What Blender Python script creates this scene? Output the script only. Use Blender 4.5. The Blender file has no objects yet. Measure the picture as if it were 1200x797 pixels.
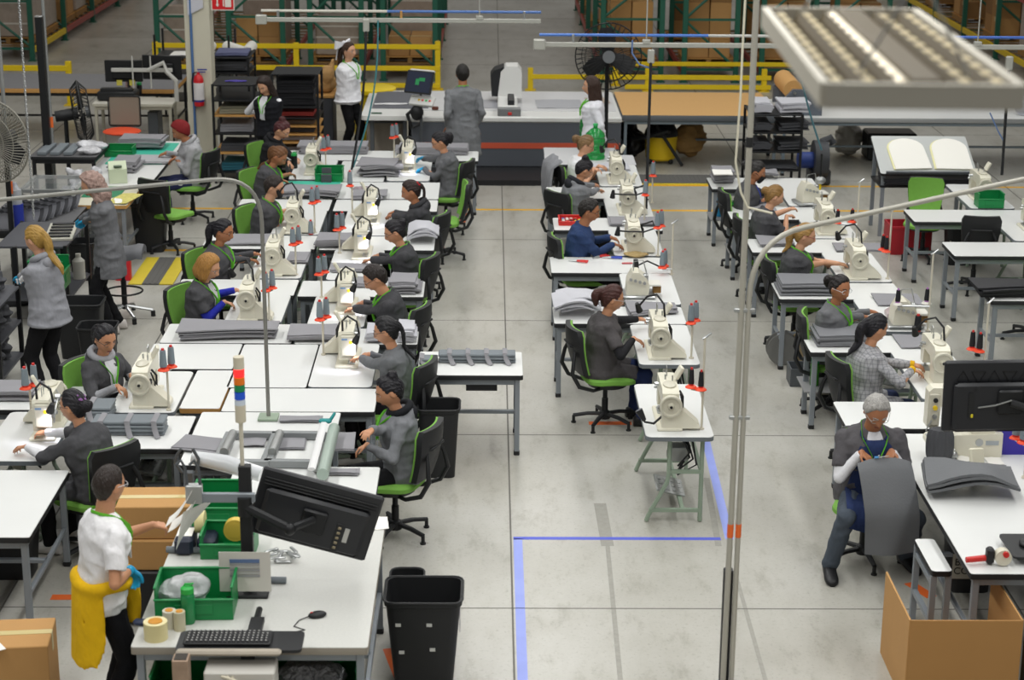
import bpy, math, random
import numpy as np
from mathutils import Vector, Matrix
random.seed(7); np.random.seed(7)
SC = bpy.context.scene
COL = SC.collection
PI = math.pi
# ------------------------------------------------------------------ camera maths (pixel -> point on a level plane)
F_, H_, P_, PSI, ROLL = 2200., 5.8, math.atan(673.5/2200.), .0130, .008
_f = np.array([math.sin(PSI)*math.cos(P_), math.cos(PSI)*math.cos(P_), -math.sin(P_)])
_r = np.array([math.cos(PSI), -math.sin(PSI), 0.]); _u = np.cross(_r, _f)
_r, _u = math.cos(ROLL)*_r+math.sin(ROLL)*_u, -math.sin(ROLL)*_r+math.cos(ROLL)*_u
def W(x, y, z=0.):
    d = (x-600)/F_*_r-(y-398.5)/F_*_u+_f
    t = (z-H_)/d[2]
    return Vector((d[0]*t, d[1]*t, z))
def WY(x, y, Y):
    "point of pixel x,y on the upright plane at depth Y"
    d = (x-600)/F_*_r-(y-398.5)/F_*_u+_f
    t = Y/d[1]
    return Vector((d[0]*t, Y, H_+d[2]*t))
# ------------------------------------------------------------------ materials
def lin(h):
    h = h.lstrip('#'); o = []
    for i in (0, 2, 4):
        c = int(h[i:i+2], 16)/255
        o.append(c/12.92 if c <= .04045 else ((c+.055)/1.055)**2.4)
    return (*o, 1)
MATS = {}
def mat(key, hexc=None, rough=.6, metal=0., noise=0., nscale=8., bump=0., bscale=60., stretch=None, emit=0., alpha=1., trans=0., spec=.5, coat=0., ior=1.45, bdist=.01):
    if key in MATS: return MATS[key]
    m = bpy.data.materials.new(key); m.use_nodes = True
    nt = m.node_tree; b = nt.nodes['Principled BSDF']
    c = lin(hexc); b.inputs['Base Color'].default_value = c
    b.inputs['Roughness'].default_value = rough; b.inputs['Metallic'].default_value = metal
    b.inputs['Specular IOR Level'].default_value = spec; b.inputs['IOR'].default_value = ior
    b.inputs['Coat Weight'].default_value = coat
    if trans: b.inputs['Transmission Weight'].default_value = trans
    if alpha < 1: b.inputs['Alpha'].default_value = alpha
    if emit:
        b.inputs['Emission Color'].default_value = c; b.inputs['Emission Strength'].default_value = emit
    tc = None
    if noise or bump:
        tc = nt.nodes.new('ShaderNodeTexCoord'); mp = nt.nodes.new('ShaderNodeMapping')
        nt.links.new(tc.outputs['Object'], mp.inputs['Vector'])
        if stretch: mp.inputs['Scale'].default_value = stretch
    if noise:
        n = nt.nodes.new('ShaderNodeTexNoise'); n.inputs['Scale'].default_value = nscale; n.inputs['Detail'].default_value = 4
        nt.links.new(mp.outputs['Vector'], n.inputs['Vector'])
        mx = nt.nodes.new('ShaderNodeMix'); mx.data_type = 'RGBA'
        mx.inputs['A'].default_value = tuple(min(1, v*(1-noise)) for v in c[:3])+(1,)
        mx.inputs['B'].default_value = tuple(min(1, v*(1+noise)) for v in c[:3])+(1,)
        nt.links.new(n.outputs['Fac'], mx.inputs['Factor']); nt.links.new(mx.outputs['Result'], b.inputs['Base Color'])
    if bump:
        n2 = nt.nodes.new('ShaderNodeTexNoise'); n2.inputs['Scale'].default_value = bscale; n2.inputs['Detail'].default_value = 3
        nt.links.new(mp.outputs['Vector'], n2.inputs['Vector'])
        bp = nt.nodes.new('ShaderNodeBump'); bp.inputs['Strength'].default_value = bump; bp.inputs['Distance'].default_value = bdist
        nt.links.new(n2.outputs['Fac'], bp.inputs['Height']); nt.links.new(bp.outputs['Normal'], b.inputs['Normal'])
    MATS[key] = m
    return m
# ------------------------------------------------------------------ mesh collecting
def V3(a): return Vector(a)
class MB:
    def __init__(s): s.v = []; s.f = []; s.m = []; s.cur = 0
    def add(s, vs, fs, M=None):
        b = len(s.v)
        s.v += [tuple(M @ Vector(p)) for p in vs] if M is not None else [tuple(p) for p in vs]
        s.f += [tuple(b+i for i in f) for f in fs]; s.m += [s.cur]*len(fs)
        return s
    def box(s, c, d, bev=0., M=None):
        x, y, z = (q/2 for q in d)
        if bev <= 0:
            vs = [(sx*x, sy*y, sz*z) for sz in (-1, 1) for sx, sy in ((-1, -1), (1, -1), (1, 1), (-1, 1))]
            fs = [(3, 2, 1, 0), (4, 5, 6, 7)]+[(i, (i+1) % 4, (i+1) % 4+4, i+4) for i in range(4)]
        else:
            b = min(bev, x*.98, y*.98, z*.98); vs = []; fs = []
            for zz, ins in ((-z, b), (-z+b, 0), (z-b, 0), (z, b)):
                X, Y = x-ins, y-ins; k = b if ins == 0 else b*.5
                vs += [(-X+k, -Y, zz), (X-k, -Y, zz), (X, -Y+k, zz), (X, Y-k, zz), (X-k, Y, zz), (-X+k, Y, zz), (-X, Y-k, zz), (-X, -Y+k, zz)]
            for l in range(3):
                for i in range(8): fs.append((l*8+i, l*8+(i+1) % 8, l*8+8+(i+1) % 8, l*8+8+i))
            fs += [tuple(range(7, -1, -1)), tuple(range(24, 32))]
        T = Matrix.Translation(V3(c))
        return s.add(vs, fs, (M @ T) if M is not None else T)
    def prism(s, poly, z0, z1, M=None, bev=0.):
        n = len(poly); a = sum(poly[i][0]*poly[(i+1) % n][1]-poly[(i+1) % n][0]*poly[i][1] for i in range(n))
        if a < 0: poly = poly[::-1]
        vs = [(p[0], p[1], z0) for p in poly]
        if bev:
            cx = sum(p[0] for p in poly)/n; cy = sum(p[1] for p in poly)/n
            def ins(p):
                d = Vector((p[0]-cx, p[1]-cy)); L = d.length or 1; d *= max(0, L-bev)/L
                return (cx+d.x, cy+d.y)
            vs += [(p[0], p[1], z1-bev) for p in poly]+[(*ins(p), z1) for p in poly]
            rows = 3
        else: vs += [(p[0], p[1], z1) for p in poly]; rows = 2
        fs = [tuple(range(n-1, -1, -1)), tuple(range((rows-1)*n, rows*n))]
        for r in range(rows-1): fs += [(r*n+i, r*n+(i+1) % n, (r+1)*n+(i+1) % n, (r+1)*n+i) for i in range(n)]
        return s.add(vs, fs, M)
    def cyl(s, p0, p1, r0, r1=None, n=10, caps=True):
        r1 = r0 if r1 is None else r1
        p0, p1 = V3(p0), V3(p1); d = p1-p0
        if d.length < 1e-6: return s
        q = d.to_track_quat('Z', 'Y').to_matrix()
        vs = []
        for p, r in ((p0, r0), (p1, r1)):
            for i in range(n):
                a = 2*PI*i/n; vs.append(p+q @ Vector((r*math.cos(a), r*math.sin(a), 0)))
        fs = [(i, (i+1) % n, n+(i+1) % n, n+i) for i in range(n)]
        if caps: fs += [tuple(range(n-1, -1, -1)), tuple(range(n, 2*n))]
        return s.add(vs, fs)
    def tube(s, pts, r, n=8, closed=False, caps=True, flat=None):
        "sweep of a circle (or a flat ellipse r x flat) along pts; r may be a list"
        pts = [V3(p) for p in pts]; k = len(pts); vs = []; fs = []
        rr = r if isinstance(r, (list, tuple)) else [r]*k
        up = Vector((0, 0, 1))
        t0 = (pts[1]-pts[0]).normalized()
        if abs(t0.z) > .9: up = Vector((0, 1, 0))
        side = t0.cross(up).normalized()
        for i, p in enumerate(pts):
            if closed: t = pts[(i+1) % k]-pts[i-1]
            else: t = pts[min(i+1, k-1)]-pts[max(i-1, 0)]
            t.normalize(); side = (side-t*side.dot(t)).normalized(); nn = side.cross(t)
            for j in range(n):
                a = 2*PI*j/n; vs.append(p+side*(rr[i]*math.cos(a))+nn*((flat if flat else rr[i])*math.sin(a)))
        for i in range(k if closed else k-1):
            for j in range(n): fs.append((i*n+j, i*n+(j+1) % n, ((i+1) % k)*n+(j+1) % n, ((i+1) % k)*n+j))
        if caps and not closed: fs += [tuple(range(n-1, -1, -1)), tuple(range((k-1)*n, k*n))]
        return s.add(vs, fs)
    def lathe(s, prof, n=16, M=None):
        "prof: [(r,z)...] bottom to top about Z"
        vs = []; fs = []
        for r, z in prof: vs += [(r*math.cos(2*PI*i/n), r*math.sin(2*PI*i/n), z) for i in range(n)]
        for k in range(len(prof)-1): fs += [(k*n+i, k*n+(i+1) % n, (k+1)*n+(i+1) % n, (k+1)*n+i) for i in range(n)]
        if prof[0][0] > 1e-6: fs.append(tuple(range(n-1, -1, -1)))
        if prof[-1][0] > 1e-6: fs.append(tuple(range((len(prof)-1)*n, len(prof)*n)))
        return s.add(vs, fs, M)
    def ell(s, c, r, n=12, k=8, M=None):
        vs = [(0, 0, -1)]; fs = []
        for i in range(1, k):
            t = -PI/2+PI*i/k
            vs += [(math.cos(t)*math.cos(2*PI*j/n), math.cos(t)*math.sin(2*PI*j/n), math.sin(t)) for j in range(n)]
        vs.append((0, 0, 1)); L = len(vs)-1
        for j in range(n):
            fs.append((0, 1+(j+1) % n, 1+j)); fs.append((L, L-n+j, L-n+(j+1) % n))
        for i in range(k-2):
            for j in range(n): fs.append((1+i*n+j, 1+i*n+(j+1) % n, 1+(i+1)*n+(j+1) % n, 1+(i+1)*n+j))
        r = (r, r, r) if not isinstance(r, (tuple, list)) else r
        T = Matrix.Translation(V3(c)) @ Matrix.Diagonal((*r, 1))
        if M is not None: T = Matrix.Translation(V3(c)) @ M.to_4x4() @ Matrix.Diagonal((*r, 1))
        return s.add(vs, fs, T)
    def cap(s, p0, p1, r0, r1, n=10):
        "capsule of two radii"
        p0, p1 = V3(p0), V3(p1); d = p1-p0; L = max(d.length, 1e-4)
        q = (d.to_track_quat('Z', 'Y').to_matrix() if d.length > 1e-5 else Matrix.Identity(3)).to_4x4()
        pr = [(max(1e-4, r0*math.cos(a)), r0*math.sin(a)) for a in (-PI/2*.98, -PI/3, -PI/6, 0)]
        pr += [(max(1e-4, r1*math.cos(a)), L+r1*math.sin(a)) for a in (0, PI/6, PI/3, PI/2*.98)]
        return s.lathe(pr, n, Matrix.Translation(p0) @ q)
    def loft(s, rings, caps=True):
        "rings: equal-length lists of points"
        n = len(rings[0]); vs = [p for r in rings for p in r]; fs = []
        for k in range(len(rings)-1): fs += [(k*n+i, k*n+(i+1) % n, (k+1)*n+(i+1) % n, (k+1)*n+i) for i in range(n)]
        if caps: fs += [tuple(range(n-1, -1, -1)), tuple(range((len(rings)-1)*n, len(rings)*n))]
        return s.add(vs, fs)
    def sheet(s, grid, th):
        "grid[i][j] of points thickened downwards by th"
        a, b = len(grid), len(grid[0]); vs = [p for r in grid for p in r]; N = a*b
        vs += [(p[0], p[1], p[2]-th) for r in grid for p in r]; fs = []
        for i in range(a-1):
            for j in range(b-1):
                q = (i*b+j, (i+1)*b+j, (i+1)*b+j+1, i*b+j+1); fs.append(q); fs.append(tuple(N+k for k in q[::-1]))
        rim = [(i, 0) for i in range(a)]+[(a-1, j) for j in range(1, b)]+[(i, b-1) for i in range(a-2, -1, -1)]+[(0, j) for j in range(b-2, 0, -1)]
        for k in range(len(rim)):
            p, q = rim[k], rim[(k+1) % len(rim)]
            u, v = p[0]*b+p[1], q[0]*b+q[1]; fs.append((v, u, N+u, N+v))
        return s.add(vs, fs)
    def mesh(s, name, mats, smooth=40):
        me = bpy.data.meshes.new(name); me.from_pydata(s.v, [], s.f); me.update()
        for m in (mats if isinstance(mats, (list, tuple)) else [mats]): me.materials.append(m)
        if any(s.m): me.polygons.foreach_set('material_index', s.m)
        if smooth:
            me.polygons.foreach_set('use_smooth', [True]*len(me.polygons))
            try: me.set_sharp_from_angle(angle=math.radians(smooth))
            except Exception: pass
        return me
    def build(s, name, mats, parent=None, loc=None, rz=None, smooth=40, label=None, mw=None):
        o = bpy.data.objects.new(name, s.mesh(name, mats, smooth)); COL.objects.link(o)
        if parent is not None: o.parent = parent; KIDS.setdefault(parent.name, []).append(o)
        if loc is not None: o.location = loc
        if rz is not None: o.rotation_euler = (0, 0, rz)
        if mw is not None: o.matrix_basis = mw
        if label: o['label'] = label
        return o
def tag(o, label, cat, group=None, kind=None):
    o['label'] = label; o['category'] = cat
    if group: o['group'] = group
    if kind: o['kind'] = kind
    return o
def thing(name, label, cat, loc=(0, 0, 0), rz=0., group=None, rot=None):
    o = bpy.data.objects.new(name, None); COL.objects.link(o); o.empty_display_size = .1
    o.location = loc; o.rotation_euler = rot if rot else (0, 0, rz)
    return tag(o, label, cat, group)
def struct(name, mb, m, **k):
    o = mb.build(name, m, **k); o['kind'] = 'structure'; return o
KIDS = {}
def copy_tree(o, parent=None):
    c = o.copy(); COL.objects.link(c)
    if parent is not None: c.parent = parent
    for ch in list(KIDS.get(o.name, ())):
        k = copy_tree(ch, c); KIDS.setdefault(c.name, []).append(k)
    return c
PROTO = {}
def spawn(key, maker, label, cat, loc, rz=0., group=None, name=None, scale=None):
    "first use builds the thing, later uses copy it with its parts"
    if key not in PROTO:
        PROTO[key] = maker(); o = PROTO[key]
    else: o = copy_tree(PROTO[key])
    if 'group' in o: del o['group']
    o.location = loc; o.rotation_euler = (0, 0, rz)
    if scale: o.scale = scale
    return tag(o, label, cat, group)
def empty(name):
    o = bpy.data.objects.new(name, None); COL.objects.link(o); o.empty_display_size = .1; return o
def remesh(mb, vox, smooth=3, dec=1.0):
    "one continuous surface from overlapping closed shapes"
    me = bpy.data.meshes.new('tmp'); me.from_pydata(mb.v, [], mb.f); me.update()
    o = bpy.data.objects.new('tmp', me); COL.objects.link(o)
    r = o.modifiers.new('r', 'REMESH'); r.mode = 'VOXEL'; r.voxel_size = vox
    if smooth:
        sm = o.modifiers.new('s', 'SMOOTH'); sm.iterations = smooth; sm.factor = .5
    if dec < 1:
        d = o.modifiers.new('d', 'DECIMATE'); d.ratio = dec
    dg = bpy.context.evaluated_depsgraph_get(); ev = o.evaluated_get(dg); em = ev.to_mesh()
    n = len(em.vertices); co = np.empty(n*3, np.float32); em.vertices.foreach_get('co', co)
    fs = [tuple(p.vertices) for p in em.polygons]
    ev.to_mesh_clear(); bpy.data.objects.remove(o); bpy.data.meshes.remove(me)
    out = MB(); out.v = [tuple(p) for p in co.reshape(-1, 3).tolist()]; out.f = fs; out.m = [0]*len(fs)
    return out
# ------------------------------------------------------------------ people
SKIN = {'a': '#c08a68', 'b': '#a8704e', 'c': '#cf9c7c', 'd': '#96603f'}
def skin(k): return mat('skin_'+k, SKIN[k], .5, noise=.06, nscale=14, bump=.05, bscale=90)
def cloth(hexc, rough=.85): return mat('cloth_'+hexc, hexc, rough, noise=.10, nscale=5, bump=.8, bscale=8, bdist=.04, stretch=(1, 1, .6), spec=.25)
def hairm(hexc, st='x'):
    k = (1.2, 11, 1.2) if st in ('pony', 'bun', 'braid') else (7, 7, .8)
    return mat('hair_%s_%s' % (hexc, k[1]), hexc, .42, noise=.45, nscale=6, bump=.8, bscale=14, bdist=.02, stretch=k, spec=.5)
HX, HY, HZ = .096, .076, .118
def head_point(th, ph, infl=0.):
    c = math.cos(ph); p = (c*math.cos(th), c*math.sin(th), math.sin(ph))
    t = max(0., -p[2]); X, Y, Z = HX*p[0], HY*p[1], HZ*p[2]
    Y *= 1-.30*t**1.3
    if p[0] < 0: X *= 1.06-.5*t
    else:
        X *= 1-.05*t
        k = min(1., max(0., (p[0]-.1)*3))
        g = lambda y, z, sy, sz: math.exp(-((abs(Y)-y)/sy)**2/2-((Z-z)/sz)**2/2)
        X += k*(.024*g(0, -.024, .010, .015)+.010*g(0, .004, .008, .02)+.005*g(.028, .030, .018, .008)-.008*g(.031, .012, .013, .010)
                + .004*g(.04, -.02, .015, .015)+.007*g(0, -.060, .018, .010)-.003*g(0, -.078, .02, .005)+.008*g(0, -.1, .02, .014))
    v = Vector((X, Y, Z))
    return v*(1+infl/.1) if infl else v
def head_mesh(mb, M, nu=36, nv=26):
    vs = [M @ head_point(0, -PI/2)]
    for i in range(1, nv):
        ph = -PI/2+PI*i/nv
        vs += [M @ head_point(2*PI*j/nu, ph) for j in range(nu)]
    vs.append(M @ head_point(0, PI/2)); L = len(vs)-1; fs = []
    for j in range(nu):
        fs.append((0, 1+(j+1) % nu, 1+j)); fs.append((L, L-nu+j, L-nu+(j+1) % nu))
    for i in range(nv-2):
        for j in range(nu): fs.append((1+i*nu+j, 1+i*nu+(j+1) % nu, 1+(i+1)*nu+(j+1) % nu, 1+(i+1)*nu+j))
    mb.add(vs, fs)
    for sgn in (-1, 1):
        E = M @ Matrix.Translation((-.008, sgn*.076, -.004))
        mb.ell(E.to_translation(), (.017, .008, .031), 8, 6, M.to_3x3() @ Matrix.Rotation(.25, 3, 'Y') @ Matrix.Rotation(sgn*.35, 3, 'Z'))
def front_x(y, z):
    best = None
    for i in range(60):
        ph = -1.3+2.6*i/59
        for j in range(25):
            th = -.9+1.8*j/24; q = head_point(th, ph); d = (q.y-y)**2+(q.z-z)**2
            if best is None or d < best[0]: best = (d, q.x)
    return best[1]
FX = {}
def fx(y, z):
    k = (round(y, 3), round(z, 3))
    if k not in FX: FX[k] = front_x(y, z)
    return FX[k]
def hairline(th, ear=False):
    a = abs((math.degrees(th)+180) % 360-180)
    pts = [(0, .74), (35, .70), (55, .52), (70, .12), (84, -.18), (98, -.46), (125, -.74), (180, -.80)]
    if ear: pts = [(0, .74), (35, .71), (55, .56), (68, .28), (76, .02), (84, .14), (100, .10), (112, -.30), (135, -.66), (180, -.74)]
    for (a0, z0), (a1, z1) in zip(pts, pts[1:]):
        if a <= a1: return z0+(z1-z0)*(a-a0)/(a1-a0)
    return -.8
def hair_cap(mb, M, vol=.014, rough=0., low=0., nu=44, nv=30, buzz=False, ear=False):
    vs = []; rnd = random.Random(3)
    for i in range(nv+1):
        ph = -PI/2+PI*i/nv
        for j in range(nu):
            th = 2*PI*j/nu; s = math.sin(ph)
            k = (s-hairline(th, ear)+low)/.18; k = max(0., min(1., k+.5)); k = k*k*(3-2*k)
            v = head_point(th, ph); n = Vector((v.x/HX**2, v.y/HY**2, v.z/HZ**2)).normalized()
            t = vol*k-(1-k)*.014
            if rough: t += rough*k*(math.sin(9*th+5*ph)*math.sin(11*ph+2*th)+.5*math.sin(17*th-13*ph))
            elif k > .5 and not buzz: t += .0018*math.sin(26*th+4*s)
            vs.append(M @ (v+n*t))
    fs = [(i*nu+j, i*nu+(j+1) % nu, (i+1)*nu+(j+1) % nu, (i+1)*nu+j) for i in range(nv) for j in range(nu)]
    mb.add(vs, fs)
def hair_drape(mb, M, length, a0=70, flare=1.15, wav=0., top=.4):
    "hair hanging at the sides and back from the crown down"
    n = 22; rings = []; K = 9
    for k in range(K):
        u = k/(K-1); z = HZ*top-(length+HZ*top)*u; ring = []
        s = 1.10+.10*math.sin(min(1, u*1.6)*PI/2)*flare
        if u > .8: s *= 1-.25*(u-.8)/.2
        zz = max(-.75, min(.75, z/HZ)); q = math.sqrt(1-zz*zz*.5) if z > 0 else 1
        for side, off in ((1, 0.), (-1, -.028)):
            for j in range(n):
                jj = j if side == 1 else n-1-j
                th = math.radians(a0+(360-2*a0)*jj/(n-1))
                w = 1+wav*math.sin(th*7+z*60)
                ring.append(M @ Vector(((HX*s*q+off)*math.cos(th)*w*1.05, (HY*s*q+off)*math.sin(th)*w, z+.004*math.sin(th*9))))
        rings.append(ring)
    mb.loft(rings)
def ik(S, T, l1, l2, pole):
    d = T-S; L = min(d.length, (l1+l2)*.995); d = d.normalized(); T = S+d*L
    a = (l1*l1-l2*l2+L*L)/(2*L); h = math.sqrt(max(0, l1*l1-a*a))
    p = pole-d*pole.dot(d); p.normalize()
    return S+d*a+p*h, T
def hand(mb, wr, d, up, side, curl=.5, sc=1., grow=0., thumb=True):
    "palm, four unequal bent fingers and a thumb from the side of the palm; side=+1 left hand"
    d = d.normalized(); n = (up-d*up.dot(d)).normalized(); s = d.cross(n)*side   # towards little finger for palm-down
    k = .078*sc
    for i, (o, L, r) in enumerate(((-.027, .070, .0085), (-.009, .080, .009), (.009, .075, .0088), (.026, .058, .0078))):
        kn = wr+d*k*(1 if i in (1, 2) else .95)+s*o*sc
        mb.cap(wr+s*o*.55*sc+d*.005, kn, .0155*sc+grow, .0125*sc+grow, 8)
        c = curl*(1+.12*i); p = kn; dr = d
        for q, f in enumerate((.45, .32, .25)):
            ang = c*(.7 if q == 0 else 1.15)
            dr = (dr*math.cos(ang)-n*math.sin(ang)).normalized(); p2 = p+dr*L*f*sc+s*o*.08
            mb.cap(p, p2, (r-.0008*q)*sc+grow, (r-.0008*(q+1))*sc+grow, 7); p = p2
    t0 = wr+d*.022*sc-s*.018*sc; t1 = t0+(d*.6-s*.75-n*.25).normalized()*.042*sc
    t2 = t1+(d*.9-s*.25-n*.35).normalized()*.030*sc; t3 = t2+(d*.95-n*.4).normalized()*.024*sc
    mb.cap(t0, t1, .0145*sc+grow, .011*sc+grow, 8); mb.cap(t1, t2, .0108*sc+grow, .0095*sc+grow, 7); mb.cap(t2, t3, .0095*sc+grow, .0075*sc+grow, 7)
PEOPLE = {}
from mathutils import noise as mnoise
def strands(mb, MH, st):
    "comb lines into the hair"
    me = bpy.data.meshes.new('w'); me.from_pydata(mb.v, [], mb.f); me.update(); out = []; I = MH.inverted()
    for v in me.vertices:
        q = I @ v.co
        if st == 'curly': d = .013*mnoise.noise(v.co*28)+.008*mnoise.noise(v.co*60)
        elif st in ('bob', 'long'): d = .0028*math.sin(24*math.atan2(q.y, q.x)+2*mnoise.noise(v.co*9))
        elif st == 'short': d = .004*mnoise.noise(Vector((v.co.x*50, v.co.y*50, v.co.z*25)))
        else: d = .0026*math.sin(22*math.atan2(q.y, q.z+.02)+2*mnoise.noise(v.co*8))
        out.append(tuple(v.co+v.normal*d))
    bpy.data.meshes.remove(me); mb.v = out; return mb
def wrinkle(mb, amp):
    "push creases into cloth: ridged noise stretched along the body"
    me = bpy.data.meshes.new('w'); me.from_pydata(mb.v, [], mb.f); me.update(); out = []
    for v in me.vertices:
        p = v.co; n = v.normal
        a = mnoise.noise(Vector((p.x*5+4*p.z, p.y*5-3*p.z, p.z*9))); b = mnoise.noise(Vector((p.x*16+9, p.y*16, p.z*22)))
        k = (1-abs(a)*3.2)*.7+b*.30; out.append(tuple(p+n*(amp*k-.2*amp)))
    bpy.data.meshes.remove(me); mb.v = out; return mb
def person(key, label, head=None, face=0., pose='sit', lean=12., side=0., s=1., bw=1.2, hands=None, hz=.82, hpitch=28., hyaw=0., htilt=0., sk='a', hair=('short', '#191512'),
           top='#4b4b4e', sleeve='long', inner=None, skirt=True, legs='#17171a', shoe='#d8d6d2', glove=None, lanyard=None, glasses=None, vest=None, forearm=None,
           root=None, feet=None, curl=.55, hood=None, cuff=None, tie=None, collar=True, extra=None, hip=None, male=False, group=None, knees=None, handn=None, zhead=None, lany_side=1., topm=None):
    A = math.radians(lean); sit = pose == 'sit'
    hipz = hip if hip else (.55 if sit else .93*s)
    sw = (.176 if male else .160)*s*(.6+.4*bw)
    def dr(k): return Vector((math.sin(A*k), 0, math.cos(A*k)))
    Pp = Vector((0, 0, hipz)); Wp = Pp+dr(.5)*.17*s; Cp = Wp+dr(1.)*.17*s; Nb = Cp+dr(1.2)*.17*s
    lat = math.radians(side)
    for q, f in ((Wp, .3), (Cp, .7), (Nb, 1.)): q.y += math.sin(lat)*.51*s*f
    neckd = dr(1.1)*.75+Vector((.25*math.sin(A+.3), 0, .25)); neckd.normalize()
    hs = 1.10*(.5+.5*s)
    Rh = Matrix.Rotation(math.radians(hyaw), 3, 'Z') @ Matrix.Rotation(math.radians(hpitch), 3, 'Y') @ Matrix.Rotation(math.radians(htilt), 3, 'X')
    Hc = Nb+neckd*.075*s+(Rh @ Vector((.012, 0, .095)))*hs
    fr = math.radians(face); Rz = Matrix.Rotation(fr, 3, 'Z')
    if root is None:
        wp = W(head[0], head[1], Hc.z); root = wp-Rz @ Vector((Hc.x, Hc.y, 0)); root.z = 0
    else: root = Vector(root)
    Ri = Rz.inverted()
    def loc(p): return Ri @ (Vector(p)-root)
    MH = Matrix.Translation(Hc) @ (Rh*hs).to_4x4()
    R = thing('person', label, 'person', root, fr, group)
    # torso rings
    prof = [(-.09*s, Pp, .5, .155, .118, -.01), (0., Pp, .5, .17, .122, -.01), (.085, Pp, .5, .155, .118, 0.), (0, Wp, .8, .145, .112, .005), (.09, Wp, 1., .155, .12, .01), (.03, Cp, 1.1, .168, .122, .012),
            (.09, Cp, 1.15, .172, .108, .005), (.135, Cp, 1.2, .140, .086, -.004), (.165, Cp, 1.2, .085, .066, -.004), (.185, Cp, 1.2, .05, .05, 0)]
    def ring_at(i, grow=0.):
        o, B, k, wy, dx, cx = prof[i]; a = dr(k); x = Vector((a.z, 0, -a.x)); C = B+a*o*s+x*cx*s
        q = (wy*bw*s+grow) if i < 7 else (wy*(.5+.5*bw)*s+grow); e = dx*bw*s*(.97 if male else 1)+grow
        return C, x, Vector((0, 1, 0)), e, q
    def torso(mb, grow, i0=0, i1=9):
        rings = []
        for i in range(i0, i1+1):
            C, x, y, e, q = ring_at(i, grow)
            rings.append([C+x*e*math.copysign(abs(math.cos(t))**.85, math.cos(t))+y*q*math.copysign(abs(math.sin(t))**.85, math.sin(t)) for t in [2*PI*j/20 for j in range(20)]])
        mb.loft(rings)
    def surf(i, th, grow):
        i0 = int(min(8, max(0, math.floor(i)))); f = i-i0; P = []
        for j in (i0, i0+1):
            C, x, y, e, q = ring_at(j, grow); P.append(C+x*e*math.cos(th)+y*q*math.sin(th))
        return P[0].lerp(P[1], f)
    # arms
    Sh = []; El = []; Wr = []; Hd = []
    up = dr(1.2)
    for k, sg in enumerate((-1, 1)):     # right, left
        S = Nb-up*.078*s+Vector((0, sg*sw, 0))
        h = hands[k] if hands else None
        if h is None: T = Vector((.40, sg*.15, hz)) if sit else Vector((.05, sg*.215, hipz-.10))
        elif len(h) == 2: T = loc(W(h[0], h[1], hz))
        elif h[0] == 'l': T = Vector(h[1])
        else: T = loc(W(*h))
        pole = Vector((-.55, sg*.75, -.75)) if sit or h is not None else Vector((-1, sg*.3, 0))
        dd = (T-S).normalized(); wt = T-dd*.085*s
        if handn and handn[k]: wt = T-Vector(handn[k]).normalized()*.085*s
        e, w = ik(S, wt, .285*s, .245*s, pole)
        Sh.append(S); El.append(e); Wr.append(w)
        hd = (T-w); fd = (w-e).normalized()
        Hd.append(hd.normalized() if hd.length > .02 else fd)
    # legs
    Kn = []; An = []
    for k, sg in enumerate((-1, 1)):
        hj = Pp+Vector((0, sg*.085*s, -.02))
        if sit:
            a = Vector((.40*s, sg*.13, .09)) if not feet else loc(W(*feet[k])); a.z = max(a.z, .085)
            kn, a = ik(hj, a, .43*s, .42*s, Vector((1, sg*.15, .9)))
            if knees: kn = Vector(knees[k])
        else:
            a = Vector((-.02+.05*sg, sg*.10*s, .085)) if not feet else loc(W(*feet[k])); a.z = .085
            kn, a = ik(hj, a, .44*s, .44*s, Vector((1, 0, 0)))
        Kn.append(kn); An.append(a)
    # ---- body : one continuous skin
    mb = MB()
    torso(mb, -.026)
    nk = .056 if male else .048
    mb.cap(Nb-neckd*.05, Hc-neckd*.045, (nk+.006)*s, nk*s, 14)
    head_mesh(mb, MH)
    for k, sg in enumerate((-1, 1)):
        mb.cap(Nb-up*.06*s, Sh[k], .036, .038*s); mb.cap(Sh[k], El[k], .041*s, .036*s); mb.cap(El[k], El[k].lerp(Wr[k], .35), .037*s, .038*s)
        mb.cap(El[k].lerp(Wr[k], .35), Wr[k], .038*s, .024*s)
        u = Vector((0, -sg*.25, 1)) if not (handn and len(handn) > 2) else Vector(handn[2])
        hand(mb, Wr[k], Hd[k], u, sg, curl, .95*s)
        mb.cap(Pp+Vector((0, sg*.085*s, -.02)), Kn[k], .07*s, .048*s); mb.cap(Kn[k], An[k], .046*s, .034*s)
        mb.cap(An[k]-Vector((0, 0, .02)), An[k]+Vector((.12, sg*.02, -.055)), .028, .018)
    B = remesh(mb, .0062, 2, .55)
    # face details belong to the same mesh
    hc = hair[1]
    for sg in (-1, 1):
        x = fx(.031, .012)
        B.cur = 1; B.ell(MH @ Vector((x-.001, sg*.031, .011)), (.005*hs, .012*hs, .0052*hs), 8, 6, Rh)
        B.cur = 2; B.ell(MH @ Vector((x+.002, sg*.030, .0105)), (.0035*hs, .0056*hs, .0052*hs), 7, 5, Rh)
        B.cur = 3; B.tube([MH @ Vector((fx(y, .032)+.002, sg*y, z)) for y, z in ((.013, .034), (.030, .037), (.046, .030))], [.0028*hs, .0032*hs, .002*hs], 6)
    B.cur = 4; B.ell(MH @ Vector((fx(0, -.058)-.002, 0, -.058)), (.0065*hs, .021*hs, .0042*hs), 10, 6, Rh)
    B.ell(MH @ Vector((fx(0, -.066)-.002, 0, -.0665)), (.0065*hs, .018*hs, .0045*hs), 10, 6, Rh)
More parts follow.
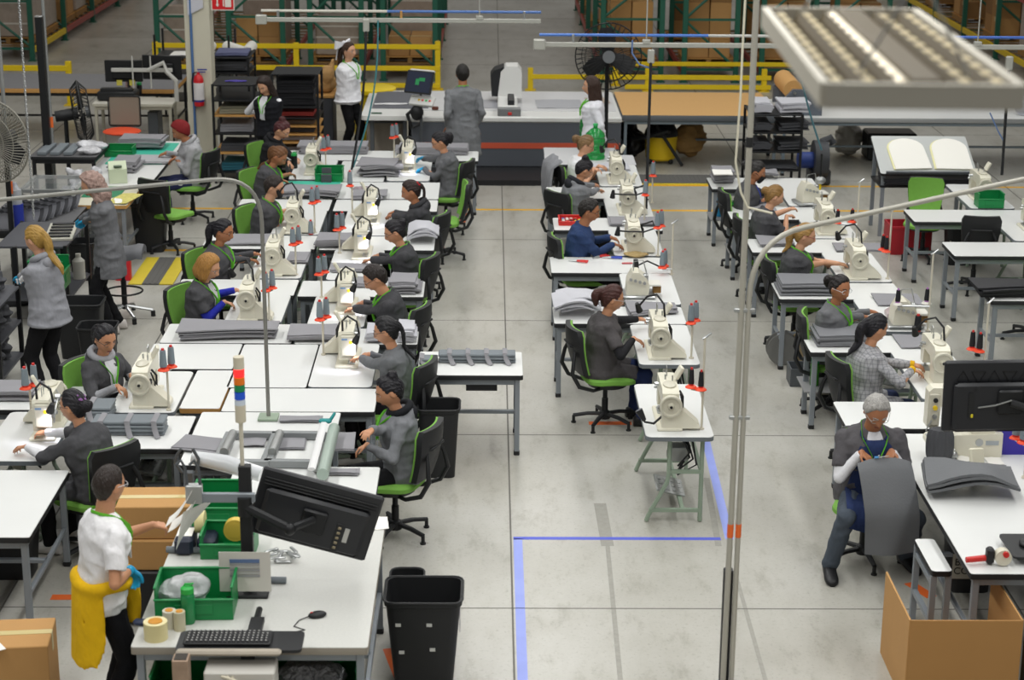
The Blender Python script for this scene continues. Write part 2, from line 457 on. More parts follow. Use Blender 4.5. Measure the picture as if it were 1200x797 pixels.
    body = B.build('body', [skin(sk), mat('eye_white', '#d9d2c8', .3), mat('eye_dark', '#20140e', .3), hairm(hc if hc not in ('#b9b4ad',) else '#7d7a76'), mat('lip_'+sk, '#8f4a40' if sk in 'ac' else '#7c4236', .5)], R, smooth=60)
    # ---- hair
    st = hair[0]; hm = MB(); dn = Rh @ Vector((0, 0, 1))
    vol = {'buzz': .0035, 'short': .014, 'bob': .020, 'curly': .026, 'long': .018}.get(st, .0105)
    hair_cap(hm, MH, vol, .006 if st == 'curly' else (.0025 if st == 'short' else 0), buzz=st == 'buzz', ear=st in ('short', 'buzz', 'bun', 'pony', 'braid'))
    if st == 'bob': hair_drape(hm, MH, .125, 62, 1.25)
    if st == 'long': hair_drape(hm, MH, .30, 66, 1.25, .03)
    if st == 'curly': hair_drape(hm, MH, .20, 66, 1.9, .05)
    if st == 'bun':
        bp = MH @ Vector(hair[3] if len(hair) > 3 else (-.088, 0, .085)); hm.ell(bp, .043*hs, 12, 9)
        for q in range(5): hm.ell(bp+Vector((.022*math.cos(q*1.3), .024*math.sin(q*1.3), .012*math.sin(q*2.6))), .026*hs, 8, 6)
    tiep = None
    if st in ('pony', 'braid'):
        L = hair[2] if len(hair) > 2 else .26
        b0 = MH @ Vector((-.100, 0, .045)); tiep = b0
        pts = [MH @ Vector((-.085, 0, .045)), b0]
        dirx = (Rh @ Vector((-1, 0, .1))); dirx.z = max(dirx.z, -.3)
        for q in range(1, 8):
            u = q/7; pts.append(b0+dirx*(.08*math.sin(min(1, u*1.8)*PI/2)-.012*u)+Vector((0, (hair[3] if len(hair) > 3 else 0)*u, -L*u**1.15)))
        for p in pts[2:]:
            if p.z < Nb.z+.05:
                t = (p.z-Wp.z)/(Nb.z-Wp.z); xs = Wp.x+(Nb.x-Wp.x)*min(1, max(-.3, t))
                lim = xs-(.118*bw+.055+(.05 if hood else 0))*s*(1 if t < .8 else max(0, 1-(t-.8)*1.6)); p.x = min(p.x, lim)
        if st == 'pony': hm.tube(pts, [.026, .026, .034, .042, .042, .040, .034, .026, .010], 10)
        else:
            for q in range(2, 40):
                u = (q-2)/37*(len(pts)-3)+2; i = int(min(len(pts)-2, u)); p = pts[i].lerp(pts[i+1], u-i)
                hm.ell(p+Vector((0, .010*(1 if q % 2 else -1), 0)), (.018, .017*(1-.3*q/40), .013), 8, 6)
            hm.tube(pts[:4], [.026, .024, .022, .020], 10)
    (hm if st == 'buzz' else strands(remesh(hm, .0072, 3, .8), MH, st)).build('hair', hairm(hc, st), R, smooth=70)
    if tie and (tiep or st == 'bun'):
        tm = MB(); c = tiep if tiep else MH @ Vector((-.075, 0, .065)); ax = (c-Hc).normalized(); e1 = ax.cross(Vector((0, 1, 0))).normalized(); e2 = ax.cross(e1); k = .026 if tie[0] != 'scrunchie' else .034
        tm.tube([c+(e1*math.cos(a)+e2*math.sin(a))*k+ax*.006*math.sin(5*a) for a in [2*PI*j/18 for j in range(18)]], .012 if tie[0] == 'scrunchie' else .008, 7, True)
        tm.build('hair_tie', cloth(tie[1]), R)
    # ---- jacket
    jm = MB(); torso(jm, .014)
    cuffs = MB()
    for k, sg in enumerate((-1, 1)):
        jm.cap(Nb-up*.055*s, Sh[k], .052*s, .056*s)
        rS = .060*s*(.7+.3*bw)
        if sleeve == 'none': pass
        elif sleeve == 'long':
            jm.cap(Sh[k], El[k], rS, .052*s); w = El[k].lerp(Wr[k], .97); jm.cyl(El[k], w, .052*s, .038*s, 12); jm.ell(El[k], .052*s, 10, 8)
        elif sleeve == 'short':
            w = Sh[k].lerp(El[k], .74); jm.cyl(Sh[k], w, rS, .066*s, 12); jm.ell(Sh[k], rS, 10, 8)
        elif sleeve == 'elbow':
            jm.cap(Sh[k], El[k], rS, .056*s); w = El[k].lerp(Wr[k], .18); jm.cyl(El[k], w, .056*s, .052*s, 12)
    if skirt:
        if sit:
            for k, sg in enumerate((-1, 1)):
                hj = Pp+Vector((0, sg*.085*s, -.01)); jm.cap(hj, hj.lerp(Kn[k], .72), .098*s*bw, .082*s)
            jm.ell(Pp+Vector((0, 0, -.02)), (.13*bw, .19*bw, .10), 12, 8)
        else:
            rr = []
            zb = hipz-.30 if skirt is True else hipz-skirt
            for z, w, d in ((hipz+.05, .172, .135), (hipz-.06, .195, .155), (zb, .215, .17)):
                rr.append([Vector((d*bw*s*math.cos(t), w*bw*s*math.sin(t), z)) for t in [2*PI*j/20 for j in range(20)]])
            jm.loft(rr[::-1])
    if collar:
        x = Vector((up.z, 0, -up.x))
        jm.tube([Nb+up*.004+x*(.064*s*math.cos(a)-.004)+Vector((0, .068*s*math.sin(a), 0))+up*(-.022*math.cos(a)) for a in [2*PI*j/16 for j in range(16)]], .017, 7, True)
    if hood:
        bk = Nb-up*.03-Vector((up.z, 0, -up.x))*.075
        jm.ell(bk, (.06, .12, .075), 12, 8); 
    J = wrinkle(remesh(jm, .0105, 3, .9), .012)
    J.build('vest' if vest else 'jacket', topm or cloth(top), R, smooth=70)
    if hood:
        hm2 = MB(); x = Vector((up.z, 0, -up.x))
        hm2.tube([Nb+up*(.015-.03*math.cos(a))+x*(.085*s*math.cos(a)-.012)+Vector((0, .098*s*math.sin(a), 0)) for a in [2*PI*j/16 for j in range(16)]], .032, 8, True)
        hm2.ell(Nb-up*.03-x*.10, (.05, .10, .07), 12, 8)
        hm2.build('hood', cloth(hood), R, smooth=70)
    # forearms in another cloth
    fa = forearm or (sleeve in ('long',) and cuff) or None
    if forearm:
        for k in (0, 1):
            fm = MB()
            if sleeve in ('short', 'elbow', 'none'): fm.cap(Sh[k].lerp(El[k], .5 if sleeve != 'none' else -.02), El[k], .05*s, .047*s, 12)
            fm.ell(El[k], .047*s, 10, 8); fm.cyl(El[k], El[k].lerp(Wr[k], .95), .047*s, .034*s, 12)
            remesh(fm, .009, 2).build('sleeve', cloth(forearm), R, smooth=70)

    if glove:
        for k, sg in enumerate((-1, 1)):
            if glove[1] in ('both', 'rl'[k]):
                gm = MB(); u = Vector((0, -sg*.25, 1)); hand(gm, Wr[k], Hd[k], u, sg, curl, .95*s, .0032); fd = (Wr[k]-El[k]).normalized()
                gm.cyl(Wr[k]-fd*.05, Wr[k]+fd*.01, .034*s, .027*s, 12)
                remesh(gm, .006, 1, .7).build('glove', mat('glove_blue', '#1d9fd0', .4), R, smooth=70)
    if inner:
        im = MB(); g = []
        for a in range(7):
            i = 3.2+(8.6-3.2)*a/6; wd = .16+.30*(a/6)**1.5
            g.append([surf(i, -wd+2*wd*b/6, .022) for b in range(7)])
        vs = [p for r_ in g for p in r_]; im.add(vs, [(a*7+b, a*7+b+1, (a+1)*7+b+1, (a+1)*7+b) for a in range(6) for b in range(6)])
        vb = [p-Vector((.012, 0, 0)) for p in vs]; im.add(vb, [((a+1)*7+b, (a+1)*7+b+1, a*7+b+1, a*7+b) for a in range(6) for b in range(6)])
        im.build('shirt', cloth(inner), R, smooth=70)
    if lanyard:
        lm = MB(); x = Vector((up.z, 0, -up.x)); G = .034
        for sg in (-1, 1):
            lm.tube([surf(4.2, sg*.05, G), surf(5.2, sg*.14, G), surf(6.4, sg*.32, G), surf(7.4, sg*.6, G), Nb+up*.01+Vector((0, sg*.078*s, 0))+x*.02, Nb+up*.028+Vector((0, sg*.066*s, 0))-x*.05, Nb+up*.03-x*.082], .011, 6, flat=.003)
        lm.build('lanyard', mat('lanyard_green', lanyard, .6), R)
        if lany_side == 1.:
            bm = MB(); q = surf(3.9, 0, G+.004); bm.box(q, (.006, .055, .08), .002); bm.build('badge', mat('badge', '#c9ccd0', .4), R)
    if glasses:
        gm = MB(); cx = fx(.031, .012)+.014
        for sg in (-1, 1):
            c = MH @ Vector((cx, sg*.033, .008))
            gm.tube([MH @ Vector((cx-abs(.02*math.cos(a)+sg*0)*.1, sg*.033+.024*math.cos(a), .008+.017*math.sin(a))) for a in [2*PI*j/14 for j in range(14)]], .0022, 5, True)
            gm.tube([MH @ Vector((cx, sg*.057, .013)), MH @ Vector((.03, sg*.083, .014)), MH @ Vector((-.012, sg*.083, .008))], .0022, 5)
        gm.tube([MH @ Vector((cx, -.011, .012)), MH @ Vector((cx+.003, 0, .015)), MH @ Vector((cx, .011, .012))], .002, 5)
        gm.build('glasses', mat('glasses_'+glasses, glasses, .3), R)
    # ---- trousers and shoes
    tm = MB()
    tm.ell(Pp+Vector((-.01, 0, -.01)), (.125*bw, .17*bw*s, .115), 14, 10)
    for k, sg in enumerate((-1, 1)):
        tm.cap(Pp+Vector((0, sg*.085*s, -.02)), Kn[k], .088*s*min(bw, 1.1), .072*s); tm.ell(Kn[k], .072*s, 10, 8); tm.cyl(Kn[k], An[k]-Vector((0, 0, .02)), .070*s, .060*s, 12)
    wrinkle(remesh(tm, .012, 3, .7), .008).build('trousers', cloth(legs), R, smooth=70)
    for k, sg in enumerate((-1, 1)):
        sm = MB(); a = An[k]; d = Vector((1, sg*.15, 0)).normalized(); T = Matrix.Translation((a.x, a.y, 0)) @ Matrix.Rotation(math.atan2(d.y, d.x), 4, 'Z')
        z0 = a.z-.085
        rr = []
        for xx, w, h in ((-.078, .030, .05), (-.065, .040, .095), (-.01, .044, .115), (.05, .045, .095), (.12, .049, .065), (.165, .042, .052), (.19, .020, .035)):
            rr.append([T @ Vector((xx*s*1.08, w*1.1*math.cos(t), z0+h*.5+h*.5*math.copysign(abs(math.sin(t))**.6, math.sin(t)))) for t in [2*PI*j/12 for j in range(12)]])
        sm.loft(rr); sm.build('shoe', mat('shoe_'+shoe, shoe, .5), R, smooth=70)
    info = dict(R=R, root=root, face=fr, Rz=Rz, Hc=Hc, MH=MH, Rh=Rh, hs=hs, Wr=Wr, El=El, Sh=Sh, Nb=Nb, up=up, surf=surf, Kn=Kn, An=An, Pp=Pp, loc=loc, Hd=Hd, s=s)
    if extra: extra(info)
    PEOPLE[key] = info
    return info
# ------------------------------------------------------------------ materials
M_green = mat('chair_green', '#74a945', .75, noise=.08, nscale=30, bump=.1, bscale=120)
M_black = mat('black_plastic', '#1d1e20', .5, noise=.1, nscale=12)
M_blackm = mat('black_metal', '#1b1c1e', .45, metal=.2)
M_white = mat('white_laminate', '#dbdcda', .32, noise=.035, nscale=3)
M_edge = mat('black_edge', '#1c1d1f', .5)
M_greyleg = mat('grey_metal_leg', '#8a9096', .45, metal=.25, noise=.06, nscale=6)
M_dkgrey = mat('dark_grey_metal', '#55595d', .5, metal=.2)
M_sage = mat('sage_green_metal', '#8f9f8c', .5, noise=.1, nscale=8)
M_cream = mat('machine_cream', '#dcd8c6', .35, noise=.05, nscale=6)
M_cream2 = mat('machine_wheel', '#c9c5b4', .4)
M_steel = mat('steel', '#b4b6b6', .3, metal=.85)
M_alu = mat('aluminium', '#a9abaa', .4, metal=.7, noise=.06, nscale=9)
M_pole = mat('pole_beige', '#cfc9b8', .45, metal=.1)
M_orange = mat('saucer_orange', '#ec4a24', .45)
M_red = mat('red_plastic', '#cf2f2a', .4)
M_thread = mat('thread_grey', '#7f8b92', .8, bump=.5, bscale=60, stretch=(.1, .1, 6))
M_threadb = mat('thread_black', '#1c1c20', .8, bump=.5, bscale=60, stretch=(.1, .1, 6))
M_threadw = mat('thread_white', '#d8d8d4', .8, bump=.5, bscale=60, stretch=(.1, .1, 6))
M_fab = mat('fabric_grey', '#8b8a8e', .9, noise=.07, nscale=5, bump=.15, bscale=120)
M_fabd = mat('fabric_dark', '#4d4e52', .85, noise=.08, nscale=5, bump=.15, bscale=90)
M_fabl = mat('fabric_light', '#b9b9bf', .9, noise=.05, nscale=5)
M_cover = mat('fabric_cover', '#67696c', .7, noise=.08, nscale=4, bump=.2, bscale=60)
M_card = mat('cardboard', '#b98d57', .85, noise=.06, nscale=4, bump=.1, bscale=60)
M_cardd = mat('cardboard_dark', '#8f6a40', .85, noise=.08, nscale=4)
M_tape = mat('packing_tape', '#c7b67c', .3)
M_paper = mat('paper', '#eceae4', .7)
M_bin = mat('bin_green', '#0f7f42', .4, noise=.06, nscale=8)
M_wood = mat('wood_edge', '#b98a4c', .7, noise=.15, nscale=20)
M_yellow = mat('safety_yellow', '#e3c416', .5, noise=.05, nscale=6)
M_rackg = mat('rack_green', '#1f5c49', .5, noise=.08, nscale=8)
M_racko = mat('rack_red', '#9c4238', .5, noise=.08, nscale=8)
M_glass = mat('clear_plastic', '#e8eef0', .1, trans=.85, alpha=.35)
M_led = mat('lamp_led', '#e6e2ff', .3, emit=25)
def cap(o, txt): o['label'] = txt; return o
# ------------------------------------------------------------------ chair
def make_chair():
    R = empty('task_chair')
    m = MB(); g = []
    for k, (z, gr) in enumerate(((.432, -.02), (.445, 0), (.475, 0), (.492, -.015), (.498, -.06))):
        ring = []
        for j in range(24):
            a = 2*PI*j/24; c, s = math.cos(a), math.sin(a)
            x = .235*math.copysign(abs(c)**.55, c); y = (.245+(.012 if c > 0 else -.012))*math.copysign(abs(s)**.55, s)
            q = 1+gr/.24; zz = z-(.022*max(0, c)**3 if z > .44 else .01*max(0, c)**3)
            ring.append((x*q+.02, y*q, zz))
        g.append(ring)
    m.loft(g); m.build('seat', M_green, R)
    m = MB(); m.loft([[(.02+.20*k*math.cos(2*PI*j/20), .21*k*math.sin(2*PI*j/20), z) for j in range(20)] for z, k in ((.365, .55), (.385, .9), (.434, 1.))]); m.build('seat_shell', M_black, R)
    def panel(front, infl, th):
        G = []
        for i in range(9):
            u = i/8; z = .53+.43*u; w = (.178+.045*math.sin(min(1, u*1.15)*PI/2))*(1-.12*max(0, u-.88)/.12)+infl
            bow = -.235-.05*math.sin(u*2.2)-.045*u
            row = [(bow+.055*(y/.23)**2+front, y, z+(infl if i == 8 else (-infl if i == 0 else 0))) for y in [w*(-1+2*j/8) for j in range(9)]]
            G.append(row)
        mm = MB(); a, b = 9, 9; vs = [p for r in G for p in r]; N = len(vs); vs += [(p[0]-th, p[1], p[2]) for r in G for p in r]; fs = []
        for i in range(8):
            for j in range(8): q = (i*b+j, i*b+j+1, (i+1)*b+j+1, (i+1)*b+j); fs.append(q); fs.append(tuple(N+k for k in q[::-1]))
        rim = [(0, j) for j in range(9)]+[(i, 8) for i in range(1, 9)]+[(8, j) for j in range(7, -1, -1)]+[(i, 0) for i in range(7, 0, -1)]
        for k in range(len(rim)):
            p, q = rim[k], rim[(k+1) % len(rim)]; u, v = p[0]*b+p[1], q[0]*b+q[1]; fs.append((v, u, N+u, N+v))
        return mm.add(vs, fs)
    panel(.012, -.004, .022).build('back_cushion', M_green, R)
    s = panel(-.006, 0., .045).build('back_shell', M_black, R)
    m = MB(); m.box((-.356, .0, .918), (.006, .04, .016), M=None); m.build('maker_plate', mat('plate_grey', '#b9bab8', .4), s)
    m = MB()
    for sg in (-1, 1):
        m.tube([(-.02, sg*.10, .385), (-.16, sg*.17, .385), (-.30, sg*.205, .44), (-.365, sg*.20, .56), (-.345, sg*.165, .70), (-.32, sg*.12, .79)], [.014, .017, .02, .02, .017, .014], 8)
    m.tube([(-.325, -.13, .79), (-.362, -.11, .80), (-.362, .11, .80), (-.325, .13, .79)], .011, 8); m.build('back_bracket', M_black, R)
    m = MB(); m.cyl((.03, .16, .40), (.03, .27, .395), .008); m.build('lever', M_black, R)
    m = MB(); m.cyl((0, 0, .16), (0, 0, .37), .022, n=12); m.cyl((0, 0, .07), (0, 0, .25), .03, n=12); m.lathe([(.05, .055), (.058, .07), (.05, .12), (.03, .135)], 14); m.build('gas_column', M_blackm, R)
    for k in range(5):
        a = 2*PI*k/5+.3; c, s = math.cos(a), math.sin(a)
        m = MB(); m.tube([(.035*c, .035*s, .10), (.16*c, .16*s, .095), (.29*c, .29*s, .07)], [.026, .023, .017], 8, flat=.018); l = m.build('leg', M_black, R)
        m = MB(); m.cyl((.285*c, .285*s, 0), (.285*c, .285*s, .012), .024); m.cyl((.285*c, .285*s, .01), (.285*c, .285*s, .07), .015); m.build('glide', M_black, l)
    return R
# ------------------------------------------------------------------ tables
def top_slab(m, poly, z0, z1, bev=0):
    n0 = len(m.f); m.cur = 1; m.prism(poly, z0, z1, bev=bev); m.m[n0+1] = 0; m.cur = 0
    if bev:
        for k in range(len(m.m)-len(poly), len(m.m)): m.m[k] = 0
def rrect(x0, y0, x1, y1, r=.03, n=3):
    P = []
    for cx, cy, a in ((x1-r, y1-r, 0), (x0+r, y1-r, 90), (x0+r, y0+r, 180), (x1-r, y0+r, 270)):
        P += [(cx+r*math.cos(math.radians(a+90*k/n)), cy+r*math.sin(math.radians(a+90*k/n))) for k in range(n+1)]
    return P
def table(label, x0, y0, x1, y1, h=.75, topm=None, edge=None, legm=None, th=.045, legs=True, group=None, tray=False, bar=True, name='work_table', cat='table', inset=.05, poly=None):
    cx, cy = (x0+x1)/2, (y0+y1)/2; a, b = (x1-x0)/2, (y1-y0)/2
    R = thing(name, label, cat, (cx, cy, 0), 0, group)
    m = MB(); P = [(p[0]-cx, p[1]-cy) for p in poly] if poly else rrect(-a, -b, a, b, .02, 2)
    top_slab(m, P, h-th, h, .004); m.build('tabletop', [topm or M_white, edge or M_edge], R)
    lm = legm or M_greyleg
    if legs:
        for sx in (-1, 1):
            for sy in (-1, 1):
                m = MB(); m.box((sx*(a-inset), sy*(b-inset), (h-th+.03)/2), (.045, .045, h-th-.03), .004); l = m.build('leg', lm, R)
                m = MB(); m.box((sx*(a-inset), sy*(b-inset), .02), (.052, .052, .04), .005); m.build('foot_cap', M_black, l)
        m = MB()
        for sy in (-1, 1): m.box((0, sy*(b-inset), h-th-.03), (2*(a-inset), .03, .05), .003)
        for sx in (-1, 1): m.box((sx*(a-inset), 0, h-th-.03), (.03, 2*(b-inset), .05), .003)
        m.build('apron', lm, R)
        if bar:
            m = MB(); m.box((0, 0, .30), (2*(a-inset), .04, .03), .003)
            for sx in (-1, 1): m.box((sx*(a-inset), 0, .30), (.03, 2*(b-inset), .03), .003)
            m.build('stretcher', lm, R)
        if tray:
            m = MB(); m.box((tray, 0, h-th-.115), (.26, 2*b-.14, .012)); m.box((tray, -b+.08, h-th-.085), (.26, .012, .07)); m.box((tray-.13, 0, h-th-.085), (.012, 2*b-.14, .07)); m.box((tray+.13, 0, h-th-.085), (.012, 2*b-.14, .07))
            m.build('drawer_tray', M_black, R)
    return R
def make_sewing_table(L=1.22, Wd=.54):
    R = empty('sewing_table'); a, b = Wd/2, L/2; h = .76
    m = MB(); top_slab(m, rrect(-a, -b, a, b, .05, 4), h-.04, h, .005); m.build('tabletop', [M_white, mat('grey_edge', '#6d7377', .5)], R)
    for sy in (-1, 1):
        y = sy*(b-.10)
        m = MB(); m.tube([(.19, y, .008), (.19, y, h-.045)], .018, 6); l = m.build('leg', M_sage, R)
        m = MB(); m.tube([(-.24, y, .008), (-.22, y, .06), (-.08, y, .34), (-.07, y, .40), (-.07, y, h-.045)], .018, 6); m.build('leg', M_sage, R)
        for c_, s_ in (((-.02, y, .10), (.40, .028, .028)), ((.06, y, .43), (.24, .028, .028)), ((.0, y, h-.055), (.48, .04, .025))): m = MB(); m.box(c_, s_); m.build('crossbar', M_sage, R)
    m = MB(); m.box((.19, 0, .43), (.03, L-.2, .03)); m.box((.05, 0, .10), (.03, L-.2, .03)); m.build('stretcher', M_sage, R)
    m = MB(); m.box((0, -.12, 0), (.24, .36, .018), .006)
    for i in range(4):
        for j in range(3): m.box((-.08+.055*i, -.23+.1*j, .012), (.03, .06, .008), .003)
    m.build('treadle', M_alu, R, mw=Matrix.Translation((-.02, 0, .14)) @ Matrix.Rotation(.22, 4, 'Y')).parent = R
    m = MB(); m.box((.03, -.30, .50), (.14, .12, .13), .012); m.build('switch_box', M_alu, R)
    m = MB(); m.cyl((-.045, -.33, .50), (-.07, -.33, .50), .03, n=12); m.build('switch_knob', M_steel, R)
    m = MB(); m.cyl((.06, -.10, .58), (.06, .12, .58), .065, n=14); m.box((.06, .02, .66), (.1, .12, .06), .01); m.build('motor', M_cream, R)
    m = MB(); rnd = random.Random(5)
    for k in range(3): m.tube([(.02+.05*k, -.42+.06*k, .70), (.10+.03*k, -.46, .55-.05*k), (.02, -.40, .42-.04*k), (.12, -.30, .45+.05*k), (.05, -.2, .68)], .009, 6)
    m.build('cable', M_black, R)
    return R
# ------------------------------------------------------------------ sewing machines (operator faces +X, needle end +Y, handwheel -Y)
def make_machine(lamp=None, panel=True):
    R = empty('sewing_machine')
    m = MB(); m.box((.0, .02, .012), (.20, .56, .03), .008); m.build('bed', M_cream, R)
    m = MB(); m.box((-.04, .17, .031), (.06, .16, .01), .002); m.build('needle_plate', M_steel, R)
    T = Matrix(((0, 0, 1, 0), (1, 0, 0, 0), (0, 1, 0, 0), (0, 0, 0, 1)))   # (y,z,x) -> world
    m = MB()
    P = [(-.25, .02), (-.09, .02), (-.10, .12), (-.085, .19), (-.05, .215), (.16, .215), (.17, .10), (.175, .075), (.265, .075), (.275, .10), (.275, .30), (.26, .325), (.10, .335), (-.20, .335), (-.245, .31), (-.25, .26)]
    for z0, z1, ins in ((-.066, -.05, .008), (-.05, .05, 0), (.05, .066, .008)):
        m.prism([(p[0]*(1-ins), p[1]*(1-ins*.5)+ins*.1) for p in P], z0, z1, T)
    m.build('machine_arm', M_cream, R, smooth=30)
    m = MB(); m.loft([[(.05, y, .02), (.24, y, .02), (.235, y, .05), (.07, y, .20), (.05, y, .24)] for y in (-.245, -.10)][::-1]); m.build('base_skirt', M_cream, R, smooth=20)
    m = MB(); T2 = Matrix.Translation((0, -.252, .215)) @ Matrix.Rotation(PI/2, 4, 'X')
    m.lathe([(.03, -.006), (.085, 0), (.092, .010), (.092, .030), (.086, .040), (.074, .040), (.066, .026), (.03, .022), (.022, .036), (.018, .048), (1e-4, .050)], 24, T2); w = m.build('handwheel', M_cream2, R)
    m = MB(); m.cyl((0, -.298, .215), (0, -.306, .215), .012); m.build('wheel_bolt', M_blackm, w)
    m = MB(); m.lathe([(.056, 0), (.058, .012), (.045, .020), (1e-4, .021)], 16, Matrix.Translation((0, -.10, .334)) @ Matrix.Diagonal((.9, 1.5, 1, 1))); m.build('oil_cap', M_cream2, R)
    m = MB(); m.cyl((-.03, .215, .02), (-.03, .215, .09), .006); m.cyl((-.03, .245, .03), (-.03, .245, .09), .007); m.box((-.035, .225, .037), (.05, .05, .012), .003); m.build('presser_foot', M_steel, R)
    m = MB()
    for y, z in ((.20, .25), (.235, .21), (.12, .27)): m = MB(); m.cyl((-.066, y, z), (-.092, y, z), .016, .012, 10); m.build('tension_dial', M_steel, R)
    m = MB(); m.tube([(.0, .14, .335), (.0, .14, .40), (.0, .20, .41), (.0, .20, .335)], .004, 6); m.cyl((.03, -.02, .335), (.03, -.02, .39), .006); m.cyl((-.02, .05, .335), (-.02, .05, .375), .008); m.build('thread_guide', M_steel, R)
    m = MB(); m.box((.066, -.18, .14), (.03, .09, .18), .01); m.tube([(.08, -.14, .30), (.11, -.10, .24), (.11, -.12, .12), (.08, -.16, .02)], .009, 7); m.tube([(.08, -.18, .29), (.105, -.16, .2), (.1, -.14, .05)], .007, 6); m.build('drive_cable', M_black, R)
    if panel:
        m = MB(); m.box((0, 0, 0), (.03, .075, .11), .008)
        m.build('control_panel', M_cream, R, mw=Matrix.Translation((.085, .03, .40)) @ Matrix.Rotation(.5, 4, 'Y') @ Matrix.Rotation(.3, 4, 'Z'))
    if lamp:
        m = MB()
        if lamp == 'face': pts = [(.03, .24, .33), (.03, .25, .42), (-.02, .30, .48), (-.10, .33, .44), (-.12, .34, .33), (-.09, .33, .28)]; h, d = Vector((-.09, .33, .27)), Vector((.35, -.45, -.82))
        elif lamp == 'loop': pts = [(.05, -.06, .34), (.04, -.05, .46), (-.02, .02, .53), (-.10, .06, .50), (-.16, .08, .42), (-.17, .09, .38)]; h, d = Vector((-.17, .09, .37)), Vector((.3, .4, -.86))
        elif lamp == 'droop': pts = [(-.06, -.18, .10), (-.13, -.24, .06), (-.20, -.26, .08), (-.24, -.24, .13)]; h, d = Vector((-.24, -.23, .15)), Vector((-.5, .2, .85))
        else: pts = [(.08, -.15, .30), (.20, -.22, .36), (.22, -.30, .30), (.10, -.34, .27), (-.06, -.33, .27), (-.16, -.30, .27)]; h, d = Vector((-.18, -.29, .24)), Vector((-.1, .1, -1))
        m.tube(pts, .0095, 8); g = m.build('lamp_neck', M_black, R)
        d.normalize(); m = MB(); m.cyl(h-d*.045, h+d*.02, .022, .032, 12); m.cyl(h-d*.075, h-d*.045, .016, .022, 12); m.build('lamp_head', M_black, g)
        m = MB(); m.cyl(h+d*.018, h+d*.024, .028, n=12); m.build('lamp_lens', M_led if lamp == 'face' else mat('lens_off', '#8d8f96', .2), g)
    return R
def make_autohead():
    "post head with boxy face plate towards -Y... built facing: operator at -X, face plate at +Y"
    R = make_machine('face', True)
    m = MB(); m.box((-.02, .292, .21), (.13, .03, .20), .014); fp = m.build('face_plate', M_cream, R)
    m = MB(); m.cyl((-.045, .307, .245), (-.045, .310, .245), .017, n=12); m.build('warning_sticker', mat('sticker_yellow', '#e7c520', .5), fp)
    m = MB(); m.box((.01, .309, .27), (.05, .004, .014)); m.build('blue_logo_strip', mat('logo_blue', '#7d9fc6', .5), fp)
    m = MB(); 
    for k in range(5): m.box((-.075, .10+.03*k, .17+.02*(k % 3)), (.03, .022, .03), .004)
    m.cyl((-.07, .06, .28), (-.11, .06, .28), .03, n=12); m.tube([(-.06, .0, .33), (-.10, .05, .30), (-.09, .15, .24), (-.08, .2, .12)], .006, 6); m.build('tension_block', M_steel, R)
    return R
def make_overlock():
    R = empty('overlock_machine')
    m = MB(); m.box((0, 0, .02), (.34, .30, .03), .01); m.build('base_plate', M_steel, R)
    T = Matrix(((1, 0, 0, 0), (0, 0, -1, 0), (0, 1, 0, 0), (0, 0, 0, 1)))
    m = MB(); P = [(-.12, .03), (.10, .03), (.11, .12), (.08, .20), (.0, .26), (-.06, .26), (-.11, .17)]
    m.prism(P, -.12, .10, T); m.build('housing', M_cream, R, smooth=25)
    m = MB(); m.box((.16, .0, .13), (.12, .18, .02), .004); m.build('cloth_plate', mat('plate_white', '#dedcd2', .35), R)
    m = MB(); m.box((.19, .02, .07), (.08, .10, .07), .005); m.build('brown_guard', mat('brown_guard', '#8a6632', .5), R)
    m = MB(); m.cyl((-.02, .12, .17), (-.02, .17, .17), .05, n=16); m.build('handwheel', M_blackm, R)
    m = MB()
    for k in range(4): m = MB(); m.cyl((-.08+.045*k, -.12, .20-.012*k), (-.08+.045*k, -.145, .20-.012*k), .015, n=10); m.build('tension_dial', M_steel, R)
    m = MB(); m.tube([(-.05, -.02, .26), (-.05, -.04, .36), (.04, -.06, .38), (.08, -.04, .24)], .006, 6); m.box((.07, -.05, .2), (.05, .07, .08), .01); m.build('needle_head', M_steel, R)
    return R
# ------------------------------------------------------------------ thread
def make_spool(tm, tall=.15, r=.030, capm=None):
    R = empty('thread_cone')
    m = MB(); pr = [(r*1.0, .012), (r*1.03, .03)]
    for k in range(6): z = .03+(tall-.045)*k/5; pr += [(r*(1.03-.22*k/5), z), (r*(1.0-.22*k/5), z+.008)]
    pr += [(r*.70, tall)]; m.lathe(pr, 14); m.build('thread', tm, R)
    m = MB(); m.cyl((0, 0, tall-.002), (0, 0, tall+.016), r*.45, r*.40, 10); m.build('cone_tip', capm or M_red, R); m = MB(); m.cyl((0, 0, 0), (0, 0, .013), r*.9, n=12); m.build('cone_base', capm or M_red, R)
    return R
def make_stand(h, offs, arm=True, sm=None, tall=None):
    "pole with saucers at offs; spools are put on separately"
    R = empty('thread_stand')
    m = MB(); m.cyl((0, 0, 0), (0, 0, tall or h), .0095, n=10); m.cyl((0, 0, 0), (0, 0, .012), .022, n=12); m.build('pole', M_pole, R)
    if arm:
        m = MB()
        for x, y in offs: m.tube([(0, 0, h-.02), (x, y, h-.015)], .011, 6)
        m.build('bracket', M_steel, R)
    for x, y in offs:
        m = MB(); m.lathe([(.012, h-.012), (.048, h-.004), (.046, h+.002), (.030, h+.014), (.012, h+.016)], 18, Matrix.Translation((x, y, 0))); m.build('saucer', sm or M_orange, R)
    if tall:
        m = MB(); m.tube([(-.02, -.0, tall-.01), (.0, 0, tall), (.05, .03, tall+.03)], .009, 6); m.build('thread_hook', M_steel, R)
    return R
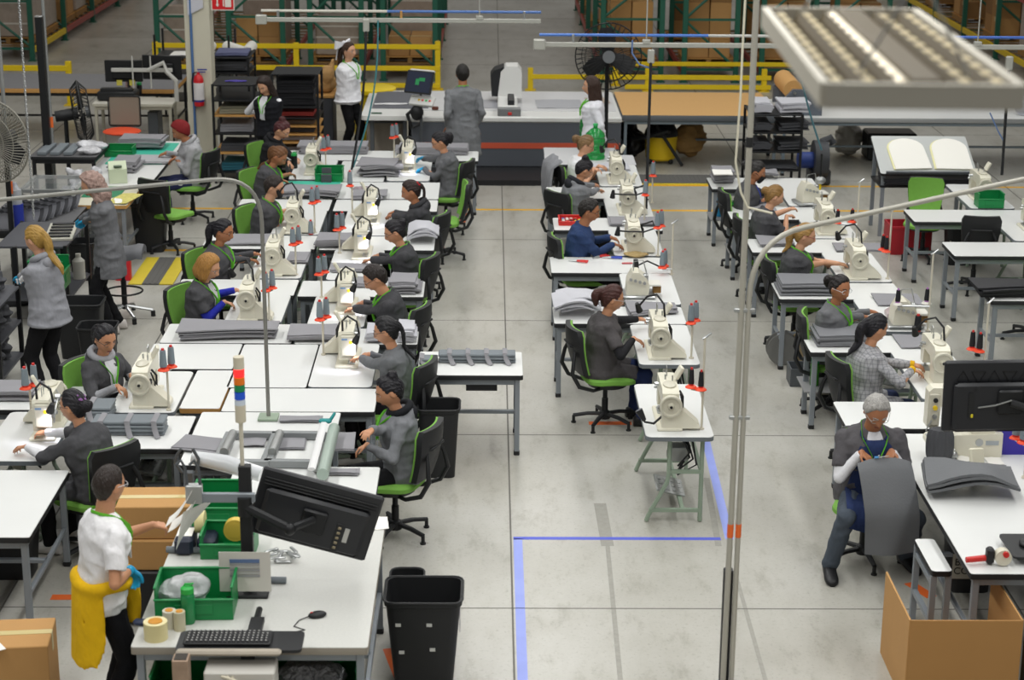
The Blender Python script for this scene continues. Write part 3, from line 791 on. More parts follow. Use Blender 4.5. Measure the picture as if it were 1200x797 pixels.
def stack(label, group, x, y, z, w, d, n, m=None, th=.012, rz=0., jit=.02, wav=.006, name='fabric_piece', cat='fabric', cut=None, slump=0.):
    "n cut sheets one on another; every sheet is its own object"
    rnd = random.Random(int(x*977+y*131+n)); proto = None
    for k in range(n):
        a, b = w*(1-.13*rnd.random()), d*(1-.13*rnd.random()); G = []
        ph = rnd.random()*6
        for i in range(9):
            row = []
            for j in range(7):
                u, v = -1+2*i/8, -1+2*j/6; sx = 1
                if cut: v2 = v*(1-cut*(u+1)/2)
                else: v2 = v
                zz = th-slump*max(0, abs(u)-.45)*.15*(k+1)/n+wav*math.sin(u*2.3+1)*math.cos(v*1.4+.6)
                row.append((a/2*u, b/2*v2, zz))
            G.append(row)
        mm = MB().sheet(G[::-1], th*.92); o = mm.build(name, m or M_fab, None, (x+rnd.uniform(-jit, jit), y+rnd.uniform(-jit, jit), z+wav*1.2+slump*.085+k*th), rz+rnd.uniform(-1, 1)*jit*2, smooth=50)
        tag(o, label, cat, group)
def single(name, label, cat, mb, m, loc=(0, 0, 0), rz=0., group=None, smooth=40):
    return tag(mb.build(name, m, None, loc, rz, smooth), label, cat, group)
# ------------------------------------------------------------------ containers
def green_bin(label, x, y, z, w=.28, d=.20, h=.15, rz=0., group=None, m=None, scoop=True):
    R = thing('storage_bin', label, 'bin', (x, y, z), rz, group)
    mb = MB(); t = .008; a, b = w/2, d/2
    mb.box((0, 0, t/2), (w, d, t)); mb.box((0, b, h/2), (w, t, h)); mb.box((-a, 0, h/2), (t, d, h)); mb.box((a, 0, h/2), (t, d, h)); mb.box((0, -b, h*.33), (w+t, t, h*.66)); mb.build('body', m or M_bin, R, smooth=0)
    mb = MB(); mb.box((0, -b-.005, h*.64), (w+.02, .018, .014), .004); mb.box((0, b, h), (w+.02, .02, .014), .004)
    for sg in (-1, 1): mb.box((sg*a, 0, h), (.018, d+.01, .014), .004)
    mb.build('rim', m or M_bin, R)
    mb = MB(); mb.box((0, -b-.006, h*.34), (w*.5, .006, h*.3), .002); mb.build('label_slot', m or M_bin, R)
    return R
def trash(label, x, y, h=.60, w=.36, d=.30, m=None, taper=.8, liner=None, group=None, name='waste_bin'):
    R = thing(name, label, 'bin', (x, y, 0), 0, group); m = m or M_black
    mb = MB(); rings = []
    for z, k, t in ((0, taper, 0), (.01, taper, 0), (h*.94, 1, 0), (h*.95, 1.05, 0), (h, 1.05, 0), (h, 1.0, 0), (.05, taper*.94, 0)):
        rings.append([(px*k, py*k, z) for px, py in rrect(-w/2, -d/2, w/2, d/2, .06, 3)])
    mb.loft(rings); mb.build('bin_body', m, R, smooth=30)
    mb = MB(); mb.tube([(px*1.06, py*1.06, h) for px, py in rrect(-w/2, -d/2, w/2, d/2, .06, 3)], .008, 6, True); mb.build('rim', m, R)
    return R
def carton(label, x, y, z, w, d, h, rz=0., m=None, group=None, tape=True, name='cardboard_box', par=None):
    R = thing(name, label, 'box', (x, y, z), rz, group)
    mb = MB(); mb.box((0, 0, h/2), (w, d, h), .006); mb.build('box_body', m or M_card, R)
    if tape:
        mb = MB(); mb.box((0, 0, h+.001), (w*1.002, .06, .003)); mb.box((w/2+.001, 0, h*.86), (.003, .06, h*.27)); mb.box((-w/2-.001, 0, h*.86), (.003, .06, h*.27)); mb.build('tape', M_tape, R)
    return R
def bottle(label, x, y, z, col, cc, h=.22, r=.033, group=None, clear=False):
    R = thing('water_bottle', label, 'bottle', (x, y, z), 0, group)
    m = MB(); m.lathe([(r*.9, 0), (r, .01), (r, h*.72), (r*.9, h*.80), (r*.6, h*.84)], 14); m.build('bottle_body', mat('bottle_'+col, col, .25, trans=.3 if clear else 0), R)
    m = MB(); m.lathe([(r*.95, h*.82), (r*.95, h*.95), (r*.6, h)], 12); m.tube([(r*.5, 0, h*.97), (r*.9, 0, h*1.06), (-r*.3, 0, h*1.05), (-r*.5, 0, h*.97)], .006, 6); m.build('cap', mat('cap_'+cc, cc, .4), R)
    return R
# ------------------------------------------------------------------ floor
def floor_material():
    m = bpy.data.materials.new('polished_concrete'); m.use_nodes = True; nt = m.node_tree; L = nt.links; b = nt.nodes['Principled BSDF']
    tc = nt.nodes.new('ShaderNodeTexCoord')
    def noise(s, d=5, st=None, rough=.55):
        n = nt.nodes.new('ShaderNodeTexNoise'); n.inputs['Scale'].default_value = s; n.inputs['Detail'].default_value = d; n.inputs['Roughness'].default_value = rough
        if st:
            mp = nt.nodes.new('ShaderNodeMapping'); mp.inputs['Scale'].default_value = st; L.new(tc.outputs['Object'], mp.inputs['Vector']); L.new(mp.outputs['Vector'], n.inputs['Vector'])
        else: L.new(tc.outputs['Object'], n.inputs['Vector'])
        return n
    def ramp(src, stops):
        r = nt.nodes.new('ShaderNodeValToRGB'); L.new(src, r.inputs['Fac'])
        r.color_ramp.elements[0].position = stops[0][0]; r.color_ramp.elements[0].color = stops[0][1]
        r.color_ramp.elements[1].position = stops[-1][0]; r.color_ramp.elements[1].color = stops[-1][1]
        for p, c in stops[1:-1]: e = r.color_ramp.elements.new(p); e.color = c
        return r
    r1 = ramp(noise(.55, 6).outputs['Fac'], [(.3, lin('#a5a299')), (.5, lin('#b4b2aa')), (.7, lin('#c0beb8'))])
    r2 = ramp(noise(5, 8, (1, .35, 1), .7).outputs['Fac'], [(.34, (.76, .75, .72, 1)), (.46, (.95, .95, .94, 1)), (.6, (1, 1, 1, 1))])
    r3 = ramp(noise(38, 3).outputs['Fac'], [(.30, (.8, .8, .78, 1)), (.42, (1, 1, 1, 1))])
    def mul(a, bb):
        x = nt.nodes.new('ShaderNodeMix'); x.data_type = 'RGBA'; x.blend_type = 'MULTIPLY'; x.inputs['Factor'].default_value = 1
        L.new(a, x.inputs['A']); L.new(bb, x.inputs['B']); return x.outputs['Result']
    L.new(mul(mul(r1.outputs['Color'], r2.outputs['Color']), r3.outputs['Color']), b.inputs['Base Color'])
    rr = nt.nodes.new('ShaderNodeMapRange'); L.new(noise(1.3, 4).outputs['Fac'], rr.inputs['Value']); rr.inputs['To Min'].default_value = .22; rr.inputs['To Max'].default_value = .42
    L.new(rr.outputs['Result'], b.inputs['Roughness']); b.inputs['Specular IOR Level'].default_value = .55
    return m
m = MB(); m.box((0, 36, -.1), (44, 88, .2)); struct('floor', m, floor_material(), smooth=0)
M_joint = mat('joint_dark', '#6b6963', .8, noise=.2, nscale=30)
def strip(name, x0, y0, x1, y1, wd, m, z=.0012):
    a, b = Vector((x0, y0)), Vector((x1, y1)); d = (b-a).normalized(); n = Vector((-d.y, d.x))*wd/2
    mb = MB(); mb.prism([(a+n)[:], (b+n)[:], (b-n)[:], (a-n)[:]], 0, z); return struct(name, mb, m, smooth=0)
for k in range(16): y = 12.35+3.66*(k-1); strip('floor_joint', -16, y, 16, y, .012, M_joint)
for x in (-10.8, -7.14, -3.48, .18, 3.84, 7.5, 11.16): strip('floor_joint', x, 8, x+.0, 70, .014, M_joint)
M_yl = mat('line_yellow', '#e6b01e', .55, noise=.08, nscale=8); M_bl = mat('tape_blue', '#95a2e6', .5, noise=.12, nscale=6); M_ot = mat('tape_orange', '#e2692a', .55)
for x0, x1, y in ((-5.5, -2.9, 25.0), (-.3, 3.9, 25.02), (3.9, 8.5, 25.05), (-.25, 8.5, 26.62), (-5.5, -2.9, 22.7)): strip('floor_line', x0, y, x1, y, .085, M_yl)
strip('floor_line', .235, 13.62, .235, 10.2, .07, M_bl); strip('floor_line', .2, 13.63, 1.83, 13.63, .055, mat('tape_blue_deep', '#5661cc', .5)); q = W(855, 632); strip('floor_line', 1.98, 16.6, q.x, q.y, .07, M_bl)
for a, b in (((545, 250), (541, 262)), ((60, 700), (90, 700)), ((690, 496), (740, 496)), ((1065, 683), (1092, 700)), ((456, 760), (470, 795)), ((516, 288), (518, 296))):
    p, q = W(*a), W(*b); strip('floor_tape', p.x, p.y, q.x, q.y, .09, M_ot)
M_worn = mat('worn_tape_mark', '#9b9991', .7, noise=.2, nscale=20)
for a, b, wd in (((703, 590), (712, 640), .10), ((712, 640), (727, 797), .035), ((828, 560), (842, 640), .05), ((862, 673), (897, 797), .03)):
    p, q = W(*a), W(*b); strip('floor_mark', p.x, p.y, q.x, q.y, wd, M_worn, .0008)
# anti-fatigue mats
def floor_mat(label, x0, y0, x1, y1, ends):
    R = thing('floor_mat', label, 'mat', ((x0+x1)/2, (y0+y1)/2, 0)); w_, d_ = x1-x0, y1-y0; e = .16 if ends else 0
    m = MB(); m.box((0, 0, .009), (w_-2*e, d_, .014)); n = int((w_-2*e)/.06)
    for k in range(n): m.box((-(w_/2-e)+.03+.06*k, 0, .017), (.03, d_*.98, .006))
    m.build('rubber_top', mat('mat_grey', '#5c5b58', .8), R, smooth=0)
    if ends:
        for sg in (-1, 1):
            m = MB(); m.box((sg*(w_/2-e/2), 0, .009), (e, d_, .016), .004); m.build('yellow_border', mat('mat_yellow', '#c9b432', .6, noise=.1), R)
    else:
        m = MB(); m.box((0, -d_/2-.03, .006), (w_, .06, .012), .003); m.build('yellow_border', mat('mat_yellow', '#c9b432'), R)
a, b = W(150, 334), W(212, 303); floor_mat('grey ribbed floor mat with yellow ends behind the blonde bob', a.x, a.y, b.x+.1, b.y, True)
floor_mat('long dark ribbed mat along the cutting table', -.9, 26.72, 4.2, 27.3, False)
# ------------------------------------------------------------------ column with extinguisher and sign
YC = 27.6
c0, c1 = WY(219, 100, YC).x, WY(248.5, 100, YC).x
m = MB(); m.box(((c0+c1)/2, YC+.19, 4.6), (c1-c0, .38, 9.2), .01); struct('column', m, mat('column_beige', '#cbc6b3', .6, noise=.05, nscale=4))
m = MB(); x = WY(226.5, 90, YC).x; m.cyl((x, YC-.02, 0), (x, YC-.02, 3.2), .02); m.build('cable_conduit', mat('conduit_blue', '#4d6f9f', .5)); o = bpy.data.objects['cable_conduit']; tag(o, 'blue conduit running up the beige column', 'pipe')
p = WY(233, 103, YC-.08); R = thing('fire_extinguisher', 'red fire extinguisher hanging on the beige column', 'fire extinguisher', (p.x, YC-.085, p.z))
m = MB(); m.lathe([(.06, -.27), (.075, -.255), (.075, .12), (.06, .17), (.025, .20), (.025, .23)], 16); m.build('cylinder', mat('ext_red', '#c01f26', .35), R)
m = MB(); m.lathe([(.0765, -.17), (.0765, .08)], 16); m.build('paper_label', mat('ext_label', '#d8d4d4', .6, noise=.12, nscale=40), R)
m = MB(); m.lathe([(.0768, -.20), (.0768, -.17)], 16); m.build('strap', mat('ext_blue', '#2b2e7c', .5), R)
m = MB(); m.box((.06, 0, .27), (.14, .02, .018)); m.box((.05, 0, .235), (.11, .02, .014)); m.build('handle', mat('ext_blue2', '#2f3c8c', .5), R)
m = MB(); m.tube([(-.02, 0, .23), (-.07, 0, .22), (-.095, 0, .1), (-.095, 0, -.2)], .012, 8); m.build('hose', M_black, R)
p0, p1 = WY(248, 12, YC), WY(275, 12, YC); R = thing('fire_sign', 'red fire extinguisher sign with white arrow beside the column top', 'sign', (p0.x, YC-.01, p0.z))
wd = p1.x-p0.x
m = MB(); m.box((wd/2, 0, .22), (wd, .008, .44)); m.build('sign_plate', mat('sign_white', '#e8e2d8', .5), R)
m = MB(); m.box((wd/2, -.006, .22), (wd*.92, .006, .41)); m.build('red_field', mat('sign_red', '#d31a22', .5), R)
m = MB(); T = Matrix(((1, 0, 0, 0), (0, 0, 1, -.013), (0, 1, 0, 0), (0, 0, 0, 1)))
m.prism([(.08, .36), (.10, .36), (.10, .09), (.115, .09), (.09, .05), (.065, .09), (.08, .09)], -.002, .002, T); m.prism([(.20, .05), (.29, .05), (.29, .33), (.27, .37), (.22, .37), (.20, .33)], -.002, .002, T); m.prism([(.17, .06), (.185, .06), (.185, .24), (.17, .26)], -.002, .002, T); m.build('pictogram', mat('sign_white', '#e8e2d8'), R)
p = WY(222, 0, YC-.03); m = MB(); T = Matrix(((1, 0, 0, 0), (0, 0, 1, YC-.03), (0, 1, 0, 0), (0, 0, 0, 1)))
a, b = WY(220, 18, YC-.03), WY(238, 9, YC-.03); m.prism([(a.x, a.z), (b.x, b.z), (b.x, b.z+.45), (a.x, b.z+.45)], -.004, .004, T); tag(m.build('paper_notice', mat('paper_grey', '#c4c4cc', .7)), 'pale grey notice sheet on the beige column', 'notice')
# ------------------------------------------------------------------ pallet racks running away from us
RK = 0
def rack(label, x0, x1, y0, nb, bay=2.75, hgt=3.6, levels=(.22, 2.2), beamc=None, fill=(), lane=None):
    R = thing('pallet_rack', label, 'rack', ((x0+x1)/2, y0, 0)); a = (x1-x0)/2
    for k in range(nb+1):
        y = k*bay
        for sx in (-1, 1):
            m = MB(); m.box((sx*(a-.05), y, hgt/2), (.10, .08, hgt), .008); m.box((sx*(a-.05), y, .01), (.16, .14, .02)); u = m.build('upright', M_rackg, R)
        m = MB()
        for q in range(4):
            z = .25+.95*q; m.box((0, y, z), (2*a-.1, .045, .045))
            if q < 3: m.cyl((-a+.08, y, z+.05) if q % 2 else (a-.08, y, z+.05), (a-.08, y, z+.9) if q % 2 else (-a+.08, y, z+.9), .028, n=6)
        m.build('frame_brace', M_rackg, R)
    for k in range(nb):
        for sx in (-1, 1):
            for li, z in enumerate(levels):
                c = (beamc or (lambda k, li: M_racko))(k, li)
                m = MB(); m.box((sx*(a-.03), (k+.5)*bay, z), (.05, bay-.06, .12), .006); m.build('beam', c, R)
        for z in levels:
            m = MB()
            for q in range(6): m.box((0, (k+.08+.168*q)*bay, z+.05), (2*a-.08, .10, .02))
            m.build('deck_board', mat('deck_wood', '#8a6a42', .8, noise=.15), R)
    return R
rndb = random.Random(11)
M_wrap = mat('stretch_wrap', '#a29386', .25, noise=.25, nscale=7, bump=.5, bscale=14, spec=.7)
CB = [M_card, M_cardd, mat('cardboard_mid', '#a67d4c', .85, noise=.06, nscale=4)]
def make_pallet():
    R = empty('pallet'); m = MB()
    for k in range(6): m.box((0, -.5+.2*k, .132), (1.0, .12, .02), .003)
    m.build('deck', M_wood, R); m = MB()
    for x in (-.44, 0, .44): m.box((x, 0, .065), (.09, 1.1, .115), .004)
    for k in range(3): m.box((0, -.5+.5*k, .01), (1.0, .1, .02))
    m.build('bearer', mat('pallet_wood', '#9b7645', .85, noise=.12), R); return R
def pallet(label, group, x, y, z, rz=0): return spawn('pallet', make_pallet, label, 'pallet', (x, y, z), rz, group)
def load(where, x, y, z, kind, wd=.95, dp=1.1, tot=1.15):
    pallet('wooden pallet %s' % where, 'pallets %s' % where, x, y, z)
    z += .145
    if kind == 'wrap': 
        m = MB(); m.box((0, 0, tot/2), (wd, dp, tot), .03); R = thing('wrapped_load', 'film-wrapped brown load on a pallet %s' % where, 'pallet load', (x, y, z), 0, 'wrapped loads %s' % where); m.build('load_body', M_wrap, R)
        m = MB()
        for q in range(3): m.box((0, -dp/2-.001, tot*(.2+.3*q)), (wd*.98, .006, .03), 0)
        m.build('film_fold', mat('film', '#cfc8be', .2), R); return
    n = 2; rows = int(tot/.36)
    for r in range(rows):
        for i in range(n):
            for j in range(2):
                if r == rows-1 and rndb.random() < .25: continue
                w_, d_, h_ = wd/n-.02, dp/2-.02, .35
                carton('brown carton in the block %s' % where, x-wd/2+wd*(i+.5)/n, y-dp/2+dp*(j+.5)/2, z+r*.352, w_, d_, h_, rndb.uniform(-.02, .02), rndb.choice(CB), 'cartons %s' % where, tape=(j == 0))
YR = 35.9
def xr(px): return WY(px, 60, YR).x
g = [(('182', '249'), 'behind the column'), (('266', '335'), 'behind the black shelf cart'), (('361', '427'), 'behind the white bow'), (('446', '513'), 'next to the wide aisle')]
pos = []
for i, ((a, b), wh) in enumerate(g):
    rack('green pallet rack %s' % wh, xr(float(a)), xr(float(b)), YR, 3); pos.append((xr(float(a)), xr(float(b)), wh))
for i, (a, b, wh) in enumerate(pos):
    c = (a+b)/2
    load('in the rack %s' % wh, c, YR+.78, .29, 'carton' if i in (1, 3) else 'wrap', wd=.84, dp=1.0, tot=.95 if i != 2 else .7)
    if i in (1, 3): load('deep in the rack %s' % wh, c, YR+1.98, .29, 'wrap', wd=.84)
g2 = [((703, 778), 'beside the big fan'), ((799, 866), 'behind the particle board table'), ((890, 957), 'behind the beige poles'), ((975, 1042), 'behind the ceiling lamp')]
for i, ((a, b), wh) in enumerate(g2):
    rack('green pallet rack %s' % wh, xr(a), xr(b), YR, 4 if i == 0 else 2)
    load('in the rack %s' % wh, (xr(a)+xr(b))/2, YR+.78, .29, 'carton', wd=.84, dp=1.0, tot=1.45)
    if i < 3: load('further back in the rack %s' % wh, (xr(a)+xr(b))/2, YR+2.75+.78, .29, 'carton', wd=.84, dp=1.0, tot=1.1)
for k in range(4): load('along the wide aisle, row %s' % 'abcd'[k], (xr(703)+xr(778))/2, YR+2.75*2+(.78, 1.98, 3.53, 4.73)[k], .29, 'wrap', wd=.84, dp=.98, tot=1.3)
rack('low rack with red and yellow beams along the far aisle', -10.4, -9.2, 38.1, 6, bay=3.0, beamc=lambda k, li: M_yellow if k == 0 and li == 0 else M_racko)
for k, kd in enumerate(('wrap', 'wrap', 'carton', 'wrap', 'carton', 'wrap', 'wrap', 'carton')):
    load('on the far aisle rack, stop %s' % ('one', 'two', 'three', 'four', 'five', 'six', 'seven', 'eight')[k], -9.8, 38.1+3.0*(k//2)+(.85, 2.15)[k % 2], .29, kd, tot=1.4 if k != 2 else .75)
rack('rack with yellow beams at the edge of the warehouse', 10.5, 11.7, 33.5, 7, bay=2.8, levels=(.25, 1.45), beamc=lambda k, li: M_yellow if li == 0 or k > 2 else M_racko)
for k in range(6): load('on the yellow-beamed rack, stop %s' % ('one', 'two', 'three', 'four', 'five', 'six')[k], 11.1, 33.5+2.8*k+.85, .32, 'carton' if k != 1 else 'wrap', tot=1.0)
for k in range(4):
    m = MB()
    for q in range(7): m.ell((rndb.uniform(-.4, .4), rndb.uniform(-.4, .4), .15+.1*rndb.random()), (.22, .2, .16), 10, 7)
    tag(remesh(m, .03, 3).build('plastic_bag', mat('white_bag', '#c9c9cd', .4, noise=.1, nscale=9), None, (11.1, 33.5+2.8*k+.9, 1.52)), 'white film bag on the upper deck of the yellow-beamed rack', 'bag', 'white bags on the upper deck')
# wrapped long load along the left side of the wide aisle
# ------------------------------------------------------------------ yellow guard rails
def guard(label, Y, rails, posts):
    x0 = min(WY(a, 60, Y).x for a, b, z, h in rails); R = thing('guard_rail', label, 'guard rail', (x0, Y, 0))
    for a, b, z, h in rails:
        A, B = WY(a, 60, Y).x-x0, WY(b, 60, Y).x-x0; m = MB(); m.box(((A+B)/2, -.04, z), (B-A, .05, h), .008); m.build('rail', M_yellow, R)
    for px, h in posts:
        m = MB(); m.box((WY(px, 60, Y).x-x0, 0, h/2), (.10, .10, h), .008); m.box((WY(px, 60, Y).x-x0, 0, .008), (.2, .2, .016)); m.build('post', M_yellow, R)
    return R
guard('yellow two-rail guard behind the woman with white bow', 34.9, ((181, 516, .80, .09), (181, 516, .40, .09), (420, 516, .08, .09)), ((182, .86), (347, .86), (513, .90)))
guard('yellow guard rail behind the particle board table', 34.9, ((622, 905, .26, .09), (733, 905, .02+.06, .09)), ((622, .42), (760, .42), (897, .42)))
guard('low yellow guard rail closest to the carton racks', 35.5, ((720, 1010, .42, .08),), ((722, .46), (1008, .46)))
p = WY(79, 85, 33.); m = MB()
guard('yellow rail with block end at the far aisle', 33., ((-60, 80, p.z+.08, .10),), ((79, p.z+.2),))
# ------------------------------------------------------------------ work stations
LIME = '#63bb2c'
def chair(label, x, y, face=0., group=None): return spawn('chair', make_chair, label, 'chair', (x, y, 0), math.radians(face), group)
def sewing_table(label, x, y, group=None, flip=False): return spawn('stable', make_sewing_table, label, 'sewing table', (x, y, 0), PI if flip else 0, group)
def stable(label, x, y0, y1, flip=False):
    L = round(y1-y0, 2); k = 'st%.2f' % L
    return spawn(k, lambda: make_sewing_table(L), label, 'sewing table', (x, (y0+y1)/2, 0), PI if flip else 0)
def machine(label, x, y, lamp=None, flip=False, auto=False, z=.76, rz=0., panel=True):
    k = 'auto' if auto else 'mach_%s_%s' % (lamp, panel)
    return spawn(k, make_autohead if auto else (lambda: make_machine(lamp, panel)), label, 'sewing machine', (x, y, z), (PI if flip else 0)+rz)
SPN = {}
def spools(where, x, y, z, h, offs, tm='g', rz=0., tall=None, arm=True, sm=None, slabel=None, r=.030, tl=.15, capm=None):
    k = ('stand', round(h, 2), tuple(offs), tall)
    spawn(k, lambda: make_stand(h, offs, arm, sm, tall), slabel or 'beige thread stand with saucers %s' % where, 'thread stand', (x, y, z), rz)
    names = {'g': 'grey', 'b': 'black', 'w': 'white'}
    for a, b in offs:
        c, s_ = math.cos(rz), math.sin(rz)
        spawn(('spool', tm, r, tl), lambda: make_spool({'g': M_thread, 'b': M_threadb, 'w': M_threadw}[tm], tl, r, capm), '%s thread cone %s' % (names[tm], where), 'thread cone', (x+c*a-s_*b, y+s_*a+c*b, z+h+.0165), 0,
              '%s thread cones %s' % (names[tm], where) if len(offs) > 1 else None)
# ---- persons sitting, with chair
CF = dict(L=-26, R=160, M=12, Q=6)
def worker(key, who, label, head, face, chairoff=.06, chairface=None, **k):
    k['lean'] = k.get('lean', 12)*.6
    if not k.get('male'): k.setdefault('s', .95)
    if chairface is None: chairface = CF[key[0]]
    i = person(key, label, head, face, **k)
    p = i['root']; d = Vector((math.cos(i['face']), math.sin(i['face']), 0)); c = p+d*chairoff
    chair('green-cushioned black task chair under the %s' % who, c.x, c.y, face if chairface is None else chairface)
    return i
WHO = dict(L1='worker in grey hoodie and dark red cap', L2='woman with dark red bun', L3='woman with long brown ponytail', L4='short-haired worker in short grey sleeves', L5='black-ponytailed woman with glasses',
  L6='woman with blonde bob', L7='woman in grey hoodie beneath open jacket', L8='woman with purple scrunchie', R1='woman in sky-blue gloves', R2='woman with red hair tie', R3='bespectacled woman with black bun',
  R4='man sewing under a bright lamp', R5='woman with black braid', R6='woman with curly updo', M1='woman in white T-shirt', M2='woman with topknot and dark hood', M3='man in navy sweatshirt', M4='auburn-ponytailed woman',
  Q1='person in black face mask', Q2='woman with blonde bun', Q3='woman with wavy blonde ponytail', Q4='woman in clear safety glasses', Q5='woman in plaid blazer', Q6='white-haired man')
w = WHO
# left column, facing +X
worker('L2', w['L2'], 'seated woman with dark red bun, glasses and black hoodie bending over her sewing', (330, 152), -12, lean=20, hz=.80, hands=((345, 195), (350, 190)), top='#232326', hair=('bun', '#4a1f22', 0, (-.07, 0, .105)), glasses='#2a2a2a', hpitch=40, skirt=False, hood='#1c1c1f', sk='c')
worker('L3', w['L3'], 'seated woman with long brown ponytail in grey jacket working on a teal mat', (326, 183), -8, lean=24, hands=((336, 213), (345, 205)), hair=('pony', '#6b4526', .34, .06), hpitch=40, sleeve='elbow', lanyard=LIME, sk='b')
worker('L4', w['L4'], 'seated short-haired worker in short-sleeved grey coat reaching to a sewing machine', (321, 219), -6, lean=18, hands=((339, 255), (345, 248)), sleeve='short', hair=('short', '#2a211d'), glasses='#5a5048', hpitch=22, bw=1.22, male=True, sk='c', lanyard=LIME)
worker('L5', w['L5'], 'seated woman with black ponytail, glasses and lime lanyard in grey coat', (261, 271), -14, lean=12, hands=((300, 305), (305, 298)), hair=('pony', '#15131a', .30), glasses='#3a2320', lanyard=LIME, hpitch=18, sk='b', inner='#5a5a5d')
worker('L6', w['L6'], 'seated woman with blonde bob and royal blue undersleeves sewing', (244, 313), -14, lean=10, hands=((272, 356), (284, 341)), sleeve='short', forearm='#2b33a6', hair=('bob', '#a87a3e'), lanyard=LIME, inner='#b9b9bb', hpitch=26, bw=1.15, sk='c', glasses='#777777')
worker('L7', w['L7'], 'seated woman with glasses, black ponytail and grey hoodie beneath open jacket', (123, 397), -40, hyaw=-8, lean=6, hands=((147, 458), (160, 447)), sleeve='elbow', forearm='#9a9ba0', hair=('pony', '#16151b', .24), lanyard=LIME, inner='#c5c5ca', glasses='#3a3a3a', hpitch=22, hood='#9a9ba0', bw=1.1, sk='a')
worker('L8', w['L8'], 'seated woman with purple scrunchie leaning to a lit machine, her back turned', (86, 476), 158, lean=30, hands=((36, 508), (22, 524)), sleeve='elbow', forearm='#dcdcdf', hair=('bun', '#15131a', 0, (-.11, 0, .0)), tie=('scrunchie', '#9a6aa8'), glasses='#222222', hpitch=8, bw=1.28, sk='a', chairface=138)
# right column of the long block, facing -X
worker('R1', w['R1'], 'seated woman in grey coat and sky-blue gloves with black ponytail', (516, 166), 182, lean=12, hands=((489, 186, .84), (491, 199, .80)), hair=('pony', '#17141a', .16), glasses='#333333', glove=('#', 'both'), hpitch=28, top='#66676a')
worker('R2', w['R2'], 'seated woman in hooded dark jacket with braid and red hair tie', (482, 224), 182, lean=14, hands=((456, 250), (452, 253)), hair=('braid', '#2a1a17', .26), tie=('band', '#c4202a'), top='#3f3f42', hood='#37373a', hpitch=22, sk='b', bw=1.1)
worker('R3', w['R3'], 'seated bespectacled woman with black bun and lime scarf at a ring-lit machine', (463, 272), 184, lean=16, hands=((436, 301), (428, 305)), hair=('bun', '#17141a', 0, (-.10, 0, .055)), glasses='#3a2a28', lanyard=LIME, hpitch=26, bw=1.12, top='#424245', skirt=False)
worker('R4', w['R4'], 'seated short-haired man with glasses leaning over a bright lamp', (440, 326), 184, lean=24, hands=((417, 357), (409, 362)), hair=('short', '#211815'), glasses='#333333', lanyard=LIME, hpitch=34, male=True, bw=1.15, top='#424245', sk='a')
worker('R5', w['R5'], 'seated woman with long black braid in plain grey jacket, back half turned', (453, 388), 168, lean=12, hands=((424, 416, .86), (417, 419, .86)), hair=('braid', '#131217', .34), hpitch=20, top='#6a6c6f', skirt=False, glasses='#333333', bw=1.08)
worker('R6', w['R6'], 'seated woman with curly black updo, dark hood and lime lanyard fitting parts', (457, 459), 190, lean=6, hands=((430, 508, .98), (419, 527, .80)), hair=('bun', '#15131a', 0, (-.06, 0, .10)), hood='#1d1e22', top='#77797d', lanyard=LIME, hpitch=24, skirt=False, sk='a')
# middle row, facing +X
i = worker('M1', w['M1'], 'seated woman in white T-shirt and glasses with tied light brown hair', (686, 170), 4, lean=8, hands=((703, 199, .92), (708, 196, .92)), sleeve='short', top='#e4e4e6', hair=('pony', '#7d6140', .10), glasses='#2a2320', hpitch=26, skirt=False, sk='c', collar=False)
worker('M2', w['M2'], 'seated woman with black topknot and dark hood seen from behind', (684, 199), 22, lean=16, hands=((712, 222), (718, 216)), hair=('bun', '#17141a', 0, (-.055, 0, .115)), hood='#2a2c31', top='#7c7e82', hpitch=34, skirt=False, glasses='#333333', chairface=40)
worker('M3', w['M3'], 'seated man in navy sweatshirt and glasses sewing', (690, 247), -6, lean=14, hands=((727, 288), (724, 281)), hair=('short', '#1d1815'), male=True, bw=1.15, top='#2c3e63', skirt=False, glasses='#2a2a2a', hpitch=20, collar=True, sk='b')
worker('M4', w['M4'], 'seated woman with auburn ponytail in charcoal smock over black sleeves', (717, 350), 12, lean=10, hands=((752, 400, .84), (762, 374, .84)), sleeve='short', forearm='#232326', hair=('pony', '#42211c', .17), glasses='#b9b9b9', hpitch=18, bw=1.2, legs='#27335a', shoe='#1a1a1c', top='#4d4a4b')
# right row, facing +X
def mask_on(q):
    m = MB(); g = []
    for a in range(7):
        row = []
        for b in range(9):
            y = -.062+.124*b/8; z = -.008-.095*a/6
            row.append(q['MH'] @ Vector((.104*math.sqrt(max(.05, 1-(y/.082)**2))+.022*math.exp(-(y/.022)**2)*(1-.5*a/6)-.02*(a/6)**2+.006, y*(1-.25*a/6), z)))
        g.append(row)
    vs = [p for r in g for p in r]; m.add(vs, [(a*9+b, (a+1)*9+b, (a+1)*9+b+1, a*9+b+1) for a in range(6) for b in range(8)])
    for sg in (-1, 1): m.tube([q['MH'] @ Vector((.05, sg*.062, -.02)), q['MH'] @ Vector((0, sg*.086, .0)), q['MH'] @ Vector((-.02, sg*.088, -.01))], .003, 5)
    m.build('face_mask', mat('mask_black', '#17181c', .8), q['R'], smooth=70)
worker('Q1', w['Q1'], 'seated person in black face mask with tied dark hair', (886, 201), -10, lean=14, hands=((905, 232), (915, 226)), hair=('pony', '#23201f', .10), hpitch=24, sk='b', extra=mask_on, inner='#2f3f9a')
worker('Q2', w['Q2'], 'seated woman with blonde bun in short-sleeved grey coat holding up a panel', (907, 230), 10, lean=16, hands=((927, 252, .95), (932, 244, .95)), sleeve='short', hair=('bun', '#8c6a3a', 0, (-.115, 0, .02)), hpitch=24, bw=1.2, sk='c')
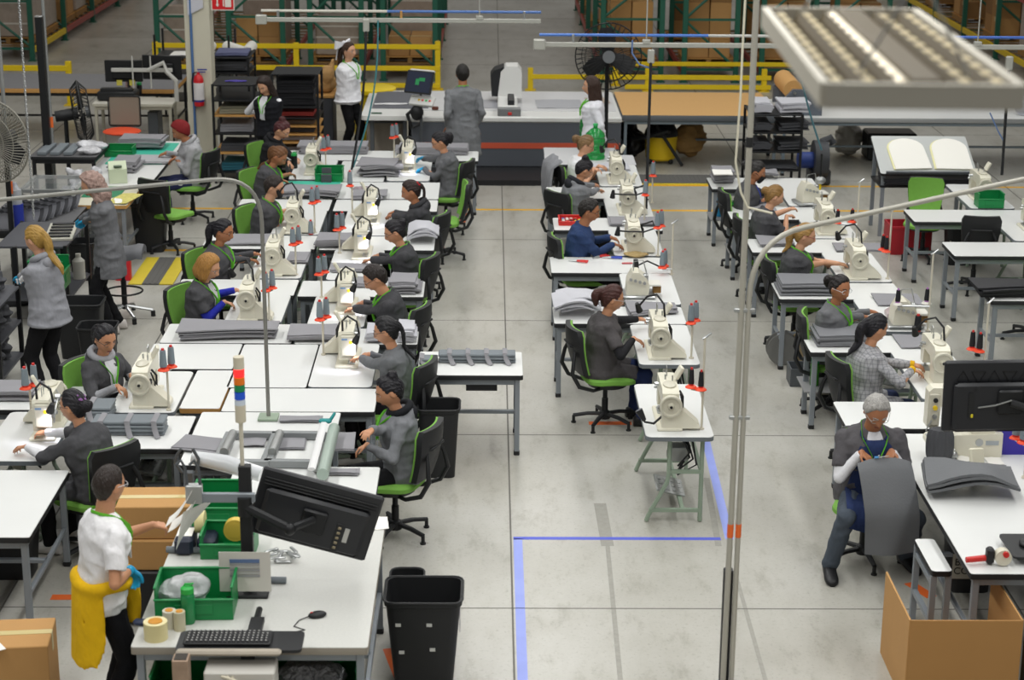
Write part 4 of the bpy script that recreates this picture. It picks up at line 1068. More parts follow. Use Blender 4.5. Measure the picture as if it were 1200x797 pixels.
worker('Q3', w['Q3'], 'seated woman with wavy blonde ponytail and dark green undersleeve', (943, 276), -4, lean=14, hands=((970, 309), (992, 311)), sleeve='short', forearm=None, hair=('pony', '#a07c46', .30, .02), tie=('band', '#c4202a'), glasses='#8a2a30', hpitch=18, bw=1.25, sk='c', lanyard='#c9d8e6')
worker('Q4', w['Q4'], 'seated woman in clear safety glasses and grey jacket facing the camera', (984, 338), -32, hyaw=-24, lean=8, hands=((1018, 371, .86), (1028, 366, .86)), hair=('pony', '#1d1716', .12), glasses='#cfd3d6', hpitch=12, top='#6d6e71', lanyard=LIME, sk='b', skirt=False, chairface=-8)
def yellow_top(q):
    m = MB()
    for k in (0, 1): m = MB(); m.cyl(q['El'][k].lerp(q['Wr'][k], .93), q['El'][k].lerp(q['Wr'][k], 1.08), .038, .032, 12); m.build('yellow_cuff', cloth('#d8a91c'), q['R'])
def plaid():
    m = mat('plaid', '#96969a', .9, bump=.5, bscale=8, bdist=.03); nt = m.node_tree; L = nt.links; b = nt.nodes['Principled BSDF']; tc = nt.nodes.new('ShaderNodeTexCoord'); prev = None
    for ax in 'XZY':
        w_ = nt.nodes.new('ShaderNodeTexWave'); w_.bands_direction = ax; w_.inputs['Scale'].default_value = 9.; w_.inputs['Distortion'].default_value = .3; L.new(tc.outputs['Object'], w_.inputs['Vector'])
        r = nt.nodes.new('ShaderNodeValToRGB'); r.color_ramp.elements[0].position = .12; r.color_ramp.elements[0].color = (.76, .76, .77, 1); r.color_ramp.elements[1].position = .22; r.color_ramp.elements[1].color = (1, 1, 1, 1); L.new(w_.outputs['Fac'], r.inputs['Fac'])
        if prev is None: prev = r.outputs['Color']; continue
        x = nt.nodes.new('ShaderNodeMix'); x.data_type = 'RGBA'; x.blend_type = 'MULTIPLY'; x.inputs['Factor'].default_value = 1; L.new(prev, x.inputs['A']); L.new(r.outputs['Color'], x.inputs['B']); prev = x.outputs['Result']
    x = nt.nodes.new('ShaderNodeMix'); x.data_type = 'RGBA'; x.blend_type = 'MULTIPLY'; x.inputs['Factor'].default_value = 1; x.inputs['A'].default_value = lin('#a6a6a9'); L.new(prev, x.inputs['B']); L.new(x.outputs['Result'], b.inputs['Base Color']); return m
worker('Q5', w['Q5'], 'seated woman in grey plaid blazer with long black ponytail, back half turned', (1026, 385), 22, lean=8, hands=((1078, 436, .83), (1080, 430, .85)), hair=('pony', '#15131a', .34, .03), topm=plaid(), hpitch=20, skirt=.1, extra=yellow_top, legs='#2a3350', inner='#d8a91c', chairface=14)
# ---- tables of the long block
TB = table
TB('long white back table under grey fabric stacks, before the cutting table', -2.75, 24.65, -.15, 25.3)
stable('white sewing table in front of the %s' % w['L2'], -2.28, 23.4, 24.6)
TB('white table with teal cutting mat beside the %s' % w['L3'], -2.34, 22.72, -1.90, 23.3)
TB('white table with wavy grey panels behind the %s machine' % 'short-sleeved worker\'s', -3.0, 21.68, -1.9, 22.28)
TB('broad white table carrying the big grey fabric pile', -1.88, 22.34, -.62, 23.28)
TB('white middle table behind the gloved woman\'s machine', -1.95, 23.32, -1.34, 24.6)
stable('white sewing table in front of the %s' % w['R1'], -1.03, 23.34, 24.6, True)
stable('white sewing table in front of the %s' % w['L4'], -2.18, 20.47, 21.66)
TB('white table with green bin behind the braided woman\'s machine', -1.85, 21.68, -.62, 22.28)
stable('white sewing table in front of the %s' % w['R2'], -1.4, 20.45, 21.66, True)
TB('white table with flat grey panels behind the %s' % w['L5'], -3.14, 19.85, -1.9, 20.45)
TB('white table with pale cloth heap behind the bespectacled woman', -1.85, 19.82, -.6, 20.43)
stable('white sewing table in front of the %s' % w['L5'], -2.2, 18.6, 19.83)
stable('white sewing table in front of the %s' % w['R3'], -1.4, 18.55, 19.79, True)
TB('white table between the black-ponytailed and the blonde-bobbed women', -3.14, 17.98, -1.94, 18.57)
TB('white table with folded grey pile behind the man under the lamp', -1.9, 17.95, -.65, 18.53)
stable('white sewing table in front of the %s' % w['L6'], -2.23, 17.0, 17.96)
stable('white sewing table in front of the %s' % w['R4'], -1.44, 16.86, 17.93, True)
TB('white table with long grey panel pile in front of the blonde bob', -3.0, 16.37, -1.8, 16.97)
TB('white table with thin grey pile next to the braided woman\'s machine', -1.77, 16.35, -.65, 16.84)
TB('bare white table next to the thread stand of the hooded woman', -3.04, 15.6, -2.235, 16.34)
TB('bare square white table in the middle of the long block', -2.22, 15.1, -1.545, 16.33)
stable('white sewing table in front of the %s' % w['R5'], -1.26, 15.09, 16.33, True)
stable('white sewing table in front of the %s' % w['L7'], -2.82, 14.42, 15.5)
TB('narrow white table with bare wooden edge', -2.53, 14.55, -2.2, 15.56, edge=M_wood)
TB('long bare white table behind the assembly frames', -2.18, 14.48, -.93, 15.07)
TB('white table carrying grey strip bundles behind the purple-scrunchie woman', -3.25, 13.6, -2.36, 14.36)
TB('big white assembly table under the grey window-like frames', -2.33, 13.25, -1.2, 14.46)
TB('white assembly table end with scissors hand resting on it', -1.9, 12.25, -.81, 13.22)
stable('white sewing table in front of the %s' % w['L8'], -3.6, 13.3, 14.42, True)
TB('white table with grey cloth at the edge of the photo', -4.9, 14.5, -3.35, 15.1)
TB('white table whose corner stands by the leaning woman\'s elbow', -4.9, 13.2, -3.95, 14.3)
TB('large bare white table left of the man with yellow sweater', -4.9, 11.86, -3.12, 13.13)
TB('white side table with grey strip bars and loops over the aisle', -.62, 15.45, .3, 16.13, tray=.1)
# ---- tables of the middle row
TB('grey-topped table behind the woman in white T-shirt', .74, 24.45, 1.95, 25.1, topm=mat('lam_grey', '#c4c4c6', .4))
TB('white table behind the woman with topknot', .71, 22.42, 1.95, 23.05)
TB('white table with red parts tray behind the man in navy', .74, 20.78, 1.98, 21.38)
TB('white table with pliers before the man in navy', .65, 18.9, 1.9, 19.55)
TB('white table with crumpled pale cloth behind the auburn-ponytailed woman', .62, 17.04, 1.88, 17.62)
stable('white sewing table in front of the %s' % w['M1'], 1.66, 23.1, 24.4)
stable('white sewing table in front of the %s' % w['M2'], 1.66, 21.42, 22.38)
stable('white sewing table in front of the %s' % w['M3'], 1.62, 19.6, 20.75)
stable('white sewing table under the overlock machine', 1.62, 17.68, 18.85)
stable('white sewing table in front of the %s' % w['M4'], 1.6, 15.75, 16.98)
stable('unattended white sewing table on sage green frame ending the middle row', 1.51, 13.88, 15.2)
# ---- tables of the right row
RW = dict(tray=None)
TB('white table with white-topped stack behind the masked person', 2.79, 23.0, 4.15, 23.66)
TB('white table with grey scraps behind the blonde bun', 2.83, 21.36, 4.15, 22.0)
TB('white table with rounded grey panels behind the wavy ponytail', 2.87, 19.8, 4.15, 20.4)
TB('white table with quilted grey stack behind the safety glasses woman', 2.89, 17.93, 4.15, 18.54)
TB('white table with folded grey stack behind the plaid blazer', 2.91, 16.16, 4.18, 16.68)
TB('bare white table behind the white-haired man', 2.87, 14.12, 4.1, 14.78)
stable('white sewing table in front of the %s' % w['Q1'], 3.88, 22.03, 22.97)
stable('white sewing table in front of the %s' % w['Q2'], 3.88, 20.42, 21.34)
stable('white sewing table in front of the %s' % w['Q3'], 3.88, 18.57, 19.77)
stable('white sewing table in front of the %s' % w['Q4'], 3.88, 16.8, 17.9)
stable('white sewing table in front of the %s' % w['Q5'], 3.9, 14.82, 16.18)
TB('white table under the chair by the drafting desk', 4.96, 21.28, 6.9, 21.9, tray=.0)
TB('white table standing in front of the black-backed empty chair', 5.05, 19.68, 7.2, 20.3)
TB('white table carrying the round black pads', 5.0, 17.9, 6.6, 18.5)
stable('unattended white sewing table with green bin', 6.05, 21.95, 23.3)
stable('unattended white sewing table at the right edge of the photo', 6.15, 20.34, 21.26)
# ---- machines
def mach(k, x, y, **a): return machine('cream sewing machine of the %s' % w[k], x, y, **a)
mach('L2', -2.28, 23.86); mach('L4', -2.2, 20.72, lamp='loop'); mach('L5', -2.22, 18.9); mach('L6', -2.28, 17.27, lamp='loop'); mach('L7', -2.83, 14.75)
mach('R1', -1.06, 24.1, flip=True, auto=True); mach('R2', -1.36, 21.2, flip=True, auto=True); mach('R3', -1.36, 19.62, flip=True, auto=True); mach('R4', -1.38, 17.55, flip=True, auto=True); mach('R5', -1.24, 15.88, flip=True, auto=True); mach('L8', -3.46, 14.02, flip=True, auto=True)
mach('M1', 1.63, 23.1, lamp='arm') if False else machine('cream sewing machine of the woman in white T-shirt', 1.6, 23.42, lamp='loop')
machine('cream sewing machine of the woman with topknot', 1.62, 21.72, lamp='arm')
machine('cream sewing machine of the man in navy sweatshirt', 1.56, 19.9, lamp='arm')
machine('cream sewing machine of the auburn-ponytailed woman', 1.52, 16.12, lamp='loop')
machine('unattended cream sewing machine with drooping lamp ending the middle row', 1.44, 14.26, lamp='droop')
spawn('overlock', make_overlock, 'cream overlock machine without operator in the middle row', 'sewing machine', (1.48, 17.98, .762), 0)
spawn('overlock', make_overlock, 'small cream overlock machine in front of the masked person', 'sewing machine', (3.86, 22.15, .762), .2)
mach('Q2', 3.8, 20.78); mach('Q3', 3.8, 18.86, lamp='loop')
spawn('overlock', make_overlock, 'cream overlock machine under the thread tray of the safety glasses woman', 'sewing machine', (3.92, 16.98, .762), 0)
machine('cream sewing machine of the woman in plaid blazer', 3.86, 15.42, lamp='loop')
machine('unattended cream sewing machine behind the green bin', 6.0, 22.45)
machine('unattended cream sewing machine at the right edge of the photo', 6.2, 20.8)
# ---- thread
T2 = ((-.02, -.045), (.03, .045))
def st(where, px, py, h, offs=T2, **k): p = W(px, py, .76); spools(where, p.x, p.y, .7605, h, offs, **k)
st('beside the dark red bun', 382, 203, .31); st('beside the short-sleeved worker', 369, 273, .35); st('beside the black-ponytailed woman', 347, 322, .33); st('beside the blonde bob', 316, 380, .34); st('beside the hooded woman with glasses', 198, 481, .36)
st('beside the purple-scrunchie woman', 37, 489, .26)
st('beside the gloved woman', 462, 188, .31); st('beside the red hair tie', 413, 255, .38, offs=((-.02, -.02),)); st('beside the black bun', 398, 297, .27); st('beside the lamp-lit man', 377, 349, .25); st('beside the black braid', 379, 416, .34)
st('beside the white T-shirt', 764, 238, .34, offs=((.0, -.03),)); st('beside the topknot', 755, 262, .34, offs=((.0, -.03),)); st('beside the navy sweatshirt', 771, 300, .32)
st('beside the pliers table', 787, 322, .08, offs=((-.10, -.02), (-.07, .06)), tall=.55)
st('beside the auburn ponytail', 810, 420, .34); st('beside the unattended machine', 822, 503, .34, offs=((-.09, .04), (-.02, -.02)), tm='b', tall=.76, r=.022, tl=.13)
st('beside the blonde bun', 1003, 286, .24, offs=((-.22, 0), (-.05, .05)), tm='b', tall=.70, r=.026, tl=.12); st('beside the wavy ponytail', 1040, 327, .30, offs=((-.04, -.03), (-.06, .05)), tm='b', tall=.72, r=.024, tl=.13)
p = W(1087, 388, .76); spools('on the tray stand', p.x, p.y, .7605, .26, ((-.30, 0.), (-.02, .04)), tm='b', tall=.75, r=.024, tl=.12, sm=mat('saucer_white', '#d9d6cd', .4), capm=mat('cone_pink', '#b77fc0', .5))
p = W(1075, 388, .76); spawn(('spool', 'b', .036, .15), lambda: make_spool(M_threadb, .15, .036), 'thick black thread cone standing on the white table by the plaid blazer', 'thread cone', (p.x, p.y, .7605))
p = W(1152, 440, .76); spools('before the black-backed chairs', p.x, p.y, .76, .22, ((-.05, 0), (-.10, .06)), tm='b', tall=.66, r=.026, tl=.14)
p = W(361, 275, .76); spawn(('spool', 'g', .030, .15), lambda: make_spool(M_thread, .15, .03), 'grey thread cone standing on the table before the short-sleeved worker', 'thread cone', (p.x+.03, p.y+.02, .7605))
p = W(356, 270, .76); spawn(('spool', 'green', .024, .13), lambda: make_spool(mat('thread_green', '#1d6a40', .8), .13, .024, mat('dark_cap', '#2a2a2a', .5)), 'dark green thread cone standing on the table before the short-sleeved worker', 'thread cone', (p.x, p.y+.03, .7605))
# ---- cut fabric
def fstack(label, px, py, wd, d, n, z=.75, **k): p = W(px, py, z); stack('grey fabric panel %s' % label, 'fabric panels %s' % label, p.x, p.y, z+.002, wd, d, n, **k)
fstack('stacked on the long back table behind the cables', 392, 178, .95, .42, 5, th=.022); fstack('stacked at the end of the long back table', 508, 179, 1.0, .40, 5, th=.02)
fstack('in the big pile by the gloved woman', 446, 203, .52, .55, 8, jit=.045, th=.018, wav=.014); fstack('lying wavy behind the short-sleeved worker', 358, 229, .85, .42, 5, wav=.025, th=.014)
fstack('lying under the green bin table', 432, 231, .42, .38, 4); fstack('spread on the table behind the black ponytail', 292, 283, .62, .46, 2)
fstack('piled between the two thread stands', 393, 286, .42, .42, 5, m=M_fab, th=.016); fstack('lying flat before the lamp-lit man', 420, 333, .3, .3, 3, th=.01)
fstack('folded in the pile behind the lamp-lit man', 475, 339, .30, .42, 7, jit=.03, th=.016, m=M_fab); fstack('in the long pile in front of the blonde bob', 268, 393, .92, .42, 7, th=.013, wav=.01, cut=.35); fstack('in the thin pile by the braided woman', 369, 394, .50, .40, 5)
fstack('beside the handwheel of the black ponytail', 349, 304, .22, .40, 2, z=.762); fstack('spread under the ring lamp', 415, 316, .5, .28, 2, z=.762)
fstack('on the table by the white T-shirt', 716, 198, .5, .38, 3, m=M_fabl); fstack('spread on the table behind the navy sweatshirt', 742, 262, .6, .36, 3)
fstack('spread on the table by the overlock machine', 765, 366, .48, .40, 4, cut=.5, jit=.04)
fstack('rolled behind the masked person', 893, 207, .42, .36, 3, wav=.03); fstack('in the white-topped stack behind the masked person', 846, 212, .27, .38, 9, th=.017, jit=.012)
fstack('behind the blonde bun', 895, 247, .3, .4, 3); fstack('rounded at the table corner behind the wavy ponytail', 908, 285, .40, .44, 3, cut=.3, m=M_fab); fstack('quilted and stacked behind the safety glasses', 944, 340, .58, .46, 6, th=.018, m=mat('fabric_mid', '#77787c', .85, noise=.06, nscale=5)); fstack('folded behind the plaid blazer', 985, 400, .50, .42, 5, th=.02, m=mat('fabric_mid', '#77787c'))
fstack('lying by the machine of the wavy ponytail', 1005, 292, .55, .34, 2); fstack('spread behind the plaid blazer\'s machine', 1078, 402, .45, .40, 1); fstack('spread under the thread tray', 1053, 352, .5, .42, 1, z=.762)
fstack('on the white table with the tied grey cloth', 12, 463, .5, .34, 5, th=.015)
def pale(label, px, py, wd, d, n, z=.75, **k): p = W(px, py, z); stack('pale grey cloth piece %s' % label, 'pale cloth %s' % label, p.x, p.y, z+.002, wd, d, n, m=M_fabl, **k)
pale('heaped behind the bespectacled woman', 496, 281, .34, .5, 6, th=.016, slump=.6, wav=.02); pale('behind the braid', 477, 396, .16, .36, 6, th=.02); pale('by the braided woman\'s machine', 440, 396, .16, .36, 5, th=.018)
pale('crumpled on the table behind the auburn ponytail', 676, 366, .42, .46, 7, th=.016, slump=.45, wav=.025, jit=.04)
p = W(846, 203, .91); stack('white paper sheet on top of the stack behind the masked person', 'paper sheets on the stack', p.x, p.y-.02, .912, .26, .34, 1, m=M_paper, name='paper_sheet', cat='paper', wav=.004)
# strip bundles with hanging loops
def bundle(label, x, y, z, L, d, n, rz=0., loops=3, h=.028):
    R = thing('strip_bundle', label, 'fabric strips', (x, y, z), rz)
    for k in range(n):
        m = MB(); m.box((.004*math.sin(k*9), .01*math.sin(k*5), h*(k+.5)), (L*(1-.02*(k % 2)), d, h*.86), .006); m.build('strip', mat('strip_grey', '#737a7f', .7, noise=.08, nscale=6), R)
    for k in range(loops):
        m = MB(); xx = L*(-.36+.72*k/max(1, loops-1)); H = h*n
        m.tube([(xx-.01, d/2+.006, H*.3), (xx, d/2, H+.006), (xx, -d/2, H+.006), (xx+.01, -d/2-.012, H*.5), (xx+.03, -d/2-.05, .012), (xx+.05, -d/2-.07, .008)], .022, 6, flat=.004); m.build('strap', M_fab, R)
    return R
p = W(118, 489, .75); bundle('short bundle of grey strips in front of the hooded woman', p.x, p.y+.02, .752, .20, .26, 4, loops=1)
p = W(152, 506, .75); bundle('long bundle of grey strips with drooping straps on the white table', p.x, p.y, .752, .58, .20, 4, loops=3)
bundle('row of grey strips with four straps on the aisle table', -.10, 15.86, .752, .68, .15, 3, loops=4); bundle('grey strips end beside the braided woman\'s chair', -.53, 15.80, .752, .16, .15, 2, loops=1)
p = W(80, 520, .762)
# empty chairs
chair('empty task chair, black back turned to us, by the teal mat table', -3.95, 22.7, 62); chair('empty green-cushioned chair between the gloved woman and the red hair tie', -.58, 22.35, 184)
chair('empty chair with broad green back facing us by the drafting desk', 5.35, 22.45, -102); chair('empty black-backed chair between two bare white tables', 5.62, 21.0, 84); chair('empty black-backed chair behind the round black pads', 5.75, 19.05, 92); chair('empty chair seen from behind before the round black pads', 5.75, 17.35, 110)
# ------------------------------------------------------------------ back of the hall
def st_person(key, label, head, face, **k): return person(key, label, head, face, pose='stand', **k)
q = st_person('B1', 'standing woman with long dark wavy hair in black vest looking at a phone', (310, 100), -118, lean=3, hpitch=34, hands=((300, 134, 1.06), (303, 132, 1.06)), hair=('long', '#2a1d18'), top='#1c1d22', sleeve='none', forearm='#e2e2e6', vest=True, skirt=.06, lanyard=LIME, inner='#dcdce0', sk='c', legs='#141416', s=.98)
hd = q['root']+q['Rz'] @ (q['Wr'][0]+q['Hd'][0]*.08); m = MB(); m.box((0, 0, 0), (.075, .15, .009), .004); tag(m.build('phone', M_black, None, hd+Vector((0, 0, .035)), q['face']), 'black phone in the hands of the woman in black vest', 'phone')
def bow(q):
    M = q['MH']; m = MB()
    for sg in (-1, 1):
        m.loft([[M @ Vector((-.075-.03*u, sg*(.01+.14*u), .09+s*(.018+.040*u)-.01*u)) for s in (-1, -.3, .3, 1)]+[M @ Vector((-.105-.03*u, sg*(.01+.14*u), .09+s*(.018+.040*u)-.01*u)) for s in (1, .3, -.3, -1)] for u in (0, .5, 1)])
        m.tube([M @ Vector((-.10, sg*.02, .10)), M @ Vector((-.16, sg*.05, 0)), M @ Vector((-.17, sg*.06, -.14))], .03, 6, flat=.008)
    m.ell(M @ Vector((-.095, 0, .105)), .03, 8, 6); m.build('hair_bow', mat('bow_white', '#e9e9ee', .7), q['R'])
st_person('B2', 'standing woman with big white hair bow and white T-shirt, hands clasped', (409, 60), -35, lean=0, hpitch=4, hands=((428, 86, 1.12), (426, 84, 1.12)), hair=('pony', '#3a2618', .34), top='#e6e6ea', sleeve='short', skirt=.04, collar=False, sk='c', legs='#121214', extra=bow, lanyard=LIME, glasses='#888888', shoe='#2a2a2a', s=1.02)
st_person('B3', 'standing man in long grey coat with his back to the camera at the cutting table', (542, 87), 104, lean=2, hpitch=10, hyaw=-10, hair=('short', '#17130f'), male=True, top='#77797c', skirt=.42, legs='#4a4038', lanyard=LIME, s=1.04, shoe='#2a2a2a', sk='b')
st_person('B4', 'standing woman in white shirt with long straight brown hair by the big fan', (693, 101), 176, lean=2, hpitch=6, hair=('long', '#3a2820'), top='#e0e0e6', skirt=.05, lanyard=LIME, glasses='#999999', sk='c', legs='#8a5a40', s=.99)
# cutting table
ZC, y0, y1 = .83, 27.5, 29.75
R = thing('cutting_table', 'long grey computer cutting table with orange stripe and white edge', 'cutting machine', (0, y0, 0))
xa, xb, xl = -1.16, 1.95, -1.9
m = MB(); m.box(((xa+xb)/2, 1.12, .43), (xb-xa, 2.24, .70), .012); m.build('cabinet', mat('cutter_grey', '#565a61', .5, noise=.03), R)
m = MB(); m.box(((xa+xb)/2, -.003, .40), (xb-xa-.02, .012, .085)); m.build('orange_stripe', mat('stripe_orange', '#c9573c', .5, noise=.12, nscale=.8), R)
m = MB(); m.box(((xa+xb)/2, .05, .04), (xb-xa-.1, 2.0, .08)); m.build('plinth', M_black, R)
m = MB(); m.box(((xa+xb)/2, 1.12, ZC-.04), (xb-xa+.02, 2.28, .09), .02); m.build('rim', mat('cutter_white', '#d9d9d6', .4), R)
m = MB(); m.box(((xa+xb)/2+.05, 1.3, ZC+.008), (xb-xa-.2, 1.7, .012)); m.build('cutting_bed', mat('bed_white', '#cfcfd0', .35, noise=.10, nscale=3), R)
m = MB(); top_slab(m, rrect(xl, -.02, xa, 2.24, .08, 4), ZC-.06, ZC+.006); m.build('infeed_top', [mat('cutter_white', '#d9d9d6'), mat('cutter_white', '#d9d9d6')], R)
m = MB(); m.box((xl+.55, 1.35, ZC+.012), (.85, 1.5, .012)); m.build('infeed_belt', mat('belt_grey', '#5f6168', .6, noise=.08), R)
for x in (xl+.15, xa-.1):
    for y in (.2, 2.0): m = MB(); m.box((x, y, ZC/2-.05), (.06, .06, ZC-.1), .004); m.build('leg', M_dkgrey, R)
R = thing('plotter_carriage', 'white cutting head with black front straddling the cutting table', 'cutting carriage', (.27, 28.2, ZC+.016))
m = MB(); m.box((.0, .0, .06), (.30, 1.0, .09), .02); m.build('gantry_beam', mat('cutter_white', '#d9d9d6'), R)
T = Matrix(((1, 0, 0, 0), (0, 0, -1, .6), (0, 1, 0, 0), (0, 0, 0, 1))); m = MB(); m.prism([(-.15, .08), (.22, .08), (.22, .48), (.16, .56), (-.02, .56), (-.10, .48)], -.22, .22, T); m.build('hood', mat('cutter_white', '#d9d9d6'), R, smooth=25)
m = MB(); m.prism([(-.24, .10), (-.13, .10), (-.02, .50), (-.06, .55), (-.20, .50), (-.26, .42)], -.2, .2, T); m.build('tool_carriage', M_black, R, smooth=25)
m = MB(); m.box((.05, -.1, .14), (.10, .6, .08), .01); m.build('cable_chain', M_black, R)
m = MB(); m.box((.02, -.60, .02), (.34, .18, .16), .006); m.build('end_box', mat('box_grey', '#77797a', .4), R); m = MB(); m.box((.03, -.695, .03), (.06, .02, .045), .008); m.build('red_button', M_red, R)
p = WY(487, 122, 27.35); R = thing('control_console', 'tilted console with monitor and colour buttons at the cutting table', 'console', (p.x, 27.35, 0))
m = MB(); m.box((.08, 0, p.z-.05), (.03, .03, .6)); m.tube([(.08, 0, 0), (.08, 0, p.z)], .022); m.box((.08, 0, .01), (.34, .3, .02), .005); m.build('stand', M_dkgrey, R)
C = Matrix.Translation((.06, -.06, p.z+.33)) @ Matrix.Rotation(math.radians(-28), 4, 'Z') @ Matrix.Rotation(math.radians(-22), 4, 'X')
m = MB(); m.box((0, 0, 0), (.44, .04, .34), .008, C); m.build('screen_housing', M_black, R); m = MB(); m.box((0, -.021, 0), (.40, .004, .30), 0, C); sc = m.build('screen', mat('screen_dark', '#262b3a', .2, emit=.35), R)
m = MB(); m.box((-.02, -.025, .0), (.06, .004, .09), 0, C); m.box((.05, -.025, .04), (.1, .004, .05), 0, C); m.build('green_plot', mat('plot_green', '#2f8a52', .3, emit=.15), sc)
m = MB(); m.box((-.01, .05, .02), (.40, .05, .36), .008, C); m.build('back_cover', mat('cutter_white', '#d9d9d6'), R)
C2 = Matrix.Translation((.10, -.09, p.z+.06)) @ Matrix.Rotation(math.radians(-28), 4, 'Z') @ Matrix.Rotation(math.radians(-40), 4, 'X'); m = MB(); m.box((0, 0, 0), (.40, .05, .16), .01, C2); bx = m.build('button_panel', mat('cutter_white', '#d9d9d6'), R)
for k, c in enumerate(('#d8b21e', '#cf2f2a', '#2fae5a', '#cf2f2a')): m = MB(); m.box((-.04+.06*k, -.028, .0), (.03, .012, .03), .004, C2); m.build('button', mat('btn_'+c, c, .4, emit=.2), bx)
m = MB(); m.ell((.02, -.03, p.z-.12), (.10, .08, .12), 9, 7); m.tube([(0, 0, p.z-.05), (-.12, -.02, p.z-.15), (-.06, 0, p.z-.35), (.05, 0, p.z-.3)], .03); m.build('cable_bundle', M_black, R)
# things on and under it
RW_ = random.Random(2)
def paper(label, px, py, z, wd, d, rz=0, m=None, group=None, name='paper_sheet', cat='paper', th=.003):
    p = W(px, py, z) if py is not None else Vector((px[0], px[1], z)); mb = MB(); mb.sheet([[(-wd/2+wd*i/4, -d/2+d*j/4, .004+.004*math.sin(i*2+j)) for j in range(4, -1, -1)] for i in range(5)], th)
    return single(name, label, cat, mb, m or M_paper, (p.x, p.y, z+.003), rz, group)
paper('white cloth strip on the grey infeed belt of the cutting table', 458, 122, ZC+.02, .5, .12, .1, mat('white_cloth', '#dededf', .8))
p = W(435, 134, ZC); m = MB(); m.box((0, 0, .012), (.16, .03, .02), .006); single('hand_cutter', 'small green hand cutter on the white end of the cutting table', 'tool', m, mat('tool_green', '#3c5a44', .5), (p.x+.08, p.y, ZC+.008))
p = W(510, 130, ZC); m = MB(); m.box((0, 0, .025), (.10, .06, .05), .012); single('barcode_scanner', 'small black and orange device on the cutting table by the console', 'device', m, mat('device_orange', '#5a2a1a', .5), (p.x, p.y, ZC+.016))
for k, (px, py, wd_, d_) in enumerate(((575, 122, .55, .7), (655, 122, .7, .75), (700, 118, .35, .5))): paper('grey film-covered cloth lay on the cutting bed, %s of the three from the console' % ('first', 'second', 'third')[k], px, py, ZC+.016, wd_, d_, .03*k, mat('lay_grey%d' % k, ('#a3a4aa', '#acadb2', '#b9a898')[k], .35, noise=.08, nscale=9), name='cloth_lay', cat='cloth')
R = thing('fabric_hamper', 'taupe cloth hamper under the end of the cutting table', 'hamper', (-1.58, 28.35, 0)); m = MB()
rr = []
for z, k in ((.02, .92), (.3, 1.0), (.62, .97), (.62, .90), (.1, .86)): rr.append([(x*k+.01*math.sin(y*30), y*k, z+.012*math.sin(7*x+5*y)*(z > .1)) for x, y in rrect(-.30, -.22, .30, .22, .07, 4)])
m.loft(rr); m.build('cloth_body', mat('hamper_taupe', '#8d857a', .9, noise=.1, bump=.5, bscale=8, bdist=.03), R, smooth=60); m = MB(); m.tube([(x*.98, y*.98, .62) for x, y in rrect(-.30, -.22, .30, .22, .07, 4)], .012, 6, True); m.build('rim', M_dkgrey, R)
p = W(437, 165, 0); R = thing('yellow_drum', 'tall yellow drum behind the cutting table', 'drum', (p.x, p.y, 0)); m = MB(); m.lathe([(.27, 0), (.29, .05), (.34, .80), (.37, .81), (.37, .86), (.33, .86), (.31, .80)], 24); m.build('drum_body', mat('drum_yellow', '#dfc31d', .45), R); m = MB(); m.lathe([(.35, .79), (.385, .80), (.385, .86), (.36, .87)], 24); m.build('rim', mat('drum_yellow', '#dfc31d'), R)
# shelf carts
def cart(label, px0, px1, y, d, levels, h, m=None, name='shelf_cart', posts=True, wood=()):
    x0, x1 = WY(px0, 120, y).x, WY(px1, 120, y).x; R = thing(name, label, 'shelf', ((x0+x1)/2, y, 0)); a = (x1-x0)/2; m = m or M_blackm
    for sx in (-1, 1):
        for yy in (0, d): mb = MB(); mb.box((sx*(a-.02), yy, h/2), (.035, .035, h), .003); mb.build('post', m, R)
    for k, z in enumerate(levels):
        mb = MB(); mb.box((0, d/2, z), (2*a-.01, d+.02, .022), .003); mb.build('shelf', M_wood if k in wood else m, R)
    return x0, x1
def lay(label, group, x0, x1, y, z, d, n, th, m, fill=.92):
    stack(label, group, (x0+x1)/2, y, z+.001, (x1-x0)*fill, d*.88, n, m=m, th=th, jit=.015, wav=.004)
lv = [.16, .44, .72, .98, 1.2, 1.42]
x0, x1 = cart('black shelf cart of fabric layers right of the column', 248, 300, 26.6, .75, lv, 1.44, wood=(1, 3))
for k, (mm, nm) in enumerate(((mat('fab_teal', '#2f6a7a', .85), 'teal'), (M_fabd, 'charcoal'), (M_fab, 'grey'), (mat('fab_olive', '#8a8672', .85), 'olive'), )): lay('%s folded cloth in the shelf cart right of the column' % nm, '%s cloth right of the column' % nm, x0+.04, x1-.04, 26.95, lv[k]+.012, .6, 3, .035, mm)
paper('pair of purple oval patches on top of the cart right of the column', ((x0+x1)/2, 26.9), None, 1.433, .3, .12, 0, mat('fab_purple', '#4a3f9a', .8), name='fabric_patch', cat='patch')
x0, x1 = cart('second dark shelf cart behind the column carrying a blue pad', 247, 294, 28.3, .8, [.5, 1.0, 1.32, 1.55], 1.57)
stack('blue-grey oval pad on the tray behind the column', 'blue-grey pads', (x0+x1)/2, 28.7, 1.565, (x1-x0)*.9, .6, 2, m=mat('fab_bluegrey', '#5c6080', .8), th=.02); stack('dark folded cloth behind the column', 'dark cloth behind the column', (x0+x1)/2, 28.7, 1.335, (x1-x0)*.85, .6, 4, m=M_fabd, th=.035)
lv = [.14, .34, .50, .62, .74, .86, 1.02, 1.5]
x0, x1 = cart('black shelf cart with red and green cloth behind the woman in vest', 318, 374, 27.1, .7, lv, 1.5, wood=(1, 2, 3, 4))
